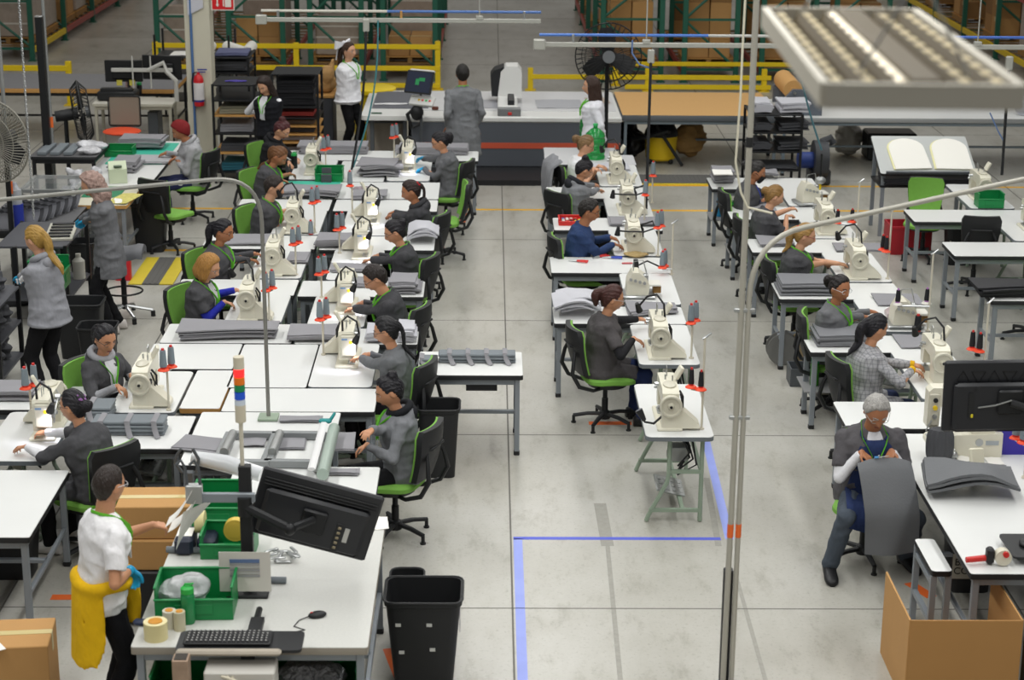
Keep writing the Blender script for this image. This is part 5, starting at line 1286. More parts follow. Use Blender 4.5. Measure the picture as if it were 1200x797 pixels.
for z, n, mm, nm in ((.152, 3, mat('fab_green', '#5b8a32', .85), 'lime green'), (.352, 2, M_fab, 'light grey'), (.512, 2, M_fabl, 'pale'), (.632, 2, M_fabd, 'charcoal'), (.752, 2, mat('fab_brown', '#7a6a5c', .85), 'brown'), (.872, 2, mat('fab_red', '#b2413a', .8), 'red'), (1.032, 8, mat('fab_black', '#19191d', .85), 'black')): lay('%s folded cloth on the cart behind the woman in vest' % nm, '%s cloth on that cart' % nm, x0+.04, x1-.04, 27.45, z, .6, n, .045 if n > 2 else .03, mm)
x0, x1 = cart('black wire cart with paper rolls in front of the racks', 183, 272, 31.2, .8, [.4, .8, 1.12], 1.5)
for k in range(3):
    m = MB(); m.cyl((0, -.3, .09), (0, .4, .09), .09, n=16); single('paper_roll', 'white paper roll on the black wire cart', 'paper roll', m, M_paper, (x0+.3+(.55 if k == 0 else .8+.22*k), 31.5, 1.132), .5*(k == 1), 'paper rolls on the wire cart')
paper('wide white paper sheet on the black wire cart', ((x0+x1)/2, 31.6), None, 1.132, .8, .5)
R = thing('cabinet', 'charcoal padded cabinet with wooden top behind the carts', 'cabinet', (-2.62, 28.7, 0)); m = MB(); m.box((0, .3, .45), (.42, .7, .9), .01); m.build('carcass', mat('cab_char', '#3f4146', .8, noise=.08), R); m = MB(); m.box((0, .3, .92), (.46, .74, .04), .004); m.build('wood_top', M_wood, R)
m = MB(); rnd = random.Random(4)
for k in range(9): m.ell((rnd.uniform(-.16, .16), rnd.uniform(-.2, .2), .12+.03*k*(k % 3 == 0)), (.09+.05*rnd.random(), .10, .10+.08*rnd.random()), 6, 5)
m.cap((.1, 0, .1), (.2, 0, .5), .12, .03, 7); single('kraft_paper', 'crumpled kraft paper on top of the charcoal cabinet', 'paper', remesh(m, .03, 1), mat('kraft', '#b08a58', .8, bump=.6, bscale=12, bdist=.03), (-2.62, 29.0, .935), smooth=20)
# particle board table, vacuum, bags
TB('particle board table with grey steel legs behind the water jugs', 1.97, 27.55, 4.3, 29.6, h=.86, topm=mat('particle', '#c79c62', .7, noise=.08, nscale=30), edge=M_dkgrey, legm=mat('leg_bluegrey', '#76828a', .5), th=.09)
R = thing('vacuum_cleaner', 'yellow wet vacuum with black motor and hose under the particle board table', 'vacuum cleaner', (2.62, 28.3, 0))
m = MB(); m.lathe([(.20, .05), (.23, .08), (.25, .40), (.26, .42)], 20); m.build('tank', mat('vac_yellow', '#dcb916', .45), R); m = MB(); m.lathe([(.26, .42), (.25, .48), (.20, .58), (.12, .62), (.1, .60)], 20); m.build('motor_head', M_black, R)
m = MB(); m.tube([(.1, -.2, .5), (.05, -.38, .55), (-.25, -.34, .45), (-.42, -.2, .40), (-.5, 0, .5)], .032, 8); m.build('hose', M_black, R); m = MB(); m.cyl((-.1, -.32, .62), (.30, -.36, .02), .025); m.build('wand', M_black, R)
for k in range(4): a = k*PI/2+.7; m = MB(); m.ell((.22*math.cos(a), .22*math.sin(a), .04), .04, 8, 6); m.build('caster', M_black, R)
def bag(label, x, y, z, w_, d_, h_, m, name='bag'):
    mb = MB(); rnd = random.Random(int(x*50))
    for k in range(7): mb.ell((rnd.uniform(-.25, .25)*w_, rnd.uniform(-.25, .25)*d_, h_*(.3+.3*rnd.random())), (w_*.32, d_*.34, h_*.33), 8, 6)
    mb.ell((0, 0, h_*.3), (w_*.45, d_*.45, h_*.3), 10, 7); mb.cap((0, 0, h_*.5), (.05, 0, h_*.95), w_*.25, w_*.12, 8)
    return single(name, label, 'bag', wrinkle(remesh(mb, .03, 2), .035), m, (x, y, z), smooth=35)
bag('black rubbish bag under the particle board table', 2.15, 28.6, 0.01, .55, .5, .6, mat('bag_black', '#131316', .3, bump=.5, bscale=8, bdist=.04)); bag('brown paper bag behind the yellow vacuum', 3.1, 28.7, .01, .5, .45, .62, mat('bag_kraft', '#a8834f', .8, bump=.5, bscale=9, bdist=.04))
# jugs on a small table
TB('low grey table under the green water jugs', .75, 25.2, 1.75, 25.75, h=.72, topm=mat('lam_grey', '#c4c4c6'))
def jug(label, px, py, z):
    p = W(px, py, z); R = thing('water_jug', label, 'water jug', (p.x, p.y, z)); m = MB(); pr = [(.12, 0), (.135, .015)]
    for k in range(4): pr += [(.135, .03+.075*k), (.135, .07+.075*k), (.127, .08+.075*k), (.127, .092+.075*k)]
    pr += [(.135, .33), (.125, .37), (.06, .43), (.03, .445), (.03, .49)]; m.lathe(pr, 22); m.build('jug_body', mat('jug_green', '#2fae55', .15, trans=.55, noise=.05), R)
    m = MB(); m.lathe([(.033, .47), (.033, .50), (1e-4, .502)], 14); m.build('cap', mat('jug_cap', '#3fb868', .4), R)
jug('green plastic water jug closest to the woman in white T-shirt', 697, 188, .722); jug('green plastic water jug standing farther back under the fan', 690, 171, .722)
# black rack with fabrics
lv = [.16, .42, .68, .95, 1.2]
x0, x1 = cart('black rack with grey fabric stacks behind the masked person', 880, 943, 25.7, .7, lv, 1.22)
for k in (2, 3, 4):
    for i in range(2): stack('grey fabric stack sheet in the black rack, shelf %s' % ('', '', 'three', 'four', 'top')[k], 'rack fabrics on shelf %d' % k, x0+.2+.38*i+(.05 if i else 0), 26.05, lv[k]+.013, .26 if i == 0 else .42, .55, 5, m=M_fabl if k == 4 else M_fabd, th=.02+.006*(k == 4), wav=.008)
for k in (0, 1): stack('dark panel on the lower shelves of the black rack', 'dark panels low in the black rack', (x0+x1)/2, 26.0, lv[k]+.013, .72, .55, 2, m=M_fabd, th=.012)
# paper roll machine and long table
TB('long white spreading table under the paper roll machine', 4.3, 27.3, 9.6, 28.9, h=.88, legm=mat('leg_bluegrey', '#76828a'), edge=mat('alu_edge', '#9a9c9c', .4, metal=.5), th=.07)
R = thing('paper_roll_machine', 'grey roll holder on the table carrying a kraft paper roll', 'roll holder', (4.55, 27.5, .88))
for y in (0., 1.15): m = MB(); m.prism([(-.20, 0), (.36, 0), (.36, .28), (.25, .38), (-.08, .38), (-.2, .25)], -.04, .04, Matrix(((1, 0, 0, 0), (0, 0, 1, y), (0, 1, 0, .002), (0, 0, 0, 1)))); m.build('end_plate', mat('roll_grey', '#5e646d', .5), R, smooth=20)
m = MB(); m.cyl((-.06, -.08, .34), (-.06, 1.25, .34), .02); m.build('shaft', M_steel, R); m = MB(); m.box((.2, .57, .06), (.05, 1.1, .05)); m.box((-.1, .57, .03), (.05, 1.1, .05)); m.build('cross_rail', M_alu, R)
m = MB(); m.cyl((4.49, 27.56, 1.24), (4.49, 28.58, 1.24), .145, n=28); m.cyl((4.49, 27.54, 1.24), (4.49, 28.60, 1.24), .05, n=14); tag(m.build('kraft_paper_roll', mat('kraft_roll', '#c8995c', .7)), 'big kraft paper roll in the grey roll holder', 'paper roll')
R = thing('blower', 'dark round blower with blue motor below the spreading table', 'machine', (4.75, 26.75, 0)); m = MB(); m.cyl((-.06, 0, .38), (.14, 0, .38), .27, n=24); m.box((.05, .1, .12), (.3, .4, .22), .02); m.tube([(.05, .0, .62), (.18, .0, .68), (.22, .0, .6)], .06); m.build('fan_housing', mat('blower_grey', '#3c3e42', .5), R); m = MB(); m.cyl((-.28, 0, .36), (-.06, 0, .36), .12, n=16); m.build('blue_motor', mat('motor_blue', '#26408a', .5), R)
m = MB(); m.box((0, 0, .22), (.75, .5, .42), .02); m.cyl((-.2, -.26, .1), (-.2, -.2, .1), .05); m.cyl((.2, -.26, .1), (.2, -.2, .1), .05); single('tool_case', 'black case on the floor behind the drafting desk', 'case', m, M_black, (6.2, 28.7, 0))
bag('pale plastic bag behind the drafting desk', 5.6, 28.9, .01, .5, .45, .55, mat('bag_pale', '#a8a49c', .4, bump=.5, bscale=8, bdist=.04))
for k, (px, py, r_) in enumerate(((1192, 112, .11), (1180, 116, .10), (1200, 104, .10))):
    p = W(px, py, .885+r_); m = MB(); m.cyl((0, 0, r_), (.35, 1.0, r_), r_, n=18); m.cyl((-.005, -.015, r_), (.355, 1.015, r_), r_*.4, n=12); tag(m.build('fabric_roll', mat('roll_silver', '#a9abb2', .4, noise=.15), None, (p.x, 27.45+.1*k, .885)), 'silver-grey cloth roll on the spreading table by the photo edge, %s' % ('middle one', 'closest to the lamp', 'outermost')[k], 'cloth roll')
# drafting desk
R = thing('drafting_desk', 'tilted drafting desk with black edge behind the empty green chair', 'drafting desk', (5.62, 23.9, 0))
C = Matrix.Translation((0, 0, 1.0)) @ Matrix.Rotation(math.radians(24), 4, 'X'); m = MB(); top_slab(m, rrect(-.62, -.42, .62, .42, .03), -.02, .02); m.v = [tuple(C @ Vector(v)) for v in m.v]; m.build('desk_board', [mat('board_grey', '#b7bab8', .4), M_edge], R)
m = MB(); m.box((0, -.41, .03), (1.1, .03, .035), .004, C); m.build('ledge', M_dkgrey, R)
for sx in (-.56, .56):
    for yy in (-.28, .32): m = MB(); m.box((sx, yy, .44 if yy < 0 else .54), (.045, .045, .88 if yy < 0 else 1.08)); m.build('leg', M_greyleg, R)
m = MB(); m.box((0, 0, .66), (1.2, .62, .03), .004); m.build('shelf', M_edge, R)
for k, (x, rot) in enumerate(((-.22, .05), (.33, -.02))):
    for q in range(2):
        m = MB(); P = [(.235, -.33), (.23, .12)]+[(.23*math.cos(a), .12+.22*math.sin(a)) for a in [PI*j/12 for j in range(13)]]+[(-.23, .12), (-.235, -.33)]
        m.prism(P, 0, .012); CC = Matrix.Translation((5.62, 23.9, 0)) @ C @ Matrix.Translation((x+.02*q, .0-.01*q, .022+.013*q)) @ Matrix.Rotation(rot, 4, 'Z')
        tag(m.build('foam_pattern', mat('foam_white' if q else 'foam_yellow', '#f0eee6' if q else '#e3dfae', .8), None, mw=CC), 'white rounded foam pattern sheet, %s of the two pairs on the drafting desk' % ('west' if k == 0 else 'east'), 'foam sheet', 'foam patterns, %s pair' % ('first' if k == 0 else 'second'))
for k in range(2): stack('black padded cover on the shelf of the drafting desk', 'black covers on the drafting desk shelf', 5.32+.62*k, 23.78, .678, .55, .5, 4, m=mat('pad_black', '#222226', .6), th=.022, wav=.008)
# boxes under/around the empty chairs
R = thing('red_crate', 'red plastic crate under the white table by the drafting desk', 'crate', (5.25, 22.85, 0)); m = MB(); t = .02
for c, d in (((0, 0, .02), (.5, .4, .03)), ((0, -.2, .18), (.5, t, .36)), ((0, .2, .18), (.5, t, .36)), ((-.25, 0, .18), (t, .4, .36)), ((.25, 0, .18), (t, .4, .36))): m.box(c, d)
m.build('crate_body', mat('crate_red', '#a5212c', .5), R, smooth=0); m = MB(); m.box((0, -.212, .34), (.52, .015, .03)); m.box((0, .212, .34), (.52, .015, .03)); m.build('rim', mat('crate_red', '#a5212c'), R)
def text(s_, size, m, parent, mw, ext=.002):
    cu = bpy.data.curves.new('lettering', 'FONT'); cu.body = s_; cu.size = size; cu.align_x = 'CENTER'; cu.extrude = ext; cu.space_line = .9
    t = bpy.data.objects.new('t', cu); COL.objects.link(t); me = bpy.data.meshes.new_from_object(t.evaluated_get(bpy.context.evaluated_depsgraph_get())); bpy.data.objects.remove(t)
    o = bpy.data.objects.new('lettering', me); COL.objects.link(o); me.materials.clear(); me.materials.append(m)
    if parent is not None: o.parent = parent; KIDS.setdefault(parent.name, []).append(o)
    o.matrix_basis = mw; return o
M_ink = mat('ink_dark', '#2a2826', .6)
def basura(label, x, y, lines, rz=0.):
    R = trash(label, x, y, .52, .36, .30)
    C = Matrix.Translation((0, -.142, .20)) @ Matrix.Rotation(PI/2-.06, 4, 'X'); m = MB(); m.box((0, .02, -.004), (.30, .19, .004), 0, C); m.build('sign_label', mat('label_tan', '#a8a294', .6), R)
    text('\n'.join(lines), .075, M_ink, R, C @ Matrix.Translation((0, .03 if len(lines) > 1 else 0, .001)), .001)
basura('black bin lettered BASURA by the red crate', 5.75, 22.25, ['BASURA']); basura('black bin lettered BASURA COMÚN beneath the plaid blazer\'s table', 3.28, 16.95, ['BASURA', 'COMÚN']); basura('black bin lettered BASURA COMÚN under the front table with seat covers', 3.55, 12.75, ['BASURA', 'COMÚN'])
green_bin('green bin with scraps on the unattended sewing table', 6.02, 22.05, .762, .30, .22, .17)
p = W(386, 212, .75); green_bin('green bin with spare parts on the table by the red hair tie', p.x, p.y+.05, .752, .34, .26, .16); p = W(667, 262, .75)
green_bin('red tray of small thread spools behind the man in navy', p.x+.03, p.y+.0, .752, .30, .22, .07, m=M_red)
CO = ['#d8d4cc', '#c83a34', '#2a2a2e', '#e0c23a', '#3a5aa8', '#d8d4cc']
for k in range(14):
    m = MB(); m.cyl((0, 0, 0), (0, 0, .04), .018, n=10); tag(m.build('small_spool', mat('sp_'+CO[k % 6], CO[k % 6], .6), None, (p.x-.07+.047*(k % 5), p.y-.06+.06*(k//5), .7625)), 'little thread bobbin in the red tray', 'bobbin', 'bobbins in the red tray')
# ------------------------------------------------------------------ big fans
def fan(label, loc, r, rz, tilt, pole=None, cage=M_blackm, post=True, nw=40):
    R = thing('pedestal_fan', label, 'fan', loc, 0); z = 0; C = Matrix.Rotation(rz, 4, 'Z') @ Matrix.Rotation(tilt, 4, 'X')   # axis +Y is the back
    def P(a, rr, y): return C @ Vector((rr*math.cos(a), y, rr*math.sin(a)))
    m = MB()
    for k in range(nw):
        a = 2*PI*k/nw
        m.tube([P(a, .10*r, -.10), P(a+.08, .7*r, -.11), P(a+.1, r, 0)], .0048, 4); m.tube([P(a+.1, r, 0), P(a+.08, .75*r, .11), P(a, .2*r, .12)], .0048, 4)
    for rr, y in ((r, 0), (.72*r, -.105), (.45*r, -.108), (.8*r, .1)): m.tube([P(2*PI*j/36, rr, y) for j in range(36)], .009 if rr == r else .005, 6, True)
    m.build('cage', cage, R)
    for k in range(3):
        a = 2*PI*k/3+PI/2+.1; g = []
        for i in range(6):
            u = i/5; rr = r*(.12+.74*u); w_ = .10*r*(1+1.6*math.sin(PI*min(1, u*.75+.1)))
            g.append([C @ (Vector((rr*math.cos(a)-s_*math.sin(a)*w_, -.0+.04*s_*(1-.4*u), rr*math.sin(a)+s_*math.cos(a)*w_))) for s_ in (-1, -.33, .33, 1)])
        m = MB(); vs = [p for q in g for p in q]; N = len(vs); m.add(vs+[p+C.to_3x3() @ Vector((0, .006, 0)) for p in vs], [(i*4+j, i*4+j+1, i*4+j+5, i*4+j+4) for i in range(5) for j in range(3)]+[(N+i*4+j, N+i*4+j+4, N+i*4+j+5, N+i*4+j+1) for i in range(5) for j in range(3)]); m.build('blade', M_black, R)
    m = MB(); m.cyl(C @ Vector((0, -.115, 0)), C @ Vector((0, -.05, 0)), .085*r/.45, n=20); m.build('hub_badge', mat('hub_grey', '#6a6d70', .4), R)
    m = MB(); m.cyl(C @ Vector((0, .05, 0)), C @ Vector((0, .36, 0)), .085, .075, 16); m.build('motor', M_black, R)
    if post:
        b = C @ Vector((0, .22, 0)); m = MB(); m.cyl((b.x, b.y, b.z), (b.x, b.y, -loc[2]+.05), .03, n=12); m.build('post', M_blackm, R)
        m = MB(); m.lathe([(.30, 0), (.30, .03), (.05, .07), (.035, .12)], 24, Matrix.Translation((b.x, b.y, -loc[2]))); m.build('base', M_blackm, R)
    return R
p = WY(713, 66, 26.1); fan('big black pedestal fan facing us behind the green water jugs', p, .46, 0, -.05)
p = WY(96, 132, 25.35); fan('black fan seen from the side above the black metal table', p, .44, math.radians(-76)+PI, -.12)
p = WY(-8, 166, 20.2); fan('large grey fan cut by the photo edge', p, .45, math.radians(-20), 0, cage=mat('cage_grey', '#8d8a80', .5, metal=.2), nw=72)
# ------------------------------------------------------------------ overhead rails, droppers, poles
def rail(label, x0, x1, y, z, cols, drops):
    R = thing('overhead_rail', label, 'overhead rail', (x0, y, z)); L = x1-x0
    m = MB(); m.box((L/2, 0, 0), (L, .05, .055), .006); m.build('hanging_channel', mat('rail_grey', '#b2b2aa', .45, metal=.3), R)
    xx = 0
    for f, c in cols: m = MB(); m.cyl((L*xx, .02, .11), (L*(xx+f), .02, .11), .017, n=8); m.build('air_pipe', mat('pipe_'+c, c, .45), R); xx += f
    for q in drops: m = MB(); m.cyl((q*L, 0, .03), (q*L, 0, 9.2-z), .008, n=6); m.box((q*L, 0, .04), (.09, .07, .05), .005); m.build('hanger_rod', mat('rail_grey', '#b2b2aa'), R)
    for q in (.06, .5, .94): m = MB(); m.box((q*L, .015, .07), (.03, .05, .10), .004); m.build('clip', M_wood if q == .5 else M_steel, R)
    m = MB(); m.box((0, 0, .0), (.14, .10, .12), .01); m.build('end_box', mat('rail_grey', '#b2b2aa'), R)
a, b = WY(306, 20, 24.2), WY(634, 20, 24.2); rail('overhead rail with white and blue air pipe above the long block', a.x, b.x, 24.2, a.z-.03, ((.45, '#c9c6bb'), (.55, '#4a6fae')), (.08, .95) if False else (.78,))
a, b = WY(632, 52, 22.), WY(1290, 52, 22.); rail('overhead rail with blue air pipe above the middle and end rows', a.x, b.x, 22., a.z, ((.30, '#4a76c4'), (.28, '#b9b9b4'), (.42, '#3f66b8')), (.19, .78))
def cable(label, pts, r=.012, m=None, name='power_cable', box=None, cat='cable'):
    R = thing(name, label, cat, pts[0]); o = Vector(pts[0]); m_ = MB(); m_.tube([Vector(p)-o for p in pts], r, 7); m_.build('cord', m or M_black, R)
    if box: bm = MB(); bm.box((0, 0, -.04), (.08, .07, .16), .01); bm.build('junction_box', mat('rail_grey', '#b2b2aa'), R)
    return R
def sag(a, b, s=.0, n=8, side=Vector((0, 0, 0))): return [a.lerp(b, i/n)+Vector((0, 0, -s*math.sin(PI*i/n)))+side*math.sin(PI*i/n) for i in range(n+1)]
a = WY(429, 26, 24.15); b = W(412, 199, .77); cable('black power cable from the overhead rail down to the long block', sag(a, b, 0, 8, Vector((.05, 0, 0))), .016, box=1)
a = WY(443, 24, 24.15); b = W(414, 196, .78); cable('teal air hose hanging beside the black cable', sag(a, b, 0, 8, Vector((.10, 0, 0))), .011, mat('hose_teal', '#3f7f86', .5), 'air_hose', cat='hose')
a = WY(763, 62, 21.95); b = W(757, 245, .80); cable('black power cable dropping to the machine of the woman with topknot', sag(a, b, .0, 8), .018, box=1)
a = WY(741, 47, 21.97); b = WY(762, 80, 21.96); c_ = a.lerp(b, .5)+Vector((-.02, 0, -.12)); cable('short grey-blue hose looping off the blue air pipe', [a, a+Vector((0, 0, -.15)), c_, b], .010, mat('hose_blue', '#5f79a8', .5), 'air_hose', cat='hose')
a = WY(1183, 70, 21.95); b = WY(1174, 205, 21.95); cable('black power cable dropping by the right edge of the photo', sag(a, b), .018, box=1)
a = WY(1160, 132, 21.95); b = WY(1176, 165, 21.95); cable('thin blue hose looping beside the far cable', [a, a.lerp(b, .5)+Vector((.02, 0, -.05)), b], .008, mat('hose_blue', '#5f79a8'), 'air_hose', cat='hose')
a = WY(937, 84, 23.); b = WY(963, 176, 22.6); cable('dark teal hose hanging beside the black rack', sag(a, b, .05), .012, mat('hose_teal2', '#2f5a62', .5), 'air_hose', cat='hose')
p = WY(963, 180, 22.6); R = thing('tool_stand', 'slim steel stand with grey reel beneath the dark teal hose', 'stand', (p.x, 22.6, 0)); m = MB(); m.cyl((0, 0, .02), (0, 0, p.z), .014, n=8); m.box((0, 0, .012), (.24, .24, .024), .004); m.build('pole', M_blackm, R); m = MB(); m.ell((0, 0, .95), (.07, .06, .05), 10, 7); m.build('reel', M_alu, R); m = MB(); m.cyl((0, 0, p.z-.45), (0, 0, p.z-.35), .017, n=8); m.build('yellow_band', M_yellow, R)
# bent conduits
def bent(label, base, px_top, Y, arm, clampz=(), m=None, z0=0., r=.017, black=None):
    R = thing('bent_conduit', label, 'pipe', (base[0], Y, z0)); t = WY(*px_top, Y); a = WY(arm[0], arm[1], arm[2]) if len(arm) == 3 else arm
    B = Vector((base[0], Y, z0)); T = t; A = Vector(a); d = (A-T).normalized(); k = .38; up = (T-B).normalized(); pts = [B, B.lerp(T, .5)]
    c0, c1 = T-up*k, T+d*k
    for i in range(9): u = i/8; pts.append(c0*(1-u)**2+T*2*u*(1-u)+c1*u*u)
    pts.append(A); mm = MB(); mm.tube([p-B for p in pts], r, 10); mm.build('pipe', m or M_alu, R)
    return R, B, T
R, B, T = bent('bent grey conduit rising from the square white table and arching over the aisle side', (W(315, 490, .75).x, 0), (305, 205), 14.3, (-60, 240, 13.6), m=mat('conduit_grey', '#8d8c86', .4, metal=.4), z0=.752, r=.016)
m = MB(); m.box((0, 0, .012), (.16, .16, .022), .004); m.build('base_plate', M_sage, R)
for k in range(3): q = WY(20+85*k, 229-11*k, 14.0); m = MB(); m.ell(Vector((T.x-.1, T.y, T.z))-B-Vector((.8*(k+1), .12*(k+1), .06*(k+1)))+Vector((.3, 0, .02)), .024, 8, 6); m.build('coupling', M_alu, R)
Rp = thing('support_pole', 'tall straight beige pole with black foot standing in the open aisle', 'pole', (1.545, 11.1, 0)); m = MB(); m.cyl((0, 0, .0), (.02, 0, 4.9), .019, n=12); m.build('pole_tube', mat('pole_steel', '#aeaba0', .45, metal=.2), Rp); m = MB(); m.box((.012, .06, .42), (.06, .06, .84), .005); m.box((0, 0, .008), (.2, .2, .016)); m.build('black_foot', M_black, Rp); m = MB(); m.cyl((.004, 0, 1.09), (.005, 0, 1.18), .0205, n=12); m.build('orange_band', M_ot, Rp)
for z in (1.9, 2.6): m = MB(); m.box((.03, 0, z), (.13, .03, .025), .004); m.build('clamp', M_alu, Rp)
m = MB(); m.cyl((.014, 0, 3.62), (.015, 0, 3.68), .022, n=10); m.build('black_band', M_black, Rp)
R, B, T = bent('curved beige conduit beside the straight pole arching to the right edge', (1.60, 0), (881, 280), 11.1, (1300, 188, 12.2), m=mat('pole_steel', '#aeaba0'))
m = MB(); m.box((0, 0, .008), (.10, .10, .016)); m.build('base_plate', M_black, R); m = MB(); m.cyl((.001, 0, 1.09), (.001, 0, 1.18), .019, n=12); m.build('orange_band', M_ot, R)
a = WY(874, 0, 11.05); b = WY(884, 245, 11.05); cable('cream cord running down the straight beige pole', [a+Vector((0, 0, .3)), WY(870, 60, 11.03), WY(868, 110, 11.03), WY(862, 190, 11.03), WY(868, 225, 11.03), WY(876, 243, 11.03), WY(905, 250, 11.05)], .007, mat('cord_cream', '#d9d4bf', .5), 'cord', cat='cord')
for lb, px, Y, m_, z1 in (('thin galvanised pole at the edge beside the grey fan', 9, 20.6, M_alu, 4.5), ('thin galvanised pole standing next to the black square post', 62, 24.6, M_alu, 4.5)):
    p = WY(px, 170, Y); m = MB(); m.cyl((0, 0, 0), (-.02, 0, z1), .022, n=10); m.box((0, 0, .01), (.16, .16, .02)); R = thing('support_pole', lb, 'pole', (p.x, Y, 0)); m.build('pole_tube', m_, R)
    m = MB(); m.cyl((0, 0, 1.18), (0, 0, 1.32), .024, n=10); m.build('orange_band', M_ot, R)
p = WY(57, 170, 24.5); zt = WY(52, 20, 24.5).z; m = MB(); m.box((0, 0, zt/2), (.09, .09, zt), .004); R = thing('steel_post', 'thick black square post behind the side-on fan', 'post', (p.x-.02, 24.5, 0)); m.build('post_body', M_blackm, R); m = MB(); m.box((0, 0, zt+.008), (.095, .095, .016), .003); m.build('post_cap', M_alu, R); m = MB(); m.box((0, 0, .01), (.22, .22, .02), .004); m.build('base_plate', M_blackm, R)
p = WY(22, 0, 20.0); R = thing('chain', 'steel chain hanging in front of the large grey fan', 'chain', (p.x, 20.0, 9.)); m = MB()
for k in range(95):
    z = -5.6-.025*k-.0; m.tube([(.012*math.cos(a) if k % 2 else 0, 0 if k % 2 else .012*math.cos(a), z+.022*math.sin(a)) for a in [2*PI*j/8 for j in range(8)]], .004, 4, True)
m.cyl((0, 0, -5.6), (0, 0, 0), .005, n=5); m.build('chain_links', M_steel, R)
# ------------------------------------------------------------------ ceiling lamp in the upper right
R = thing('high_bay_lamp', 'long ceiling lamp with louvred top hanging close in the upper right', 'ceiling lamp', WY(1081, 113, 4.0)); Wd, Lg = .42, 1.32; rz = math.radians(-1)
R.rotation_euler = (0, 0, math.radians(-2.4))
m = MB(); m.box((0, 0, 0), (Wd, .02, .055)); m.box((0, Lg, 0), (Wd, .02, .055)); m.box((-Wd/2, Lg/2, 0), (.02, Lg, .055)); m.box((Wd/2, Lg/2, 0), (.02, Lg, .055)); m.build('housing', mat('lamp_beige', '#d9d3c4', .55), R)
Mrf = mat('lamp_reflector', '#62563f', .55)
for k in range(6):
    x = -Wd/2+Wd*(k+.5)/6; w_ = Wd/6
    m = MB(); vs = []; fs = []
    m.loft([[(x-w_*.48, y, -.02), (x-w_*.16, y, .020), (x+w_*.16, y, .020), (x+w_*.48, y, -.02), (x+w_*.44, y, -.024), (x+w_*.14, y, .015), (x-w_*.14, y, .015), (x-w_*.44, y, -.024)] for y in (.02, Lg-.02)]); m.build('reflector', Mrf, R, smooth=0)
    for q in range(11):
        mm = MB(); mm.box((x, .09+.11*q, .0215), (.022, .050, .003), .001); o = mm.build('slot', mat('slot_glow', '#f4ead2', .4, emit=(3.0 if k == 2 else .55)) if False else mat('slot_hot' if k == 2 else 'slot_warm', '#f6ecd4' if k == 2 else '#d8c79c', .4, emit=.8 if k == 2 else .16), R)
m = MB(); m.box((.02, Lg/2, .022), (.07, Lg-.1, .012), .004); m.build('ballast_cover', Mrf, R); m = MB(); m.cyl((-.028, .06, .016), (-.028, Lg-.06, .016), .010, n=10); m.build('lamp_tube', mat('tube_glow', '#e9dcc0', .4, emit=.25), R)
for yy in (.12, Lg-.12): m = MB(); m.tube([(-.12, yy, .03), (0, yy, .25), (0, yy, 3.9)], .004, 5); m.tube([(.12, yy, .03), (0, yy, .25)], .004, 5); m.build('hanging_wire', M_steel, R)
l = bpy.data.lights.new('high_bay_glow', 'AREA'); l.shape = 'RECTANGLE'; l.size = .4; l.size_y = 1.2; l.energy = 90; l.color = (1, .95, .86); o = bpy.data.objects.new('high_bay_glow', l); COL.objects.link(o); o.location = R.location+Vector((.08, .62, -.05))
# ------------------------------------------------------------------ far aisle side (upper left of the photo)
TB('long grey-topped spreading table with wooden edge behind the fans', -11.2, W(60, 110, .86).y+.5, -5.0, 31.1, h=.86, topm=mat('spread_grey', '#77777a', .6, noise=.06), edge=M_wood, legm=M_blackm, th=.07)
p0, p1 = W(113, 117, .76), W(207, 117, .76); yd = p0.y-.35
TB('beige desk with two monitors before the orange chair', p0.x, yd, p1.x, yd+.6, h=.76, topm=mat('desk_white', '#cfccc0', .5), edge=mat('desk_beige', '#b8b4a4', .5), legm=mat('desk_beige', '#b8b4a4'), bar=False, name='desk', cat='desk')
def monitor(label, c, w_, h_, rz, tilt, arm=None, group=None):
    R = thing('monitor', label, 'monitor', c, rz); C = Matrix.Rotation(tilt, 4, 'X')
    m = MB(); m.box((0, 0, 0), (w_, .035, h_), .008, C); m.build('screen_case', mat('tv_black', '#1b1c1e', .45), R)
    m = MB(); m.box((0, -.03, -.03), (w_*.62, .035, h_*.55), .02, C); m.build('rear_bulge', mat('tv_black', '#1b1c1e'), R)
    m = MB(); m.box((0, .019, 0), (w_*.95, .003, h_*.92), 0, C); m.build('screen', mat('screen_off', '#2b3240', .15, emit=.15), R)
    return R
a, b = WY(145, 83, yd+.42), WY(190, 79, yd+.42); monitor('wider-set dark monitor seen from the rear beside the yellow notes', a, .58, .34, .05, .05); monitor('tilted dark monitor seen from the rear by the column', b, .62, .38, -.12, .05)
p = WY(193, 118, yd+.2); R = thing('monitor_bracket', 'white double monitor arm clamped to the beige desk', 'monitor arm', (p.x+.18, yd+.25, .762)); o = R.location; m = MB(); d = a-o; e = b-o
m.tube([(0, 0, 0), (0, 0, .32), (-.14, 0, .46), (-.18, 0, .60), ((d.x+e.x)/2+.1, .06, (d.z+e.z)/2)], .035, 8); m.build('arm', mat('arm_white', '#c9c8c2', .4), R); m = MB(); m.box(((d.x+e.x)/2, .075, (d.z+e.z)/2), (.95, .03, .06), .006, Matrix.Identity(4)); m.build('crossbar', mat('arm_white', '#c9c8c2'), R)
for sx in (-.14, .14): m = MB(); m.tube([((d.x+e.x)/2+sx, .05, (d.z+e.z)/2+.22), ((d.x+e.x)/2+sx, .05, (d.z+e.z)/2-.28)], .012, 6); m.build('handle_wire', mat('arm_white', '#c9c8c2'), R)
for k, px in enumerate((140, 155)):
    q = WY(px, 97, yd+.40); m = MB(); m.box((0, 0, 0), (.085, .003, .085)); tag(m.build('sticky_note', mat('note_yellow', '#e2d65a', .7), None, (q.x, yd+.395, q.z)), 'yellow sticky note beneath the wider-set monitor', 'note', 'yellow notes under the monitor')
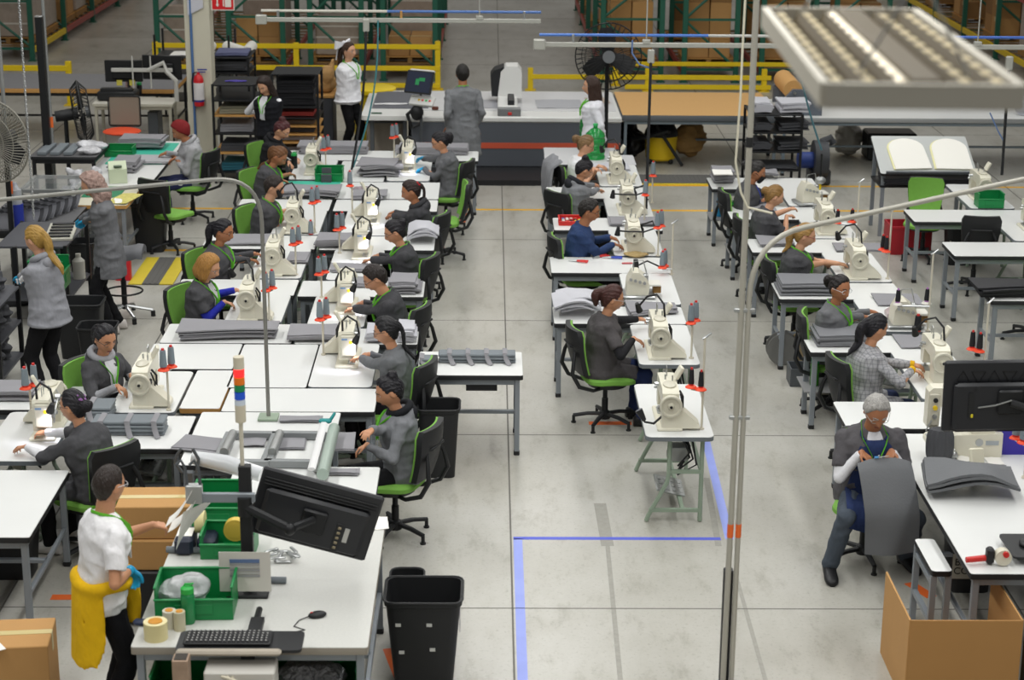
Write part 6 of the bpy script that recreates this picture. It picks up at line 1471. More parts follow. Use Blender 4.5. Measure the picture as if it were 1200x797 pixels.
p = W(163, 112, .762); bottle('black tumbler with green lid on the beige desk', p.x, p.y+.05, .762, '#1c1d1f', '#1f8f4a', .2, .045)
for k, c in enumerate(('#c9a9a4', '#3a3a3e', '#d8c0ba')): m = MB(); m.box((0, 0, .13), (.03, .22, .26), .002); tag(m.build('binder', mat('binder_'+c, c, .6), None, (p.x-.20+.04*k, p.y+.15, .762)), '%s binder standing on the beige desk' % ('pale pink', 'dark', 'rose')[k], 'binder')
m = MB(); m.box((0, 0, .08), (.60, .35, .14), .02); m.box((0, -.1, .17), (.5, .12, .06), .01); single('printer', 'dark low printer on the beige desk', 'printer', m, M_black, (p0.x+.34, yd+.38, .762)); 
R = thing('orange_chair', 'chair with bright orange seat and beige mesh back at the desk', 'chair', (W(143, 154, .46).x, W(143, 154, .46).y, 0)); m = MB(); m.ell((0, 0, .46), (.29, .26, .05), 18, 8); m.build('seat', mat('seat_orange', '#e5512a', .7), R, smooth=60)
m = MB(); m.box((0, .29, .72), (.46, .03, .44), .014); bk = m.build('backrest', mat('back_mesh', '#8f8577', .8), R); m = MB(); m.tube([(x, .272, .72+z) for x, z in rrect(-.24, -.23, .24, .23, .04, 3)], .011, 6, True); m.build('back_frame', M_black, bk)
m = MB(); m.cyl((0, 0, .05), (0, 0, .42), .03); m.build('gas_column', M_blackm, R)
for k in range(5): a_ = 2*PI*k/5; m = MB(); m.tube([(0, 0, .09), (.28*math.cos(a_), .28*math.sin(a_), .05)], .02, 6); m.ell((.28*math.cos(a_), .28*math.sin(a_), .03), .03, 8, 6); m.build('leg', M_black, R)
m = MB(); m.box((0, 0, .30), (.16, .42, .6), .01); single('computer_tower', 'slim grey case standing under the beige desk', 'computer', m, M_dkgrey, (p1.x-.35, yd+.4, 0.002))
# ---- worker in grey hoodie and the teal mat table
worker('L1', WHO['L1'], 'seated worker in grey hoodie and dark red cap handling grey panels', (212, 153), 196, lean=18, hands=((187, 182), (200, 188)), hair=('buzz', '#2a1d1a'), top='#a3a3a6', hood='#a3a3a6', skirt=False, hpitch=32, sk='b', legs='#2b3050', chairface=160, male=True)
q = PEOPLE['L1']; m = MB(); hair_cap(m, q['MH'], .022); m.build('cap', cloth('#7a2426'), q['R'], smooth=70)
TB('white table with teal cutting mats in front of the worker in dark red cap', -5.15, 22.85, -4.25, 25.9, tray=None)
def matp(label, x0, y0, x1, y1, z=.752, m=None): 
    mb = MB(); mb.prism(rrect(x0, y0, x1, y1, .02, 2), z, z+.004); return tag(mb.build('cutting_mat', m or mat('mat_teal', '#3fb49a', .5)), label, 'cutting mat')
matp('teal cutting mat under the worker\'s hands in dark red cap', -5.05, 24.3, -4.3, 25.75); a = W(357, 205, .75); matp('teal cutting mat before the woman with long brown ponytail', a.x-.45, 22.8, a.x+.5, 23.3)
p = W(182, 188, .757); stack('light grey panel under the hands of the worker in dark red cap', 'panels on the teal mat', p.x-.05, p.y, .758, .55, .5, 2, m=mat('fab_mid2', '#a9a9ac', .9), th=.012)
p = W(168, 171, .757); stack('grey panel in the tall pile on the teal mat table', 'tall grey pile on the teal mat table', p.x, p.y-.1, .758, .62, .42, 6, m=M_fab, th=.023, jit=.04, wav=.01); p = W(148, 198, .757); stack('grey panel in the low heap by the label printer', 'low grey heap by the label printer', p.x, p.y, .752, .34, .55, 6, m=M_fab, th=.022, jit=.03)
p = W(139, 184, .757); green_bin('green bin of scissors behind the label printer', p.x, p.y+.15, .757, .36, .28, .12)
p = W(138, 215, .752); R = thing('label_printer', 'pale green label printer on the table end', 'printer', (p.x-.02, p.y+.12, .752), .25); m = MB(); m.prism([(-.13, 0), (.13, 0), (.13, .20), (.02, .26), (-.13, .18)], -.11, .11, Matrix(((0, 0, 1, 0), (1, 0, 0, 0), (0, 1, 0, 0), (0, 0, 0, 1)))); m.build('case', mat('printer_green', '#c3cdb0', .5), R, smooth=20); m = MB(); m.box((0, -.10, .215), (.10, .06, .02), .004); m.build('display', mat('disp_dark', '#5a6a5a', .3), R)
TB('wooden-edged bench with coloured papers beside the empty black-backed chair', -4.95, 21.7, -4.28, 22.75, h=.80, topm=mat('bench_top', '#c9c4b0', .5), edge=M_wood, bar=True)
p = W(135, 228, .8); matp('dark green mat on the wooden-edged bench', -4.9, 22.1, -4.45, 22.7, .802, mat('mat_dkgreen', '#1f7a54', .5)); paper('sheet with yellow and red print on the wooden-edged bench', 146, 233, .808, .25, .55, -.2, mat('print_yellow', '#c8bf6a', .6, noise=.5, nscale=22)); paper('white sheet on the dark green mat', 133, 236, .808, .22, .25)
R = trash('black cabinet bin behind the empty chair at the teal mats', -4.2, 22.72, .62, .42, .36) ; trash('small black bin beneath the wooden-edged bench', -4.75, 21.35, .45, .3, .28)
m = MB(); m.prism(rrect(-.09, -.06, .09, .06, .02), 0, .34); single('red_container', 'red container under the wooden-edged bench', 'container', m, mat('cont_red', '#c0202c', .5), (-4.28, 21.3, 0.002))
# ---- black metal table with packages
R = TB('black metal table with grey strips and plastic bags below the side-on fan', -5.95, 23.95, -5.08, 24.85, h=.92, topm=mat('top_char', '#5a5a5c', .6), edge=M_blackm, legm=M_blackm, bar=False)
for k in range(3): m = MB(); m.box((0, 0, .025), (.12, .62, .045), .006); tag(m.build('grey_strip', mat('strip_grey', '#737a7f'), None, (-5.80+.17*k, 24.32, .922), 0), 'grey strip bar lying on the black metal table', 'strip', 'strip bars on the black metal table')
Mfilm = mat('film_silver', '#c9c9cd', .2, noise=.25, nscale=14, bump=.8, bscale=12, bdist=.05)
def lump(label, x, y, z, a_, b_, c_, name='plastic_pack', m=None, cat='plastic bag'):
    mb = MB(); rnd = random.Random(int(abs(x)*91+z*7))
    for k in range(9): mb.ell((rnd.uniform(-.3, .3)*a_, rnd.uniform(-.3, .3)*b_, c_*(.35+.3*rnd.random())), (a_*.30, b_*.30, c_*.34), 8, 6)
    mb.ell((0, 0, c_*.4), (a_*.46, b_*.46, c_*.4), 10, 7); return single(name, label, cat, wrinkle(remesh(mb, max(.012, a_*.04), 2), c_*.14), m or Mfilm, (x, y, z), smooth=30)
lump('upper clear film pack on the black metal table', -5.22, 24.5, .922, .45, .3, .12); lump('rounded clear film pack on the front edge of the black metal table', -5.2, 24.12, .922, .30, .22, .10); lump('big sack of clear film hanging below the black metal table', -5.2, 23.6, .01, .5, .45, .85)
m = MB(); m.box((0, 0, .12), (.12, .2, .24), .01); single('pink_box', 'pink box under the black metal table', 'box', m, mat('box_pink', '#c8607a', .6), (-5.5, 24.3, .002))
# ---- clear cabinet
R = thing('clear_cabinet', 'aluminium-framed clear cabinet with glass top behind the curly-haired woman', 'cabinet', (-5.25, 22.35, 0)); a_, b_, h_ = .33, .40, .93
for sx in (-1, 1):
    for sy in (-1, 1): m = MB(); m.box((sx*a_, sy*b_, h_/2), (.045, .045, h_)); m.build('frame_post', M_alu, R, smooth=0)
m = MB()
for z in (.06, h_-.02):
    for s_ in (-1, 1): m.box((0, s_*b_, z), (2*a_, .04, .04)); m.box((s_*a_, 0, z), (.04, 2*b_, .04))
m.build('frame_rail', M_alu, R, smooth=0); m = MB(); m.box((0, 0, h_), (2*a_, 2*b_, .008)); m.build('glass_top', M_glass, R); m = MB(); m.box((0, -b_, h_/2), (2*a_, .006, h_-.1)); m.box((a_, 0, h_/2), (.006, 2*b_, h_-.1)); m.build('clear_panel', M_glass, R)
m = MB(); m.box((0, 0, .09), (2*a_-.06, 2*b_-.06, .02)); m.build('cabinet_floor', mat('shelf_grey', '#8c8c8a', .5), R); green_bin('dark green crate inside the clear cabinet', -5.2, 22.35, .112, .40, .36, .52, m=mat('bin_dkgreen', '#16623f', .5)); 
# ---- carts of fanned grey parts
def fan_row(label, x, y, z, n, dx, dy, rz, w_=.30, h_=.16):
    for k in range(n):
        m = MB(); g = [[(w_*(i/6-.5), .012*math.sin(i*1.3)+.10*j/4+.03*math.sin(j), h_*math.sin(PI*(j/4)*.55)*(1-.1*(i % 2))) for i in range(7)] for j in range(5)]
        m.sheet(g[::-1], .018); tag(m.build('formed_piece', M_fabd if k % 2 else mat('formed_grey', '#7d7e84', .8), None, (x+dx*k, y+dy*k, z+.02), rz), label, 'formed fabric part', label.replace('part in', 'parts in'))
R = TB('black metal stand carrying the fanned grey parts', -5.75, 20.5, -4.75, 21.9, h=.78, topm=mat('top_char', '#5a5a5c'), edge=M_blackm, legm=M_blackm, bar=False)
fan_row('grey formed part in the upper fanned row by the clear cabinet', -5.25, 20.75, .79, 11, .028, .085, -.5); fan_row('grey formed part in the lower fanned row behind the blonde ponytail', -5.50, 20.55, .785, 9, .02, .08, -.4)
m = MB(); m.lathe([(.085, 0), (.085, .26), (.083, .262), (.083, .262)], 16); R = thing('tube_container', 'clear tube with deep blue base beside the blonde ponytail', 'container', (W(20, 265, .79).x, W(20, 265, .79).y, .79)); m.build('blue_base', mat('tube_blue', '#2b3a9c', .4), R); m = MB(); m.lathe([(.08, .26), (.075, .42), (.05, .44), (.025, .50), (1e-4, .51)], 16); m.build('clear_top', mat('tube_clear', '#d5d9de', .2, trans=.5), R)
# standing women
def aero(q):
    e, w_ = q['El'][1], q['Wr'][1]; s_ = q['Sh'][1]; M_t = mat('print_white', '#e6e6e8', .6)
    for tx, (p, d_) in (('AERO', (s_.lerp(e, .62), (e-s_).normalized())), ('87', (e.lerp(w_, .35), (w_-e).normalized()))):
        out = Vector((0, 1, 0)); out = (out-d_*out.dot(d_)).normalized(); x_ = d_; y_ = out.cross(x_)
        M_ = Matrix((( x_.x, y_.x, out.x, 0), (x_.y, y_.y, out.y, 0), (x_.z, y_.z, out.z, 0), (0, 0, 0, 1))); M_.translation = p+out*.068
        text(tx, .075, M_t, q['R'], M_, .004)
st_person('S1', 'standing woman in grey hoodie with long blonde ponytail at the black shelf', (42, 281), 150, lean=5, hpitch=18, hands=((3, 326, .98), (14, 332, .98)), hair=('pony', '#a8843f', .40), top='#93949a', skirt=.10, hood='#93949a', glove=('#', 'both'), tie=None, sk='c', legs='#161619', shoe='#d6d4d2', bw=1.12, extra=aero)
st_person('S2', 'standing woman with curly pink-tinged hair in long grey coat and sky-blue gloves', (108, 217), 196, lean=8, hpitch=24, hands=((84, 266, .98), (80, 270, .96)), hair=('curly', '#a58a80'), top='#6f7073', skirt=.30, glove=('#', 'both'), sk='c', legs='#131316', shoe='#cfc9c4', bw=1.05)
# cart between them
R = thing('black_cart', 'black two-deck cart with grey trays in front of the curly-haired woman', 'cart', (-4.85, 19.9, 0))
for sx in (-1, 1):
    for sy in (-1, 1): m = MB(); m.box((sx*.36, sy*.55, .45), (.035, .035, .90)); m.build('post', M_blackm, R); m = MB(); m.cyl((sx*.36-.015, sy*.55, .03), (sx*.36+.015, sy*.55, .03), .03, n=10); m.build('caster', M_black, R)
for z in (.30, .88): m = MB(); m.box((0, 0, z), (.74, 1.12, .025), .003); m.build('shelf', mat('shelf_char', '#4c4d52', .6), R)
m = MB(); m.box((0, 0, .01), (.30, .75, .02)); R = thing('parts_tray', 'pale tray with rows of dark parts on the black cart', 'tray', (-4.66, 19.95, .895), .12); m.build('tray_base', mat('tray_pale', '#b7b5a8', .5), R)
for k in range(5): m = MB(); m.box((0, -.28+.14*k, .03), (.24, .05, .02), .006); m.build('dark_part', M_black, R)
green_bin('green bin hanging at the end of the black cart', -4.62, 19.12, .52, .30, .36, .30, rz=PI/2)
m = MB(); m.lathe([(.07, 0), (.07, .2), (.03, .24), (.03, .28)], 14); single('white_jug', 'white plastic jug on the lower deck of the black cart', 'jug', m, mat('jug_white', '#d0cec4', .4, trans=.3), (-4.55, 20.2, .314))
# shelf at the edge with crumpled parts
R = thing('parts_shelf', 'black shelf with crumpled grey parts at the edge of the photo', 'shelf', (-5.0, 17.3, 0))
for sx in (-1, 1):
    for sy in (-1, 1): m = MB(); m.box((sx*.40, sy*.42, .65), (.04, .04, 1.3)); m.build('post', M_blackm, R)
for k, z in enumerate((.22, .56, .90)): m = MB(); m.box((0, 0, z), (.84, .88, .025), .003); m.build('shelf', mat('shelf_char', '#4c4d52'), R)
for zz, nm in ((.232, 'low'), (.572, 'middle'), (.912, 'top')):
    for k in range(6 if zz < .9 else 5): lump('crumpled grey part on the %s deck of the black edge shelf' % nm, -4.75-.12*(k % 2), 16.98+.13*k, zz+.002, .22, .14, .24, 'formed_part', M_fabd, 'formed fabric part')['group'] = 'crumpled parts, %s deck' % nm
R = thing('saddle_stool', 'grey saddle stool on chrome foot-ring base behind the curly-haired woman', 'stool', (W(147, 372, 0).x, W(147, 372, 0).y, 0)); m = MB(); g = []
for i in range(9):
    u = -1+2*i/8; g.append([(.24*u, .17*v*(1-.15*u*u), .80+.05*u*u*(1 if u > 0 else .3)-.06*v*v-(.03 if abs(u) == 1 else 0)) for v in (-1, -.66, -.33, 0, .33, .66, 1)])
m.sheet(g[::-1], .07); m.build('seat', mat('stool_grey', '#5f6064', .6), R, smooth=70); m = MB(); m.cyl((0, 0, .30), (0, 0, .76), .022); m.cyl((0, 0, .10), (0, 0, .42), .03); m.build('column', M_blackm, R); m = MB(); m.tube([(.20*math.cos(a), .20*math.sin(a), .30) for a in [2*PI*j/24 for j in range(24)]], .011, 6, True); m.build('foot_ring', M_blackm, R)
for k in range(5): a_ = 2*PI*k/5+.2; c, s_ = math.cos(a_), math.sin(a_); m = MB(); m.tube([(0, 0, .14), (.30*c, .30*s_, .07)], .018, 6); l_ = m.build('leg', M_steel, R); m = MB(); m.cyl((.30*c, .30*s_, 0), (.30*c, .30*s_, .06), .025); m.build('caster', M_black, l_)
trash('large black bin beside the legs of the blonde ponytail', -4.15, 18.35, .58, .46, .36); trash('smaller black bin behind the woman in grey hoodie beneath jacket', -3.85, 17.75, .50, .36, .30)
# ------------------------------------------------------------------ small things on the tables
def at(px, py, z): q = W(px, py, z); return q.x, q.y
x, y = at(345, 197, .762); bottle('black tumbler with green lid by the machine of the dark red bun', x, y, .762, '#161a1a', '#1f9a4a', .20, .042)
x, y = at(845, 270, .30); bottle('black tumbler with green lid under the masked person\'s table', 3.06, 23.2, .322, '#191b1c', '#2aa84a', .22, .045); x, y = at(838, 268, .3); bottle('tall sky-blue bottle under the masked person\'s table', 2.93, 23.32, .322, '#2f8fc0', '#17181a', .30, .035)
x, y = at(865, 300, .3); bottle('dark green bottle under the wavy ponytail\'s table', 2.98, 21.6, .322, '#156b3a', '#c4242c', .26, .04); bottle('clear green bottle under the plaid blazer\'s table', 3.02, 16.5, .322, '#3f8f2a', '#1f7a52', .27, .042, clear=True); x, y = at(1172, 412, .0)
bottle('tall green bottle on the shelf below the round black pads', 5.2, 17.2, .0, '#0f8a4a', '#149a50', .36, .05, clear=True)
for lb, x0, y0 in (('masked person', 2.85, 23.06), ('wavy ponytail', 2.88, 21.4), ('plaid blazer', 2.95, 16.26)): m = MB(); m.box((0, 0, 0), (.34, .46, .012)); tag(m.build('foot_shelf', mat('foot_shelf', '#8f8f90', .5), None, (x0+.12, y0+.28, .315)), 'low grey shelf board under the table beside the %s' % lb, 'shelf')
def pliers(label, px, py, c, rz):
    x, y = at(px, py, .752); R = thing('pliers', label, 'pliers', (x, y, .762), rz); m = MB(); m.tube([(-.09, .0, 0), (-.02, 0, .004), (.0, 0, .004)], [.006, .012, .014], 6); m.build('jaw', M_steel, R)
    for sg in (-1, 1): m = MB(); m.tube([(0, 0, .004), (.05, sg*.022, .004), (.12, sg*.026, .002)], .0095, 6); m.build('grip', mat('grip_'+c, c, .4), R)
pliers('red-gripped pliers closest to the table corner', 676, 307, '#cf2f2a', -.25); pliers('red pliers in the middle of the table with tools', 702, 302, '#c02a26', .6); pliers('blue-gripped pliers on the table with tools', 716, 303, '#2f49b0', -.05)
x, y = at(745, 301, .752); lump('tan tuft of fur on the table with pliers', x, y, .752, .26, .14, .05, 'fur_piece', mat('fur_tan', '#b29a6a', .9, bump=1., bscale=40, bdist=.03), 'fur')
m = MB(); m.box((0, 0, .005), (.11, .04, .008)); x, y = at(735, 309, .752); single('red_tag', 'small red tag in front of the tan tuft', 'tag', m, mat('tag_red', '#b8545a', .6), (x, y, .752), .1)
x, y = at(745, 318, .76); m = MB(); m.cyl((0, 0, 0), (0, 0, .09), .036, .03, 12); m.cyl((0, 0, .09), (0, 0, .12), .026, n=10); m.tube([(.03, 0, .06), (.12, .02, .10), (.26, .0, .04), (.34, .03, .004)], .009, 6); single('detached_lamp', 'detached black sewing lamp behind the overlock machine', 'lamp', m, M_black, (x, y+.02, .762))
x, y = at(1072, 376, .76); m = MB(); m.box((0, 0, .05), (.30, .20, .10), .03); m.box((.05, -.09, .07), (.1, .04, .08), .01); single('parts_bag', 'clear bag with pink label by the thread tray', 'bag', m, mat('bag_pinkish', '#b8a8a8', .3, noise=.4, nscale=18), (x-.12, y+.05, .762))
x, y = at(1048, 472, .75)
x, y = at(385, 207, .76); m = MB(); m.box((0, 0, .05), (.13, .12, .10), .004); m.box((.0, .0, .14), (.12, .03, .08)); single('weight_block', 'grey foam block by the green bin of spare parts', 'block', m, M_fabd, (x+.0, y-.28, .752))
lump('patterned scrap heap beside the bagged thread cone', *at(428, 226, .752), .752, .30, .22, .09, 'scrap_heap', mat('scrap', '#8a7f84', .8, noise=.7, nscale=30), 'scraps')
x, y = at(1170, 345, .752); stack('round black pad in the stack on the white table', 'round black pads', x+.05, y+.02, .752, .60, .42, 6, m=mat('pad_black', '#222226'), th=.018, cut=.25, jit=.03)
# black bins of the aisle
trash('black waste bin between the aisle table and the empty-backed chair', -.42, 15.05, .62, .34, .32); trash('black waste bin under the large bare white table', -3.55, 12.95, .52, .42, .34)
# ------------------------------------------------------------------ packing station in front
ZP = .85; LM = mat('lam_speck', '#c9c9c4', .45, noise=.08, nscale=60)
TB('speckled grey packing table in front of the standing man', -2.09, 10.0, -.70, 12.0, h=ZP, topm=LM, edge=mat('lam_edge', '#8b8478', .6), th=.05, bar=True)
paper('stack of printed sheets on the back corner of the packing table', 441, 614, ZP+.0, .16, .22, .1); PX = lambda x, y, z=ZP: W(x, y, z)
# the standing man
def sweater(q):
    P_, s = q['Pp'], q['s']; m = MB(); m.tube([Vector((.145*math.cos(a), .195*math.sin(a), P_.z+.10+.012*math.sin(3*a))) for a in [2*PI*j/24 for j in range(24)]], .042, 8, True)
    g = []
    for u, w_, zz in ((0, .75, .10), (.35, .80, -.10), (.7, .78, -.26), (1, .62, -.42)): g.append([Vector((-.155*math.cos(a)-.02-.03*u, .205*math.sin(a)*(1+.12*u), P_.z+zz+.02*math.sin(6*a+u))) for a in [-w_*1.75+w_*3.5*j/14 for j in range(15)]])
    vs = [p for r in g for p in r]; N = len(vs); vs2 = [p*1.0+Vector((.03*math.copysign(1, -p.x)*0+.022, 0, 0)) for p in vs]
    m.loft([r+[p+Vector((.03, 0, 0)) if abs(p.y) < .12 else p-Vector((0, math.copysign(.03, p.y), 0)) for p in r[::-1]] for r in g])
    for sg, d in ((1, .06), (-1, -.02)): m.tube([Vector((.13, sg*.06, P_.z+.10)), Vector((.185, d, P_.z+.05)), Vector((.195, d*1.3+.02, P_.z-.10)), Vector((.19, d*1.5+.03, P_.z-.24))], [.045, .05, .05, .045], 9)
    m.ell((.175, .02, P_.z+.09), (.05, .06, .05), 10, 7)
    remesh(m, .014, 3).build('tied_sweater', cloth('#e3b417'), q['R'], smooth=70)
q = st_person('F1', 'standing man in white T-shirt with yellow sweater tied around his waist and lime lanyard', (127, 569), 32, lean=5, hpitch=12, hyaw=24, hands=((158, 678, 1.02), (195, 617, 1.22)), hair=('buzz', '#2a201b'), male=True, top='#e9e8ea', sleeve='short', skirt=False, collar=False, sk='a', legs='#141418', shoe='#2a2a2a', glove=('#', 'r'), lanyard='#4fae34', glasses='#d0d0d2', extra=sweater, s=1.0, curl=1.0, bw=1.1)
# hanging sheets on a clip arm
yb = 10.78; post = WY(290, 640, yb); pz = WY(290, 545, yb).z
R = thing('screen_post', 'black square post rising from the packing table', 'post', (post.x, yb, ZP)); m = MB(); m.box((0, 0, (pz-ZP)/2), (.075, .06, pz-ZP), .004); m.build('post_body', M_black, R); m = MB(); m.box((0, -.02, .012), (.26, .20, .022), .005); m.build('foot_plate', M_black, R)
R = thing('stack_light', 'tall signal light with red, orange, green and blue segments on a thin pole', 'signal light', (WY(284, 545, yb).x, yb, pz)); f_ = lambda yy: WY(284, yy, yb).z-pz
m = MB(); m.cyl((0, 0, -.02), (0, 0, f_(494)), .013, n=10); m.build('pole', M_pole, R)
for a, b, c, e in ((494, 474, '#cdc5b0', 0), (474, 468, '#b9c2cc', .2), (467, 459, '#1c4fc0', .18), (458, 450.5, '#157a48', .18), (450, 441.5, '#cf6a14', .22), (441, 432.5, '#ff2626', 1.6), (432, 418, '#cdc5b0', 0)): m = MB(); m.cyl((0, 0, f_(a)), (0, 0, f_(b)), .033, n=18); m.build('light_segment' if e else 'cap', mat('sl_'+c, c, .35, emit=e), R)
tv = WY(369, 602, 10.93); R = thing('tv_screen', 'large black screen seen from behind, tilted over the packing table', 'screen', tv)
def tv_back(R, w_, h_, C, vents=True, tri=False):
    Mt = mat('tv_plastic', '#222327', .42, noise=.05)
    m = MB(); m.box((0, 0, 0), (w_, .04, h_), .012, C); m.build('screen_case', Mt, R)
    m = MB(); m.box((0, -.038, -.04 if not tri else -.06), (w_*.86, .05, h_*.70), .022, C); bk = m.build('rear_cover', Mt, R)
    if not tri:
        for k in range(3): m = MB(); m.box((0, -.024, h_*.37-.022*k), (w_*.93, .008, .010), .003, C); m.build('groove', M_black, bk)
        m = MB(); m.box((w_*.22, -.066, -.09), (.045, .006, .20), .002, C); pt = m.build('port_recess', M_black, bk)
        for k in range(5): m = MB(); m.box((w_*.22, -.07, -.16+.035*k), (.022, .006, .018), .003, C); m.build('port', mat('port_tan', '#8f846a', .4, metal=.4), pt)
        m = MB(); m.box((w_*.285, -.066, -.06), (.03, .003, .10), 0, C); m.build('rating_sticker', mat('sticker_grey', '#b9b9b4', .5), bk)
    else:
        for k in range(8):
            P = [(-.045, -.03), (.045, -.03), (0, .045)] if k % 2 == 0 else [(-.045, .04), (.045, .04), (0, -.035)]
            m = MB(); T = C @ Matrix(((1, 0, 0, -w_*.36+.098*k), (0, 0, 1, -.022), (0, 1, 0, h_*.27), (0, 0, 0, 1))); m.tube([T @ Vector((p[0], p[1], 0)) for p in P], .004, 5, True); m.build('triangle_vent', mat('vent_black', '#060607', .7), bk)
        for k in range(3): m = MB(); m.cyl(C @ Vector((-w_*.27+.19*k, -.06, h_*.13)), C @ Vector((-w_*.27+.19*k, -.066, h_*.13)), .010, n=8); m.build('screw_hole', M_edge, bk)
        m = MB(); m.box((.02, -.026, h_*.17), (.05, .003, .02), 0, C); m.build('rating_sticker', mat('sticker_grey', '#b9b9b4'), bk)
        m = MB(); m.box((-w_*.30, -.066, -.04), (.03, .006, .16), 0, C); m.build('port_recess', M_edge, bk); m = MB(); m.box((-w_*.29, -.07, -.11), (.014, .012, .024), .003, C); m.build('yellow_plug', mat('plug_yellow', '#e0cf2c', .4), bk)
    m = MB(); m.box((0, -.075, -.02), (.16, .03, .16), .01, C); m.build('mount_plate', M_blackm, R)
C = Matrix.Rotation(math.radians(3), 4, 'Z') @ Matrix.Rotation(math.radians(17), 4, 'Y') @ Matrix.Rotation(math.radians(6), 4, 'X'); tv_back(R, .775, .47, C)
R = thing('monitor_bracket', 'black jointed arm between post and tilted screen', 'monitor arm', (post.x, yb, 0)); o = R.location; z1 = WY(297, 592, yb-.03).z; el = WY(341, 614, yb-.01)-o; m = MB(); m.tube([(.0, -.06, z1), el+Vector((0, -.08, 0))], .030, 8); m.cyl((0, -.045, z1-.06), (0, -.045, z1+.06), .045, n=14); m.ell(el+Vector((0, -.08, 0)), .04, 10, 8); m.build('arm_tube', M_blackm, R); m = MB(); m.tube([el+Vector((0, -.08, 0)), (tv-o)+Vector((0, -.10, 0))], .025, 8); m.build('joint', M_blackm, R)
yb2 = yb-.04; a, b = WY(222, 582, yb2), WY(299, 584, yb2); R = thing('clip_arm', 'grey metal clip arm holding white sheets beside the black post', 'bracket', (b.x, yb2, b.z)); m = MB(); m.box(((a.x-b.x)/2, 0, (a.z-b.z)/2), (b.x-a.x, .03, .06), .004); m.build('flat_bar', M_greyleg, R); m = MB(); m.box((a.x-b.x+.03, 0, .03), (.10, .06, .12), .006); m.build('clip_head', M_alu, R)
for k, sg in enumerate((-.03, .05)): m = MB(); hh = .10+.08*k; m.tube([(a.x-b.x+.02+sg, 0, .08), (a.x-b.x+.01+sg, 0, .20), (a.x-b.x-.01+sg, -.01, .25), (a.x-b.x-.04+sg, -.01, .22)], .010, 6); m.build('hook', M_dkgrey, R)
hp = q['root']+q['Rz'] @ (q['Wr'][1]+q['Hd'][1]*.10)
for k, (p1, p2, wd_) in enumerate(((WY(226, 572, yb2), WY(196, 612, yb2-.03), .16), (WY(230, 585, yb2), hp+Vector((.01, 0, .0)), .20))):
    g = [[p1.lerp(p2, i/6)+Vector((0, wd_*(j/3-.5), -.03*math.sin(PI*i/6)+.004*k)) for j in range(4)] for i in range(7)]
    m = MB(); m.sheet(g, .003); tag(m.build('paper_sheet', M_paper), ('short white sheet clipped above the one in the man\'s hand', 'long white sheet pinched by the man in white T-shirt')[k], 'paper')
m = MB(); p1, p2 = WY(224, 596, yb2), WY(208, 640, yb2); m.sheet([[p1.lerp(p2, i/4)+Vector((.02*(j-.5)*(4-i), .12*(j-.5), 0)) for j in range(3)] for i in range(5)], .003); tag(m.build('paper_sheet', M_paper), 'narrow white sheet hanging below the clip arm', 'paper')
a, b = WY(256, 647, 10.66), WY(318, 693, 10.66); R = thing('chart_sheet', 'laminated sheet with blue-headed table hung on the black post', 'sign', ((a.x+b.x)/2, 10.66, (a.z+b.z)/2)); w_, h_ = b.x-a.x, a.z-b.z; m = MB(); m.box((0, 0, 0), (w_, .006, h_)); m.build('sheet', mat('laminate', '#cfcac2', .3), R)
m = MB(); m.box((.0, -.005, h_*.28), (w_*.58, .003, h_*.09)); m.build('blue_header', mat('chart_blue', '#5f7399', .5), R)
for k in range(5): m = MB(); m.box((0, -.005, h_*(.20-.075*k)), (w_*.58, .003, h_*.055)); m.build('table_row', mat('chart_row%d' % (k % 2), ('#9a989a', '#b3b0ae')[k % 2], .5), R)
m = MB(); m.box((0, .05, 0), (.05, .09, .06)); m.build('holder', M_black, R)
# keyboard tray etc.
p = W(282, 748, .97); R = thing('keyboard_tray', 'black keyboard tray with worn wrist rest at the packing table', 'keyboard tray', (p.x, p.y, .94)); m = MB(); m.prism(rrect(-.36, -.13, .36, .12, .03, 3), 0, .018); m.build('tray_plate', M_black, R); m = MB(); m.box((-.05, -.15, .015), (.60, .06, .03), .012); m.build('wrist_rest', mat('wrist_tan', '#a39a8c', .8, noise=.15), R); m = MB(); m.box((.05, .15, -.04), (.08, .5, .03)); m.tube([(.04, .3, -.05), (.04, .56, -.05)], .02); m.build('support_arm', M_blackm, R)
p2 = p; R = thing('keyboard', 'black keyboard with pale key legends on the tray', 'keyboard', (p.x-.07, p.y, .9605)); m = MB(); m.box((0, 0, .010), (.50, .17, .02), .006); m.build('case', M_black, R)
for r in range(5): 
    m = MB()
    for c in range(18 if r else 16): m.box((-.225+.0265*c, .062-.031*r, .0235), (.021, .024, .008), .002)
    m.build('key_row', mat('key_black', '#2b2b2d', .5), R, smooth=0)
for r in range(5):
    m = MB()
    for c in range(18 if r else 16): m.box((-.228+.0265*c, .065-.031*r, .0279), (.008, .008, .0006))
    m.build('key_legend', mat('key_legend', '#b9b9b4', .5), R, smooth=0)
def mouse(label, x, y, z, rz):
    R = thing('computer_mouse', label, 'mouse', (x, y, z), rz); m = MB(); m.ell((0, 0, .014), (.058, .034, .022), 16, 10); m.build('shell', M_black, R, smooth=70); m = MB(); m.box((-.035, 0, .034), (.02, .006, .008), .003); m.build('wheel', M_red, R); m = MB(); m.tube([(-.055, 0, .01), (-.12, -.02, .005), (-.17, -.09, .005), (-.12, -.16, .005), (-.2, -.17, .005)], .0035, 5); m.build('cable', M_black, R)
x, y = at(372, 723, ZP); mouse('black mouse with red wheel lying on the packing table', x, y, ZP+.001, .35)
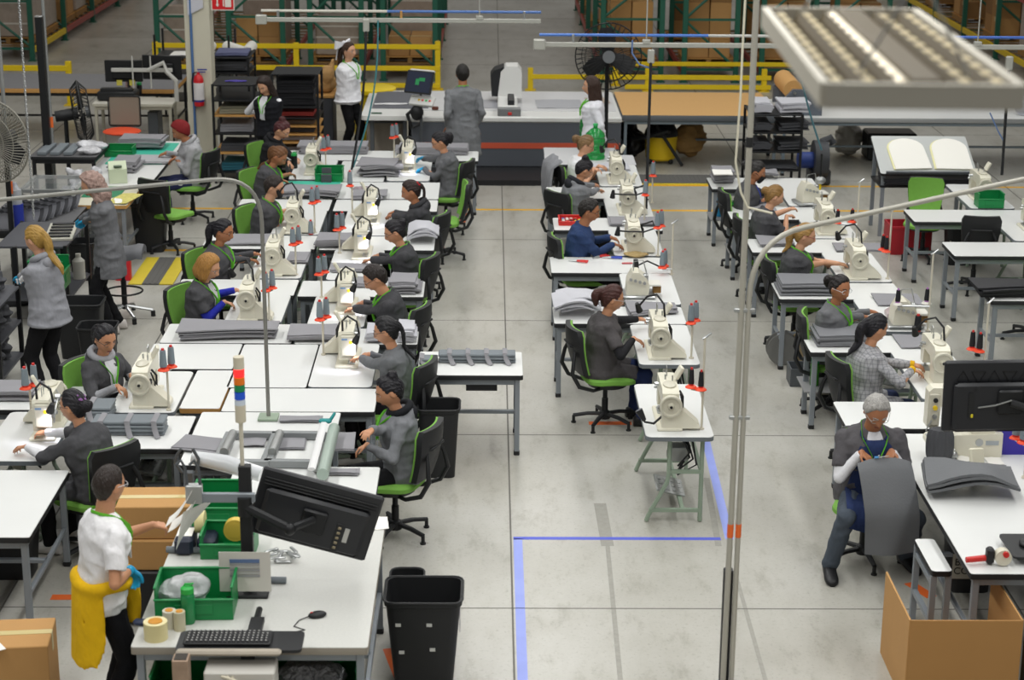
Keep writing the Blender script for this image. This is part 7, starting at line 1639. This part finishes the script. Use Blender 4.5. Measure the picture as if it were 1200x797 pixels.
p = WY(285, 770, 9.82); R = thing('computer_tower', 'pale computer case with cream cables below the keyboard tray', 'computer', (p.x+.0, 9.72, 0)); m = MB(); m.box((0, 0, p.z-.21), (.40, .2, .42), .008); m.box((0, 0, (p.z-.42)/2), (.3, .14, p.z-.42)); m.build('case', mat('pc_pale', '#c4c1ba', .5), R)
m = MB()
for k in range(3): m.tube([(-.10+.03*k, -.10, p.z-.02), (0, -.13, p.z-.04-.03*k), (.14, -.14, p.z-.10-.03*k), (.12, -.14, p.z-.22), (.0, -.14, p.z-.18)], .008, 6)
m.build('cable', mat('cable_cream', '#cfc8b4', .5), R)
a = WY(212, 770, 9.6); R = thing('steel_tube', 'worn square steel tube standing before the packing table', 'tube', (a.x, 9.6, 0)); m = MB(); m.box((0, 0, a.z/2), (.09, .10, a.z), .004); m.build('tube_body', mat('steel_worn', '#a48c78', .5, metal=.3, noise=.3, nscale=14), R); m = MB(); m.box((0, 0, a.z+.001), (.07, .08, .004)); m.build('tube_mouth', mat('tube_dark', '#3a3530', .8), R)
# bins, tape, bottle on the table
x, y = at(227, 727, ZP); green_bin('large green bin in front of the standing man', x, y+.15, ZP+.002, .46, .30, .21, rz=.03); x2, y2 = at(263, 655, ZP); green_bin('green bin of tape rolls behind the black post', x2+.02, y2+.12, ZP+.002, .34, .26, .16); x3, y3 = at(258, 612, ZP); green_bin('upper green bin farthest from the man on the packing table', x3, y3+.02, ZP+.002, .34, .30, .24)
m = MB(); m.cyl((0, -.03, 0), (0, .03, 0), .075, n=22); m.cyl((0, -.032, 0), (0, .032, 0), .055, n=18); R = thing('tape_roll', 'yellow tape roll standing in the green bin behind the post', 'tape', (x2+.06, y2+.13, ZP+.155)); m.build('roll', mat('tape_yellow', '#d3b54a', .4), R)
def tape(label, px, py, r, h, c, group=None): x, y = at(px, py, ZP); R = thing('tape_roll', label, 'tape', (x, y, ZP), 0, group); m = MB(); m.lathe([(r*.6, 0), (r, 0), (r, h), (r*.6, h), (r*.6, 0)], 24); m.build('roll', mat('tp_'+c, c, .35), R); m = MB(); m.lathe([(r*.45, .002), (r*.6, .002), (r*.6, h+.004), (r*.45, h+.004)], 18); m.build('core', mat('core_orange', '#c98a2a', .6), R)
tape('clear yellowish tape roll at the corner of the packing table', 183, 748, .070, .11, '#d9cd98'); tape('silver-wrapped tape roll closest to the big green bin', 211, 738, .035, .12, '#bdb79c'); tape('silver-wrapped tape roll between the other two rolls', 199, 735, .04, .11, '#c6c3b4')
x, y = at(170, 733, ZP); m = MB(); m.box((0, 0, .02), (.14, .05, .035), .012); single('box_cutter', 'navy box cutter at the edge of the packing table', 'cutter', m, mat('navy_tool', '#25304a', .5), (x, y, ZP), -.1)
x, y = at(222, 727, ZP); bottle('translucent green drinking bottle before the large green bin', x, y-.03, ZP, '#2f9a5a', '#2fae4a', .24, .042, clear=True)
x, y = at(207, 650, ZP); R = thing('tape_dispenser', 'dark desk tape dispenser with cream tape roll', 'tape dispenser', (x+.05, y+.09, ZP)); m = MB(); m.box((0, 0, .06), (.12, .24, .12), .02); m.box((.14, .03, .05), (.12, .22, .10), .02); m.build('body', mat('navy_dark', '#22283a', .5), R); m = MB(); m.cyl((.06, .06, .17), (.12, .06, .17), .075, n=20); m.build('roll', mat('tape_cream', '#ddd29a', .4), R); m = MB(); m.box((0, 0, .122), (.10, .14, .004)); m.build('note', M_paper, R)
for k, (lb, px, py, L, n) in enumerate((('grey rod near the tape dispenser', 245, 649, .56, 1), ('grey rod crossing behind the chart sheet', 278, 683, .62, 1), ('shorter grey rod under the other one', 235, 676, .42, 1))):
    x, y = at(px, py, ZP); R = thing('padded_rod', '%s on the packing table' % lb, 'rod', (x, y, ZP), -.06); m = MB(); m.tube([(-L/2, 0, .022), (0, 0, .024), (L/2, .01, .022)], .022, 9); m.build('sleeve', mat('strip_grey', '#737a7f'), R); m = MB(); m.box((.05, -.005, .046), (.05, .05, .008), .002); m.build('metal_clip', M_steel, R)
for k in range(12): m = MB(); a_ = k*1.9; m.box((0, 0, .010), (.10, .022, .012), .003); x, y = at(332+14*math.sin(a_*1.3), 655+5*math.cos(a_), ZP); tag(m.build('metal_clip', M_steel, None, (x, y, ZP+.001+.013*(k % 4)), a_), 'loose metal clip in the heap beside the tilted screen', 'clip', 'metal clips on the packing table')
m = MB(); x, y = at(330, 683, ZP)
xf, yf = at(222, 727, ZP); lump('clear film bag hanging over the large green bin', xf-.06, yf+.17, ZP+.015, .36, .20, .22, 'plastic_film', mat('film_clear', '#eceef0', .2, trans=.5, bump=.6, bscale=14, bdist=.03), 'film')
green_bin('green bin of metal pieces under the packing table', -1.05, 10.25, .32, .55, .36, .34); lump('heap of metal offcuts in the bin under the packing table', -1.05, 10.25, .40, .44, .26, .26, 'offcut_heap', mat('offcuts', '#77777a', .4, metal=.5, noise=.5, nscale=40, bump=1., bscale=30, bdist=.04), 'metal scraps')
green_bin('green bin under the packing table next to its corner leg', -1.78, 10.2, .30, .42, .34, .34)
tag(struct('floor_tape', MB().box((0, 0, .0008), (.5, .05, .0016)), M_bl, loc=(-2.3, 9.55, 0)), 'blue tape', 'tape') if False else None
# cartons by the man, bins in the aisle
R = thing('carton_cart', 'black platform cart holding the flat brown cartons behind the packing table', 'cart', (-2.32, 12.25, 0)); m = MB(); m.box((0, 0, .24), (.62, .46, .36), .01); m.build('platform', M_black, R)
for sx in (-1, 1):
    for sy in (-1, 1): m = MB(); m.cyl((sx*.25, sy*.18-.02, .04), (sx*.25, sy*.18+.02, .04), .04, n=12); m.build('caster', M_dkgrey, R)
carton('brown carton lying on the black platform cart', -2.32, 12.25, .422, .58, .40, .22, 0, M_card); carton('upper brown carton on the platform cart', -2.30, 12.27, .645, .56, .38, .24, .03, M_card)
p = W(56, 757, .46); R = carton('brown carton with white label strip in the lower corner', p.x-.30, p.y+.18, 0, .56, .42, .46, .10); m = MB(); m.box((-.12, -.02, .464), (.06, .40, .003), 0, Matrix.Rotation(.5, 4, 'Z')); m.build('label_strip', M_paper, R)
R = trash('tall black waste bin with small white stickers by the packing table', -.415, 11.22, .66, .48, .40, taper=.78)
for k, (dx, z) in enumerate(((-.16, .50), (.04, .50), (-.14, .30), (.06, .32))): m = MB(); m.box((0, 0, 0), (.035, .004, .022)); s_ = m.build('white_sticker', mat('sticker_white', '#c9c9c4', .5), R, (dx, -.2*(.78+.22*z/.66)-.004, z))
m = MB(); m.box((0, 0, 0), (.004, .09, .14)); m.build('notice_label', mat('notice_grey', '#a9a4ae', .5, noise=.3, nscale=20), R, (.235, -.02, .46))
trash('low black bin tucked between packing table and tall bin', -.55, 11.75, .50, .22, .34); 
# ------------------------------------------------------------------ assembly frames on the white table
def frame(label, p0, p1, w_, d_, z, rz):
    R = thing('assembly_frame', label, 'frame', (p0, p1, z), rz); 
    for c, s_, nm in (((0, d_/2, .03), (w_, .05, .06), 'bar'), ((0, -d_/2, .03), (w_, .05, .06), 'bar'), ((-w_/2, 0, .03), (.05, d_, .06), 'bar'), ((w_/2, 0, .03), (.05, d_, .06), 'bar')): m = MB(); m.box(c, s_, .004); m.build(nm, mat('frame_grey', '#8c8f90', .45, metal=.3, noise=.08), R)
    m = MB(); m.tube([(-w_/2+.05, -d_/2+.1, .08), (-w_/2+.05, d_/2-.1, .08)], .035, 10); m.build('clamp_tube', M_alu, R)
a = W(291, 524, .80); frame('grey metal frame with clamp tube behind the signal light', a.x, a.y, .40, .62, .754, -.03); a = W(345, 524, .80); frame('grey metal frame beside the green-clamped cylinder', a.x, a.y, .38, .62, .754, -.03)
a, b = W(384, 502, .84), W(370, 556, .86); R = thing('clamp_cylinder', 'pale green cylinder jig with white bar and teal clamp', 'jig', (0, 0, 0)); m = MB(); m.cyl(a+Vector((.05, 0, 0)), b+Vector((.05, 0, 0)), .045, n=18); m.build('cylinder', mat('jig_green', '#a9b8ae', .35, metal=.3), R); m = MB(); m.tube([a+Vector((-.03, 0, .04)), b+Vector((-.03, 0, .04))], .03, 6, flat=.014); m.build('white_bar', mat('bar_white', '#dcdcdc', .4), R); m = MB(); m.box(a+Vector((-.02, .03, .05)), (.10, .05, .035), .012); m.cap(a+Vector((.02, .03, .06)), a+Vector((.05, .06, .10)), .014, .012); m.build('teal_clamp', mat('clamp_teal', '#1f8a8a', .5), R); m = MB(); m.box((a+b)/2+Vector((.0, 0, -.05)), (.10, .5, .06), .006); m.build('cradle', M_alu, R)
a, b = WY(226, 536, 12.6), WY(306, 556, 12.5); R = thing('film_roll', 'clear film roll lying across the end of the packing table', 'film roll', (0, 0, 0)); m = MB(); m.tube([a, a.lerp(b, .5)+Vector((0, 0, .015)), b], [.05, .065, .055], 14); m.build('film', mat('film_white', '#dfe1e4', .2, trans=.25, bump=.3, bscale=20), R); m = MB()
R2 = thing('hook_stand', 'grey hook stand carrying the clear film roll', 'stand', (W(228, 560, .85).x, 12.1, ZP-.1)); m = MB(); m.box((0, .42, .05), (.06, .06, .36), .006); m.box((0, .42, -.1), (.2, .2, .02)); m.tube([(-.05, .42, .22), (-.10, .42, .30), (-.08, .42, .36), (-.05, .42, .40)], .012, 7); m.tube([(.05, .42, .22), (.07, .42, .32), (.03, .42, .40)], .012, 7); m.build('hooks', M_dkgrey, R2)
for k, (px, py, wd_, d_, n) in enumerate(((238, 523, .42, .30, 3), (352, 493, .36, .12, 3), (345, 519, .22, .34, 2), (300, 517, .2, .3, 2), (403, 519, .20, .42, 2), (395, 556, .32, .10, 3))): fstack('cut for the assembly frames, %s lot' % ('first', 'second', 'third', 'fourth', 'fifth', 'sixth')[k], px, py, wd_, d_, n, th=.007, jit=.02, rz=(-.3 if k == 0 else 0))
# ------------------------------------------------------------------ white-haired man and his table
def apron(q):
    m = MB(); G = .026; g = []
    for a in range(8):
        i = .4+(7.0-.4)*a/7; wd_ = .95-.55*(a/7)**1.5; g.append([q['surf'](i, -wd_+2*wd_*b/8, G) for b in range(9)])
    fr = [p.copy() for p in g[0]]; top = []
    K = [(q['Kn'][0], q['Kn'][1])]
    for u in (1.25, 1.0, .8, .55, .3):
        row = []
        for b in range(9):
            t = b/8; h0 = q['Pp']+Vector((0, -.16+.32*t, 0)); kn = q['Kn'][0].lerp(q['Kn'][1], t); c = h0.lerp(kn, min(1, u)); c.z += .095-.05*math.sin(PI*t)
            if u > 1: c = c+Vector((.05, 0, -.16))
            row.append(c)
        top.append(row)
    g = top+g; vs = [p for r in g for p in r]; n = len(g); m.add(vs, [(i*9+j, i*9+j+1, (i+1)*9+j+1, (i+1)*9+j) for i in range(n-1) for j in range(8)])
    up = q['up']; o = m.build('apron', cloth('#27345a'), q['R'], smooth=70); o.modifiers.new('s', 'SOLIDIFY').thickness = .006
    for sg in (-1, 1): m = MB(); m.tube([q['surf'](7.0, sg*.40, G), q['surf'](7.6, sg*.7, .03), q['Nb']+up*.01+Vector((-.02, sg*.07, 0))], .013, 6, flat=.004); m.build('apron_strap', cloth('#27345a'), q['R'])
    m = MB(); m.tube([q['surf'](4.6, .06, G+.012), q['surf'](5.3, .06, G+.012)], .006, 6); m.build('pen', mat('pen_white', '#d5d5d8', .4), q['R'])
q = worker('Q6', WHO['Q6'], 'seated white-haired man in navy apron and grey smock over white sleeves, trimming a cover', (1027, 482), -84, lean=14, hpitch=34, hands=((1019, 538, .92), (1042, 537, .92)), hair=('short', '#a9a6a2'), male=True, bw=1.25, top='#565457', sleeve='short', forearm='#e0e0e4', inner='#dadadf', lanyard='#1f9a4a', lany_side=0, glasses='#a9a9a4', sk='b', legs='#4a525c', shoe='#17171a', skirt=False, extra=apron, chairface=-100, feet=((972, 662, .085), (1062, 650, .085)), s=1.05)
# held cover, his table and the things on it
hx = [q['root']+q['Rz'] @ (q['Wr'][k]+q['Hd'][k]*.11) for k in (0, 1)]
ax = q['Rz'] @ Vector((0, 1, 0)); fw = q['Rz'] @ Vector((1, 0, 0)); c0 = (hx[0]+hx[1])/2; g = []
for i in range(11):
    u = i/10; row = []
    for j in range(9):
        v = -1+2*j/8; row.append(c0+ax*(.205*v+.03+.04*u)+fw*(.012+.235*min(1, u*1.9)**.75-.02*u+.025*math.sin(v*3+u*2)*u)+Vector((0, 0, -.66*u+.02*(1-u)*(1-v*v)-.02*abs(v)**3*(1-u))))
    g.append(row)
m = MB(); vs = [p for r in g for p in r]; N = len(vs); m.add(vs+[p-fw*.010 for p in vs], [(i*9+j, i*9+j+1, (i+1)*9+j+1, (i+1)*9+j) for i in range(10) for j in range(8)]+[tuple(N+k for k in (i*9+j, (i+1)*9+j, (i+1)*9+j+1, i*9+j+1)) for i in range(10) for j in range(8)]+[(i*9, (i+1)*9, N+(i+1)*9, N+i*9) for i in range(10)]+[(i*9+8, N+i*9+8, N+(i+1)*9+8, (i+1)*9+8) for i in range(10)]+[(j, N+j, N+j+1, j+1) for j in range(8)]+[(90+j, 91+j, N+91+j, N+90+j) for j in range(8)])
tag(m.build('seat_cover', M_cover, smooth=70), 'grey cover held up by the white-haired man and hanging before his knees', 'seat cover')
R = thing('thread_snips', 'small scissors between the hands of the white-haired man', 'scissors', c0+Vector((0, 0, .03))+fw*.02); m = MB(); m.tube([ax*-.03, ax*.06+Vector((0, 0, .01))], .006, 6, flat=.003); m.build('blade', M_steel, R); m = MB(); m.tube([ax*-.05+Vector((0, 0, .0)), ax*-.02], .009, 6); m.build('handle', mat('snip_blue', '#4a8fc8', .4), R)
TB('large white table with seat covers and long-arm machine in front of the white-haired man', 3.17, 11.3, 4.9, 14.0)
R = thing('side_stand', 'low white shelf on welded grey frame beside the large table', 'stand', (3.08, 11.95, 0)); m = MB(); top_slab(m, rrect(-.07, -.28, .07, .28, .03), .56, .60); m.build('shelf_top', [M_white, M_edge], R)
for x, y in ((-.05, .25), (-.05, -.25), (.05, -.25)): m = MB(); m.box((x, y, .28), (.04, .04, .56)); m.build('leg', M_greyleg, R)
m = MB(); m.box((-.05, 0, .22), (.035, .5, .035)); m.build('rail', M_greyleg, R); m = MB(); m.box((-.05, 0, .50), (.035, .5, .035)); m.build('rail', M_greyleg, R)
# long-arm post machine, arm along X
p = W(1088, 545, .75); R = thing('long_arm_machine', 'cream long-arm sewing machine on the table of the white-haired man', 'sewing machine', (p.x+.02, 13.55, .75))
T = Matrix(((1, 0, 0, 0), (0, 0, -1, 0), (0, 1, 0, 0), (0, 0, 0, 1)))
m = MB(); m.prism([(0, .10), (.02, .075), (.22, .065), (.26, .0), (.58, .0), (.58, .19), (.22, .175), (.02, .15), (0, .13)], -.075, .075, T); m.build('cylinder_bed', M_cream, R, smooth=25)
m = MB(); m.prism([(.34, .18), (.52, .18), (.52, .50), (.48, .55), (.02, .55), (-.01, .52), (-.01, .24), (.08, .22), (.09, .40), (.33, .42)], -.06, .06, T); m.build('upper_arm', M_cream, R, smooth=25)
m = MB(); m.box((.035, -.065, .38), (.085, .02, .26), .01); fp = m.build('face_plate', M_cream2, R)
for z, c in ((.46, M_black), (.40, mat('sticker_yellow', '#e7c520')), (.33, M_steel)): m = MB(); m.cyl((.04, -.074, z), (.04, -.09, z), .018, n=12); m.build('dial', c, fp)
m = MB(); m.cyl((.03, -.02, .17), (.03, -.02, .25), .009); m.box((.03, -.02, .16), (.06, .04, .012)); m.tube([(.02, -.08, .30), (-.02, -.09, .22), (.05, -.07, .18)], .006, 6); m.build('needle_bar', M_steel, R)
m = MB(); m.cyl((.40, -.076, .12), (.40, -.082, .12), .03, n=16); m.build('logo_disc', M_steel, R); m = MB(); m.box((.50, -.077, .115), (.10, .003, .035)); m.build('logo_plate', mat('logo_grey', '#a9b0b4', .5), R)
m = MB(); m.prism([(.55, .0), (.85, .0)]+[(.55+.30*math.cos(a), .34*math.sin(a)) for a in [PI/2*j/10 for j in range(1, 11)]], -.02, .02, T); m.build('blue_guard', mat('guard_blue', '#3b2fa0', .45), R)
m = MB(); m.tube([(.12, -.05, .28), (.16, -.06, .23), (.21, -.05, .26)], .02, 7); m.build('cord_clip', M_black, R)
R = thing('rolled_cover', 'dark ribbed cover hanging from the arm of the long-arm machine', 'seat cover', (p.x+.10, 13.40, .755)); m = MB(); rr = []
for z, k in ((0, .85), (.05, 1), (.12, 1.05), (.20, 1.0), (.25, .8)): rr.append([((.10+.006*math.sin(12*a))*k*math.cos(a), (.07+.005*math.sin(12*a))*k*math.sin(a), z) for a in [2*PI*j/48 for j in range(48)]])
m.loft(rr); m.build('cover_body', M_fabd, R)
x, y = at(1133, 575, .755); stack('grey seat cover in the wavy pile on the large white table', 'seat covers on the large white table', x, y, .755, .66, .46, 4, m=M_cover, th=.022, wav=.05, jit=.02, rz=-.12, name='seat_cover', cat='seat cover', cut=.15, slump=.35)
x, y = at(1140, 568, .755); R = thing('control_unit', 'cream tilted control unit standing on the large white table', 'control unit', (x+.05, y+.12, .752), .5); C = Matrix.Translation((0, .0, .13)) @ Matrix.Rotation(-.35, 4, 'X') @ Matrix.Rotation(.15, 4, 'Y'); m = MB(); m.box((0, 0, 0), (.13, .035, .22), .01, C); m.build('panel_box', mat('unit_cream', '#ddd8c2', .4), R); m = MB(); m.cyl((0, .0, 0), (0, .0, .05), .075, .05, 18); m.build('foot', mat('unit_cream', '#ddd8c2'), R)
m = MB(); m.ell((0, 0, .035), .035, 12, 8); single('bobbin_ball', 'round steel bobbin case beside the ribbed cover', 'bobbin case', m, M_steel, (*at(1117, 537, .76), .752))
paper('white slip beside the cream control unit', 1165, 541, .752, .12, .15); paper('white note under the long-arm machine', 1128, 538, .752, .10, .12)
x, y = at(1197, 560, .752); spools('at the back of the large white table', x+.02, y, .7515, .28, ((-.06, .10), (-.03, -.0)), tall=.7)
R = thing('tape_gun', 'red-handled tape gun with white roll on the large white table', 'tape gun', (*at(1160, 662, .752), .752)); m = MB(); m.cyl((-.16, 0, .035), (-.03, .02, .04), .020, .022, 10); m.build('handle', M_red, R); m = MB(); m.box((.0, .02, .06), (.05, .07, .11), .012); m.build('frame', M_black, R); m = MB(); m.cyl((.09, -.03, .09), (.09, -.05, .09), .02); m.build('red_hub', M_red, R); m = MB(); m.cyl((.08, .03, .06), (.08, -.03, .06), .055, n=20); m.build('roll', mat('tape_white', '#d8d2be', .4), R)
x, y = at(1190, 640, .80); R = thing('mouse_tray', 'black mouse tray with worn edge at the large white table', 'tray', (x+.09, y-.02, .80)); m = MB(); m.prism(rrect(-.16, -.20, .40, .20, .03), 0, .014); m.build('plate', M_black, R); m = MB(); m.box((.12, -.205, .01), (.36, .05, .025), .01); m.build('wrist_rest', mat('wrist_tan', '#a39a8c'), R); m = MB(); m.box((.12, .0, -.024), (.08, .08, .05)); m.build('support', M_blackm, R)
mouse('black mouse on the black tray beside the tape gun', x+.05, y-.02, .815, 1.5)
c_ = WY(1105, 463, 11.2); t2 = Vector((c_.x+.41, 11.2, c_.z)); R = thing('tv_screen', 'wide black screen with triangle vents seen from behind above the large white table', 'screen', t2); tv_back(R, .82, .47, Matrix.Rotation(-.02, 4, 'Y'), tri=True); m = MB(); m.tube([(.0, -.09, -.02), (.12, -.13, -.05), (.24, -.17, -.06)], .025, 8); m.build('arm_joint', M_blackm, R); m = MB(); m.tube([(.0, -.10, -.0), (-.1, -.085, -.04), (-.20, -.07, -.06)], .005, 5); m.build('grey_cable', M_alu, R)
R = thing('screen_post', 'black square post carrying the wide screen', 'post', (t2.x+.24, 11.02, 0)); m = MB(); m.box((0, 0, t2.z/2+.05), (.075, .07, t2.z+.1), .004); m.build('post_body', M_black, R); m = MB(); m.box((0, 0, .012), (.4, .3, .024)); m.build('foot_plate', M_black, R)
# open carton
zt = .60; a, b = W(1067, 727, zt), W(1039, 670, zt); L = b.y-a.y; R = thing('open_carton', 'open brown carton without lid in the lower right corner', 'box', (a.x, a.y, 0)); w_ = .72
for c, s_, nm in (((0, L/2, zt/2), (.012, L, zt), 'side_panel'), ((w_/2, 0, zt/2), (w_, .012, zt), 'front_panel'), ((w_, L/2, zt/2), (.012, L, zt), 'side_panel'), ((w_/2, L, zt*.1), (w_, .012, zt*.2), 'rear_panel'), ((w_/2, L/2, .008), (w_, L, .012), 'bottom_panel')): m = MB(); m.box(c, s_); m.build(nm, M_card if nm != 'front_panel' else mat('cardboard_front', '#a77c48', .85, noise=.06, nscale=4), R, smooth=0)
# jacket over a chair, bins of the aisle table
q2 = PEOPLE['M1']['root']; m = MB(); g = []
for i in range(9):
    u = i/8; g.append([Vector((-.37-.05*math.sin(u*3)+(.10 if u < .12 else 0)+.015*math.sin(6*v+3*u), .27*v*(1+.15*u), 1.03-.62*u+.01*math.sin(9*v))) for v in (-1, -.75, -.5, -.25, 0, .25, .5, .75, 1)])
m.loft([r+[p+Vector((.03, 0, 0)) for p in r[::-1]] for r in g]); tag(m.build('draped_jacket', cloth('#85868a'), None, (q2.x, q2.y, 0), .15, smooth=70), 'grey jacket draped over the chair of the woman in white T-shirt', 'jacket')
TB('low pale table end behind the draped grey jacket', -.12+.7, 24.45-.7, .62, 24.9, h=.70, topm=mat('lam_grey', '#c4c4c6')) if False else None
m = MB(); t_ = .012
for c, d in (((0, 0, .01), (.36, .26, .02)), ((0, -.13, .09), (.36, t_, .18)), ((0, .13, .09), (.36, t_, .18)), ((-.18, 0, .09), (t_, .26, .18)), ((.18, 0, .09), (t_, .26, .18))): m.box(c, d)
R = thing('storage_crate', 'grey crate holding a black cone beneath the table of the safety glasses woman', 'crate', (3.14, 17.55, 0)); m.build('crate_body', M_dkgrey, R, smooth=0)
spawn(('spool', 'b', .05, .16), lambda: make_spool(M_threadb, .16, .05, M_blackm), 'wide black thread cone standing in the grey crate on the floor', 'thread cone', (3.14, 17.55, .021))
for lb, x0_, y0_ in (('grey', 2.98, 18.15), ('tan', 3.2, 18.25)):
    R = thing('cable_reel', '%s round reel leaning under the table with the quilted stack' % lb, 'reel', (x0_, y0_, .17)); m = MB()
    for yy in (-.05, .05): m.cyl((0, yy-.006, 0), (0, yy+.006, 0), .165, n=24)
    m.build('flange', mat('reel_'+lb, '#6f6f6c' if lb == 'grey' else '#9c8a6a', .6), R); m = MB(); m.cyl((0, -.05, 0), (0, .05, 0), .10, n=18); m.build('wound_tape', mat('reel_core', '#b8863a' if lb == 'tan' else '#4a4a4c', .7), R)
# ------------------------------------------------------------------ camera, lamps, world
cam = bpy.data.cameras.new('camera'); co = bpy.data.objects.new('camera', cam); COL.objects.link(co); SC.camera = co
cam.sensor_width = 36; cam.lens = F_/1200*36; cam.clip_end = 200; cam.clip_start = .1
M4 = Matrix(((_r[0], _u[0], -_f[0], 0), (_r[1], _u[1], -_f[1], 0), (_r[2], _u[2], -_f[2], H_), (0, 0, 0, 1)))
co.matrix_world = M4
cam.dof.use_dof = True; cam.dof.focus_distance = 16.5; cam.dof.aperture_fstop = 2.8
for x, e in ((-5.2, 1.), (.6, 1.), (6.2, .9)):
    for y0 in (4, 13, 22):
        l = bpy.data.lights.new('ceiling_strip', 'AREA'); l.shape = 'RECTANGLE'; l.size = .9; l.size_y = 8.; l.energy = (360, 340, 250)[(4, 13, 22).index(y0)]*e; l.color = (1., 1., .975)
        o = bpy.data.objects.new('ceiling_strip', l); COL.objects.link(o); o.location = (x, y0+4.5, 8.6)
for x in (-9, 0, 9):
    l = bpy.data.lights.new('rack_lamp', 'AREA'); l.shape = 'RECTANGLE'; l.size = 1.2; l.size_y = 16; l.energy = 110; l.color = (1., .84, .64)
    o = bpy.data.objects.new('rack_lamp', l); COL.objects.link(o); o.location = (x, 43, 8.6)
# the small work lamps on the machines facing the aisle
for x, y in ((-1.06, 24.1), (-1.36, 21.2), (-1.36, 19.62), (-1.38, 17.55), (-1.24, 15.88), (-3.46, 14.02)):
    l = bpy.data.lights.new('work_lamp', 'SPOT'); l.energy = 7; l.color = (.86, .86, 1.); l.spot_size = 1.7; l.spot_blend = .6; l.shadow_soft_size = .03
    o = bpy.data.objects.new('work_lamp', l); COL.objects.link(o); o.location = (x+.085, y-.335, .76+.245); o.rotation_euler = Vector((-.35, .2, -.9)).to_track_quat('-Z', 'Y').to_euler()
wd = bpy.data.worlds.new('hall'); SC.world = wd; wd.use_nodes = True; wd.node_tree.nodes['Background'].inputs[0].default_value = (.97, .97, .95, 1); wd.node_tree.nodes['Background'].inputs[1].default_value = .25
vs = SC.view_settings; vs.view_transform = 'Standard'; vs.look = 'None'; vs.gamma = 1; vs.use_curve_mapping = False; vs.exposure = -.2
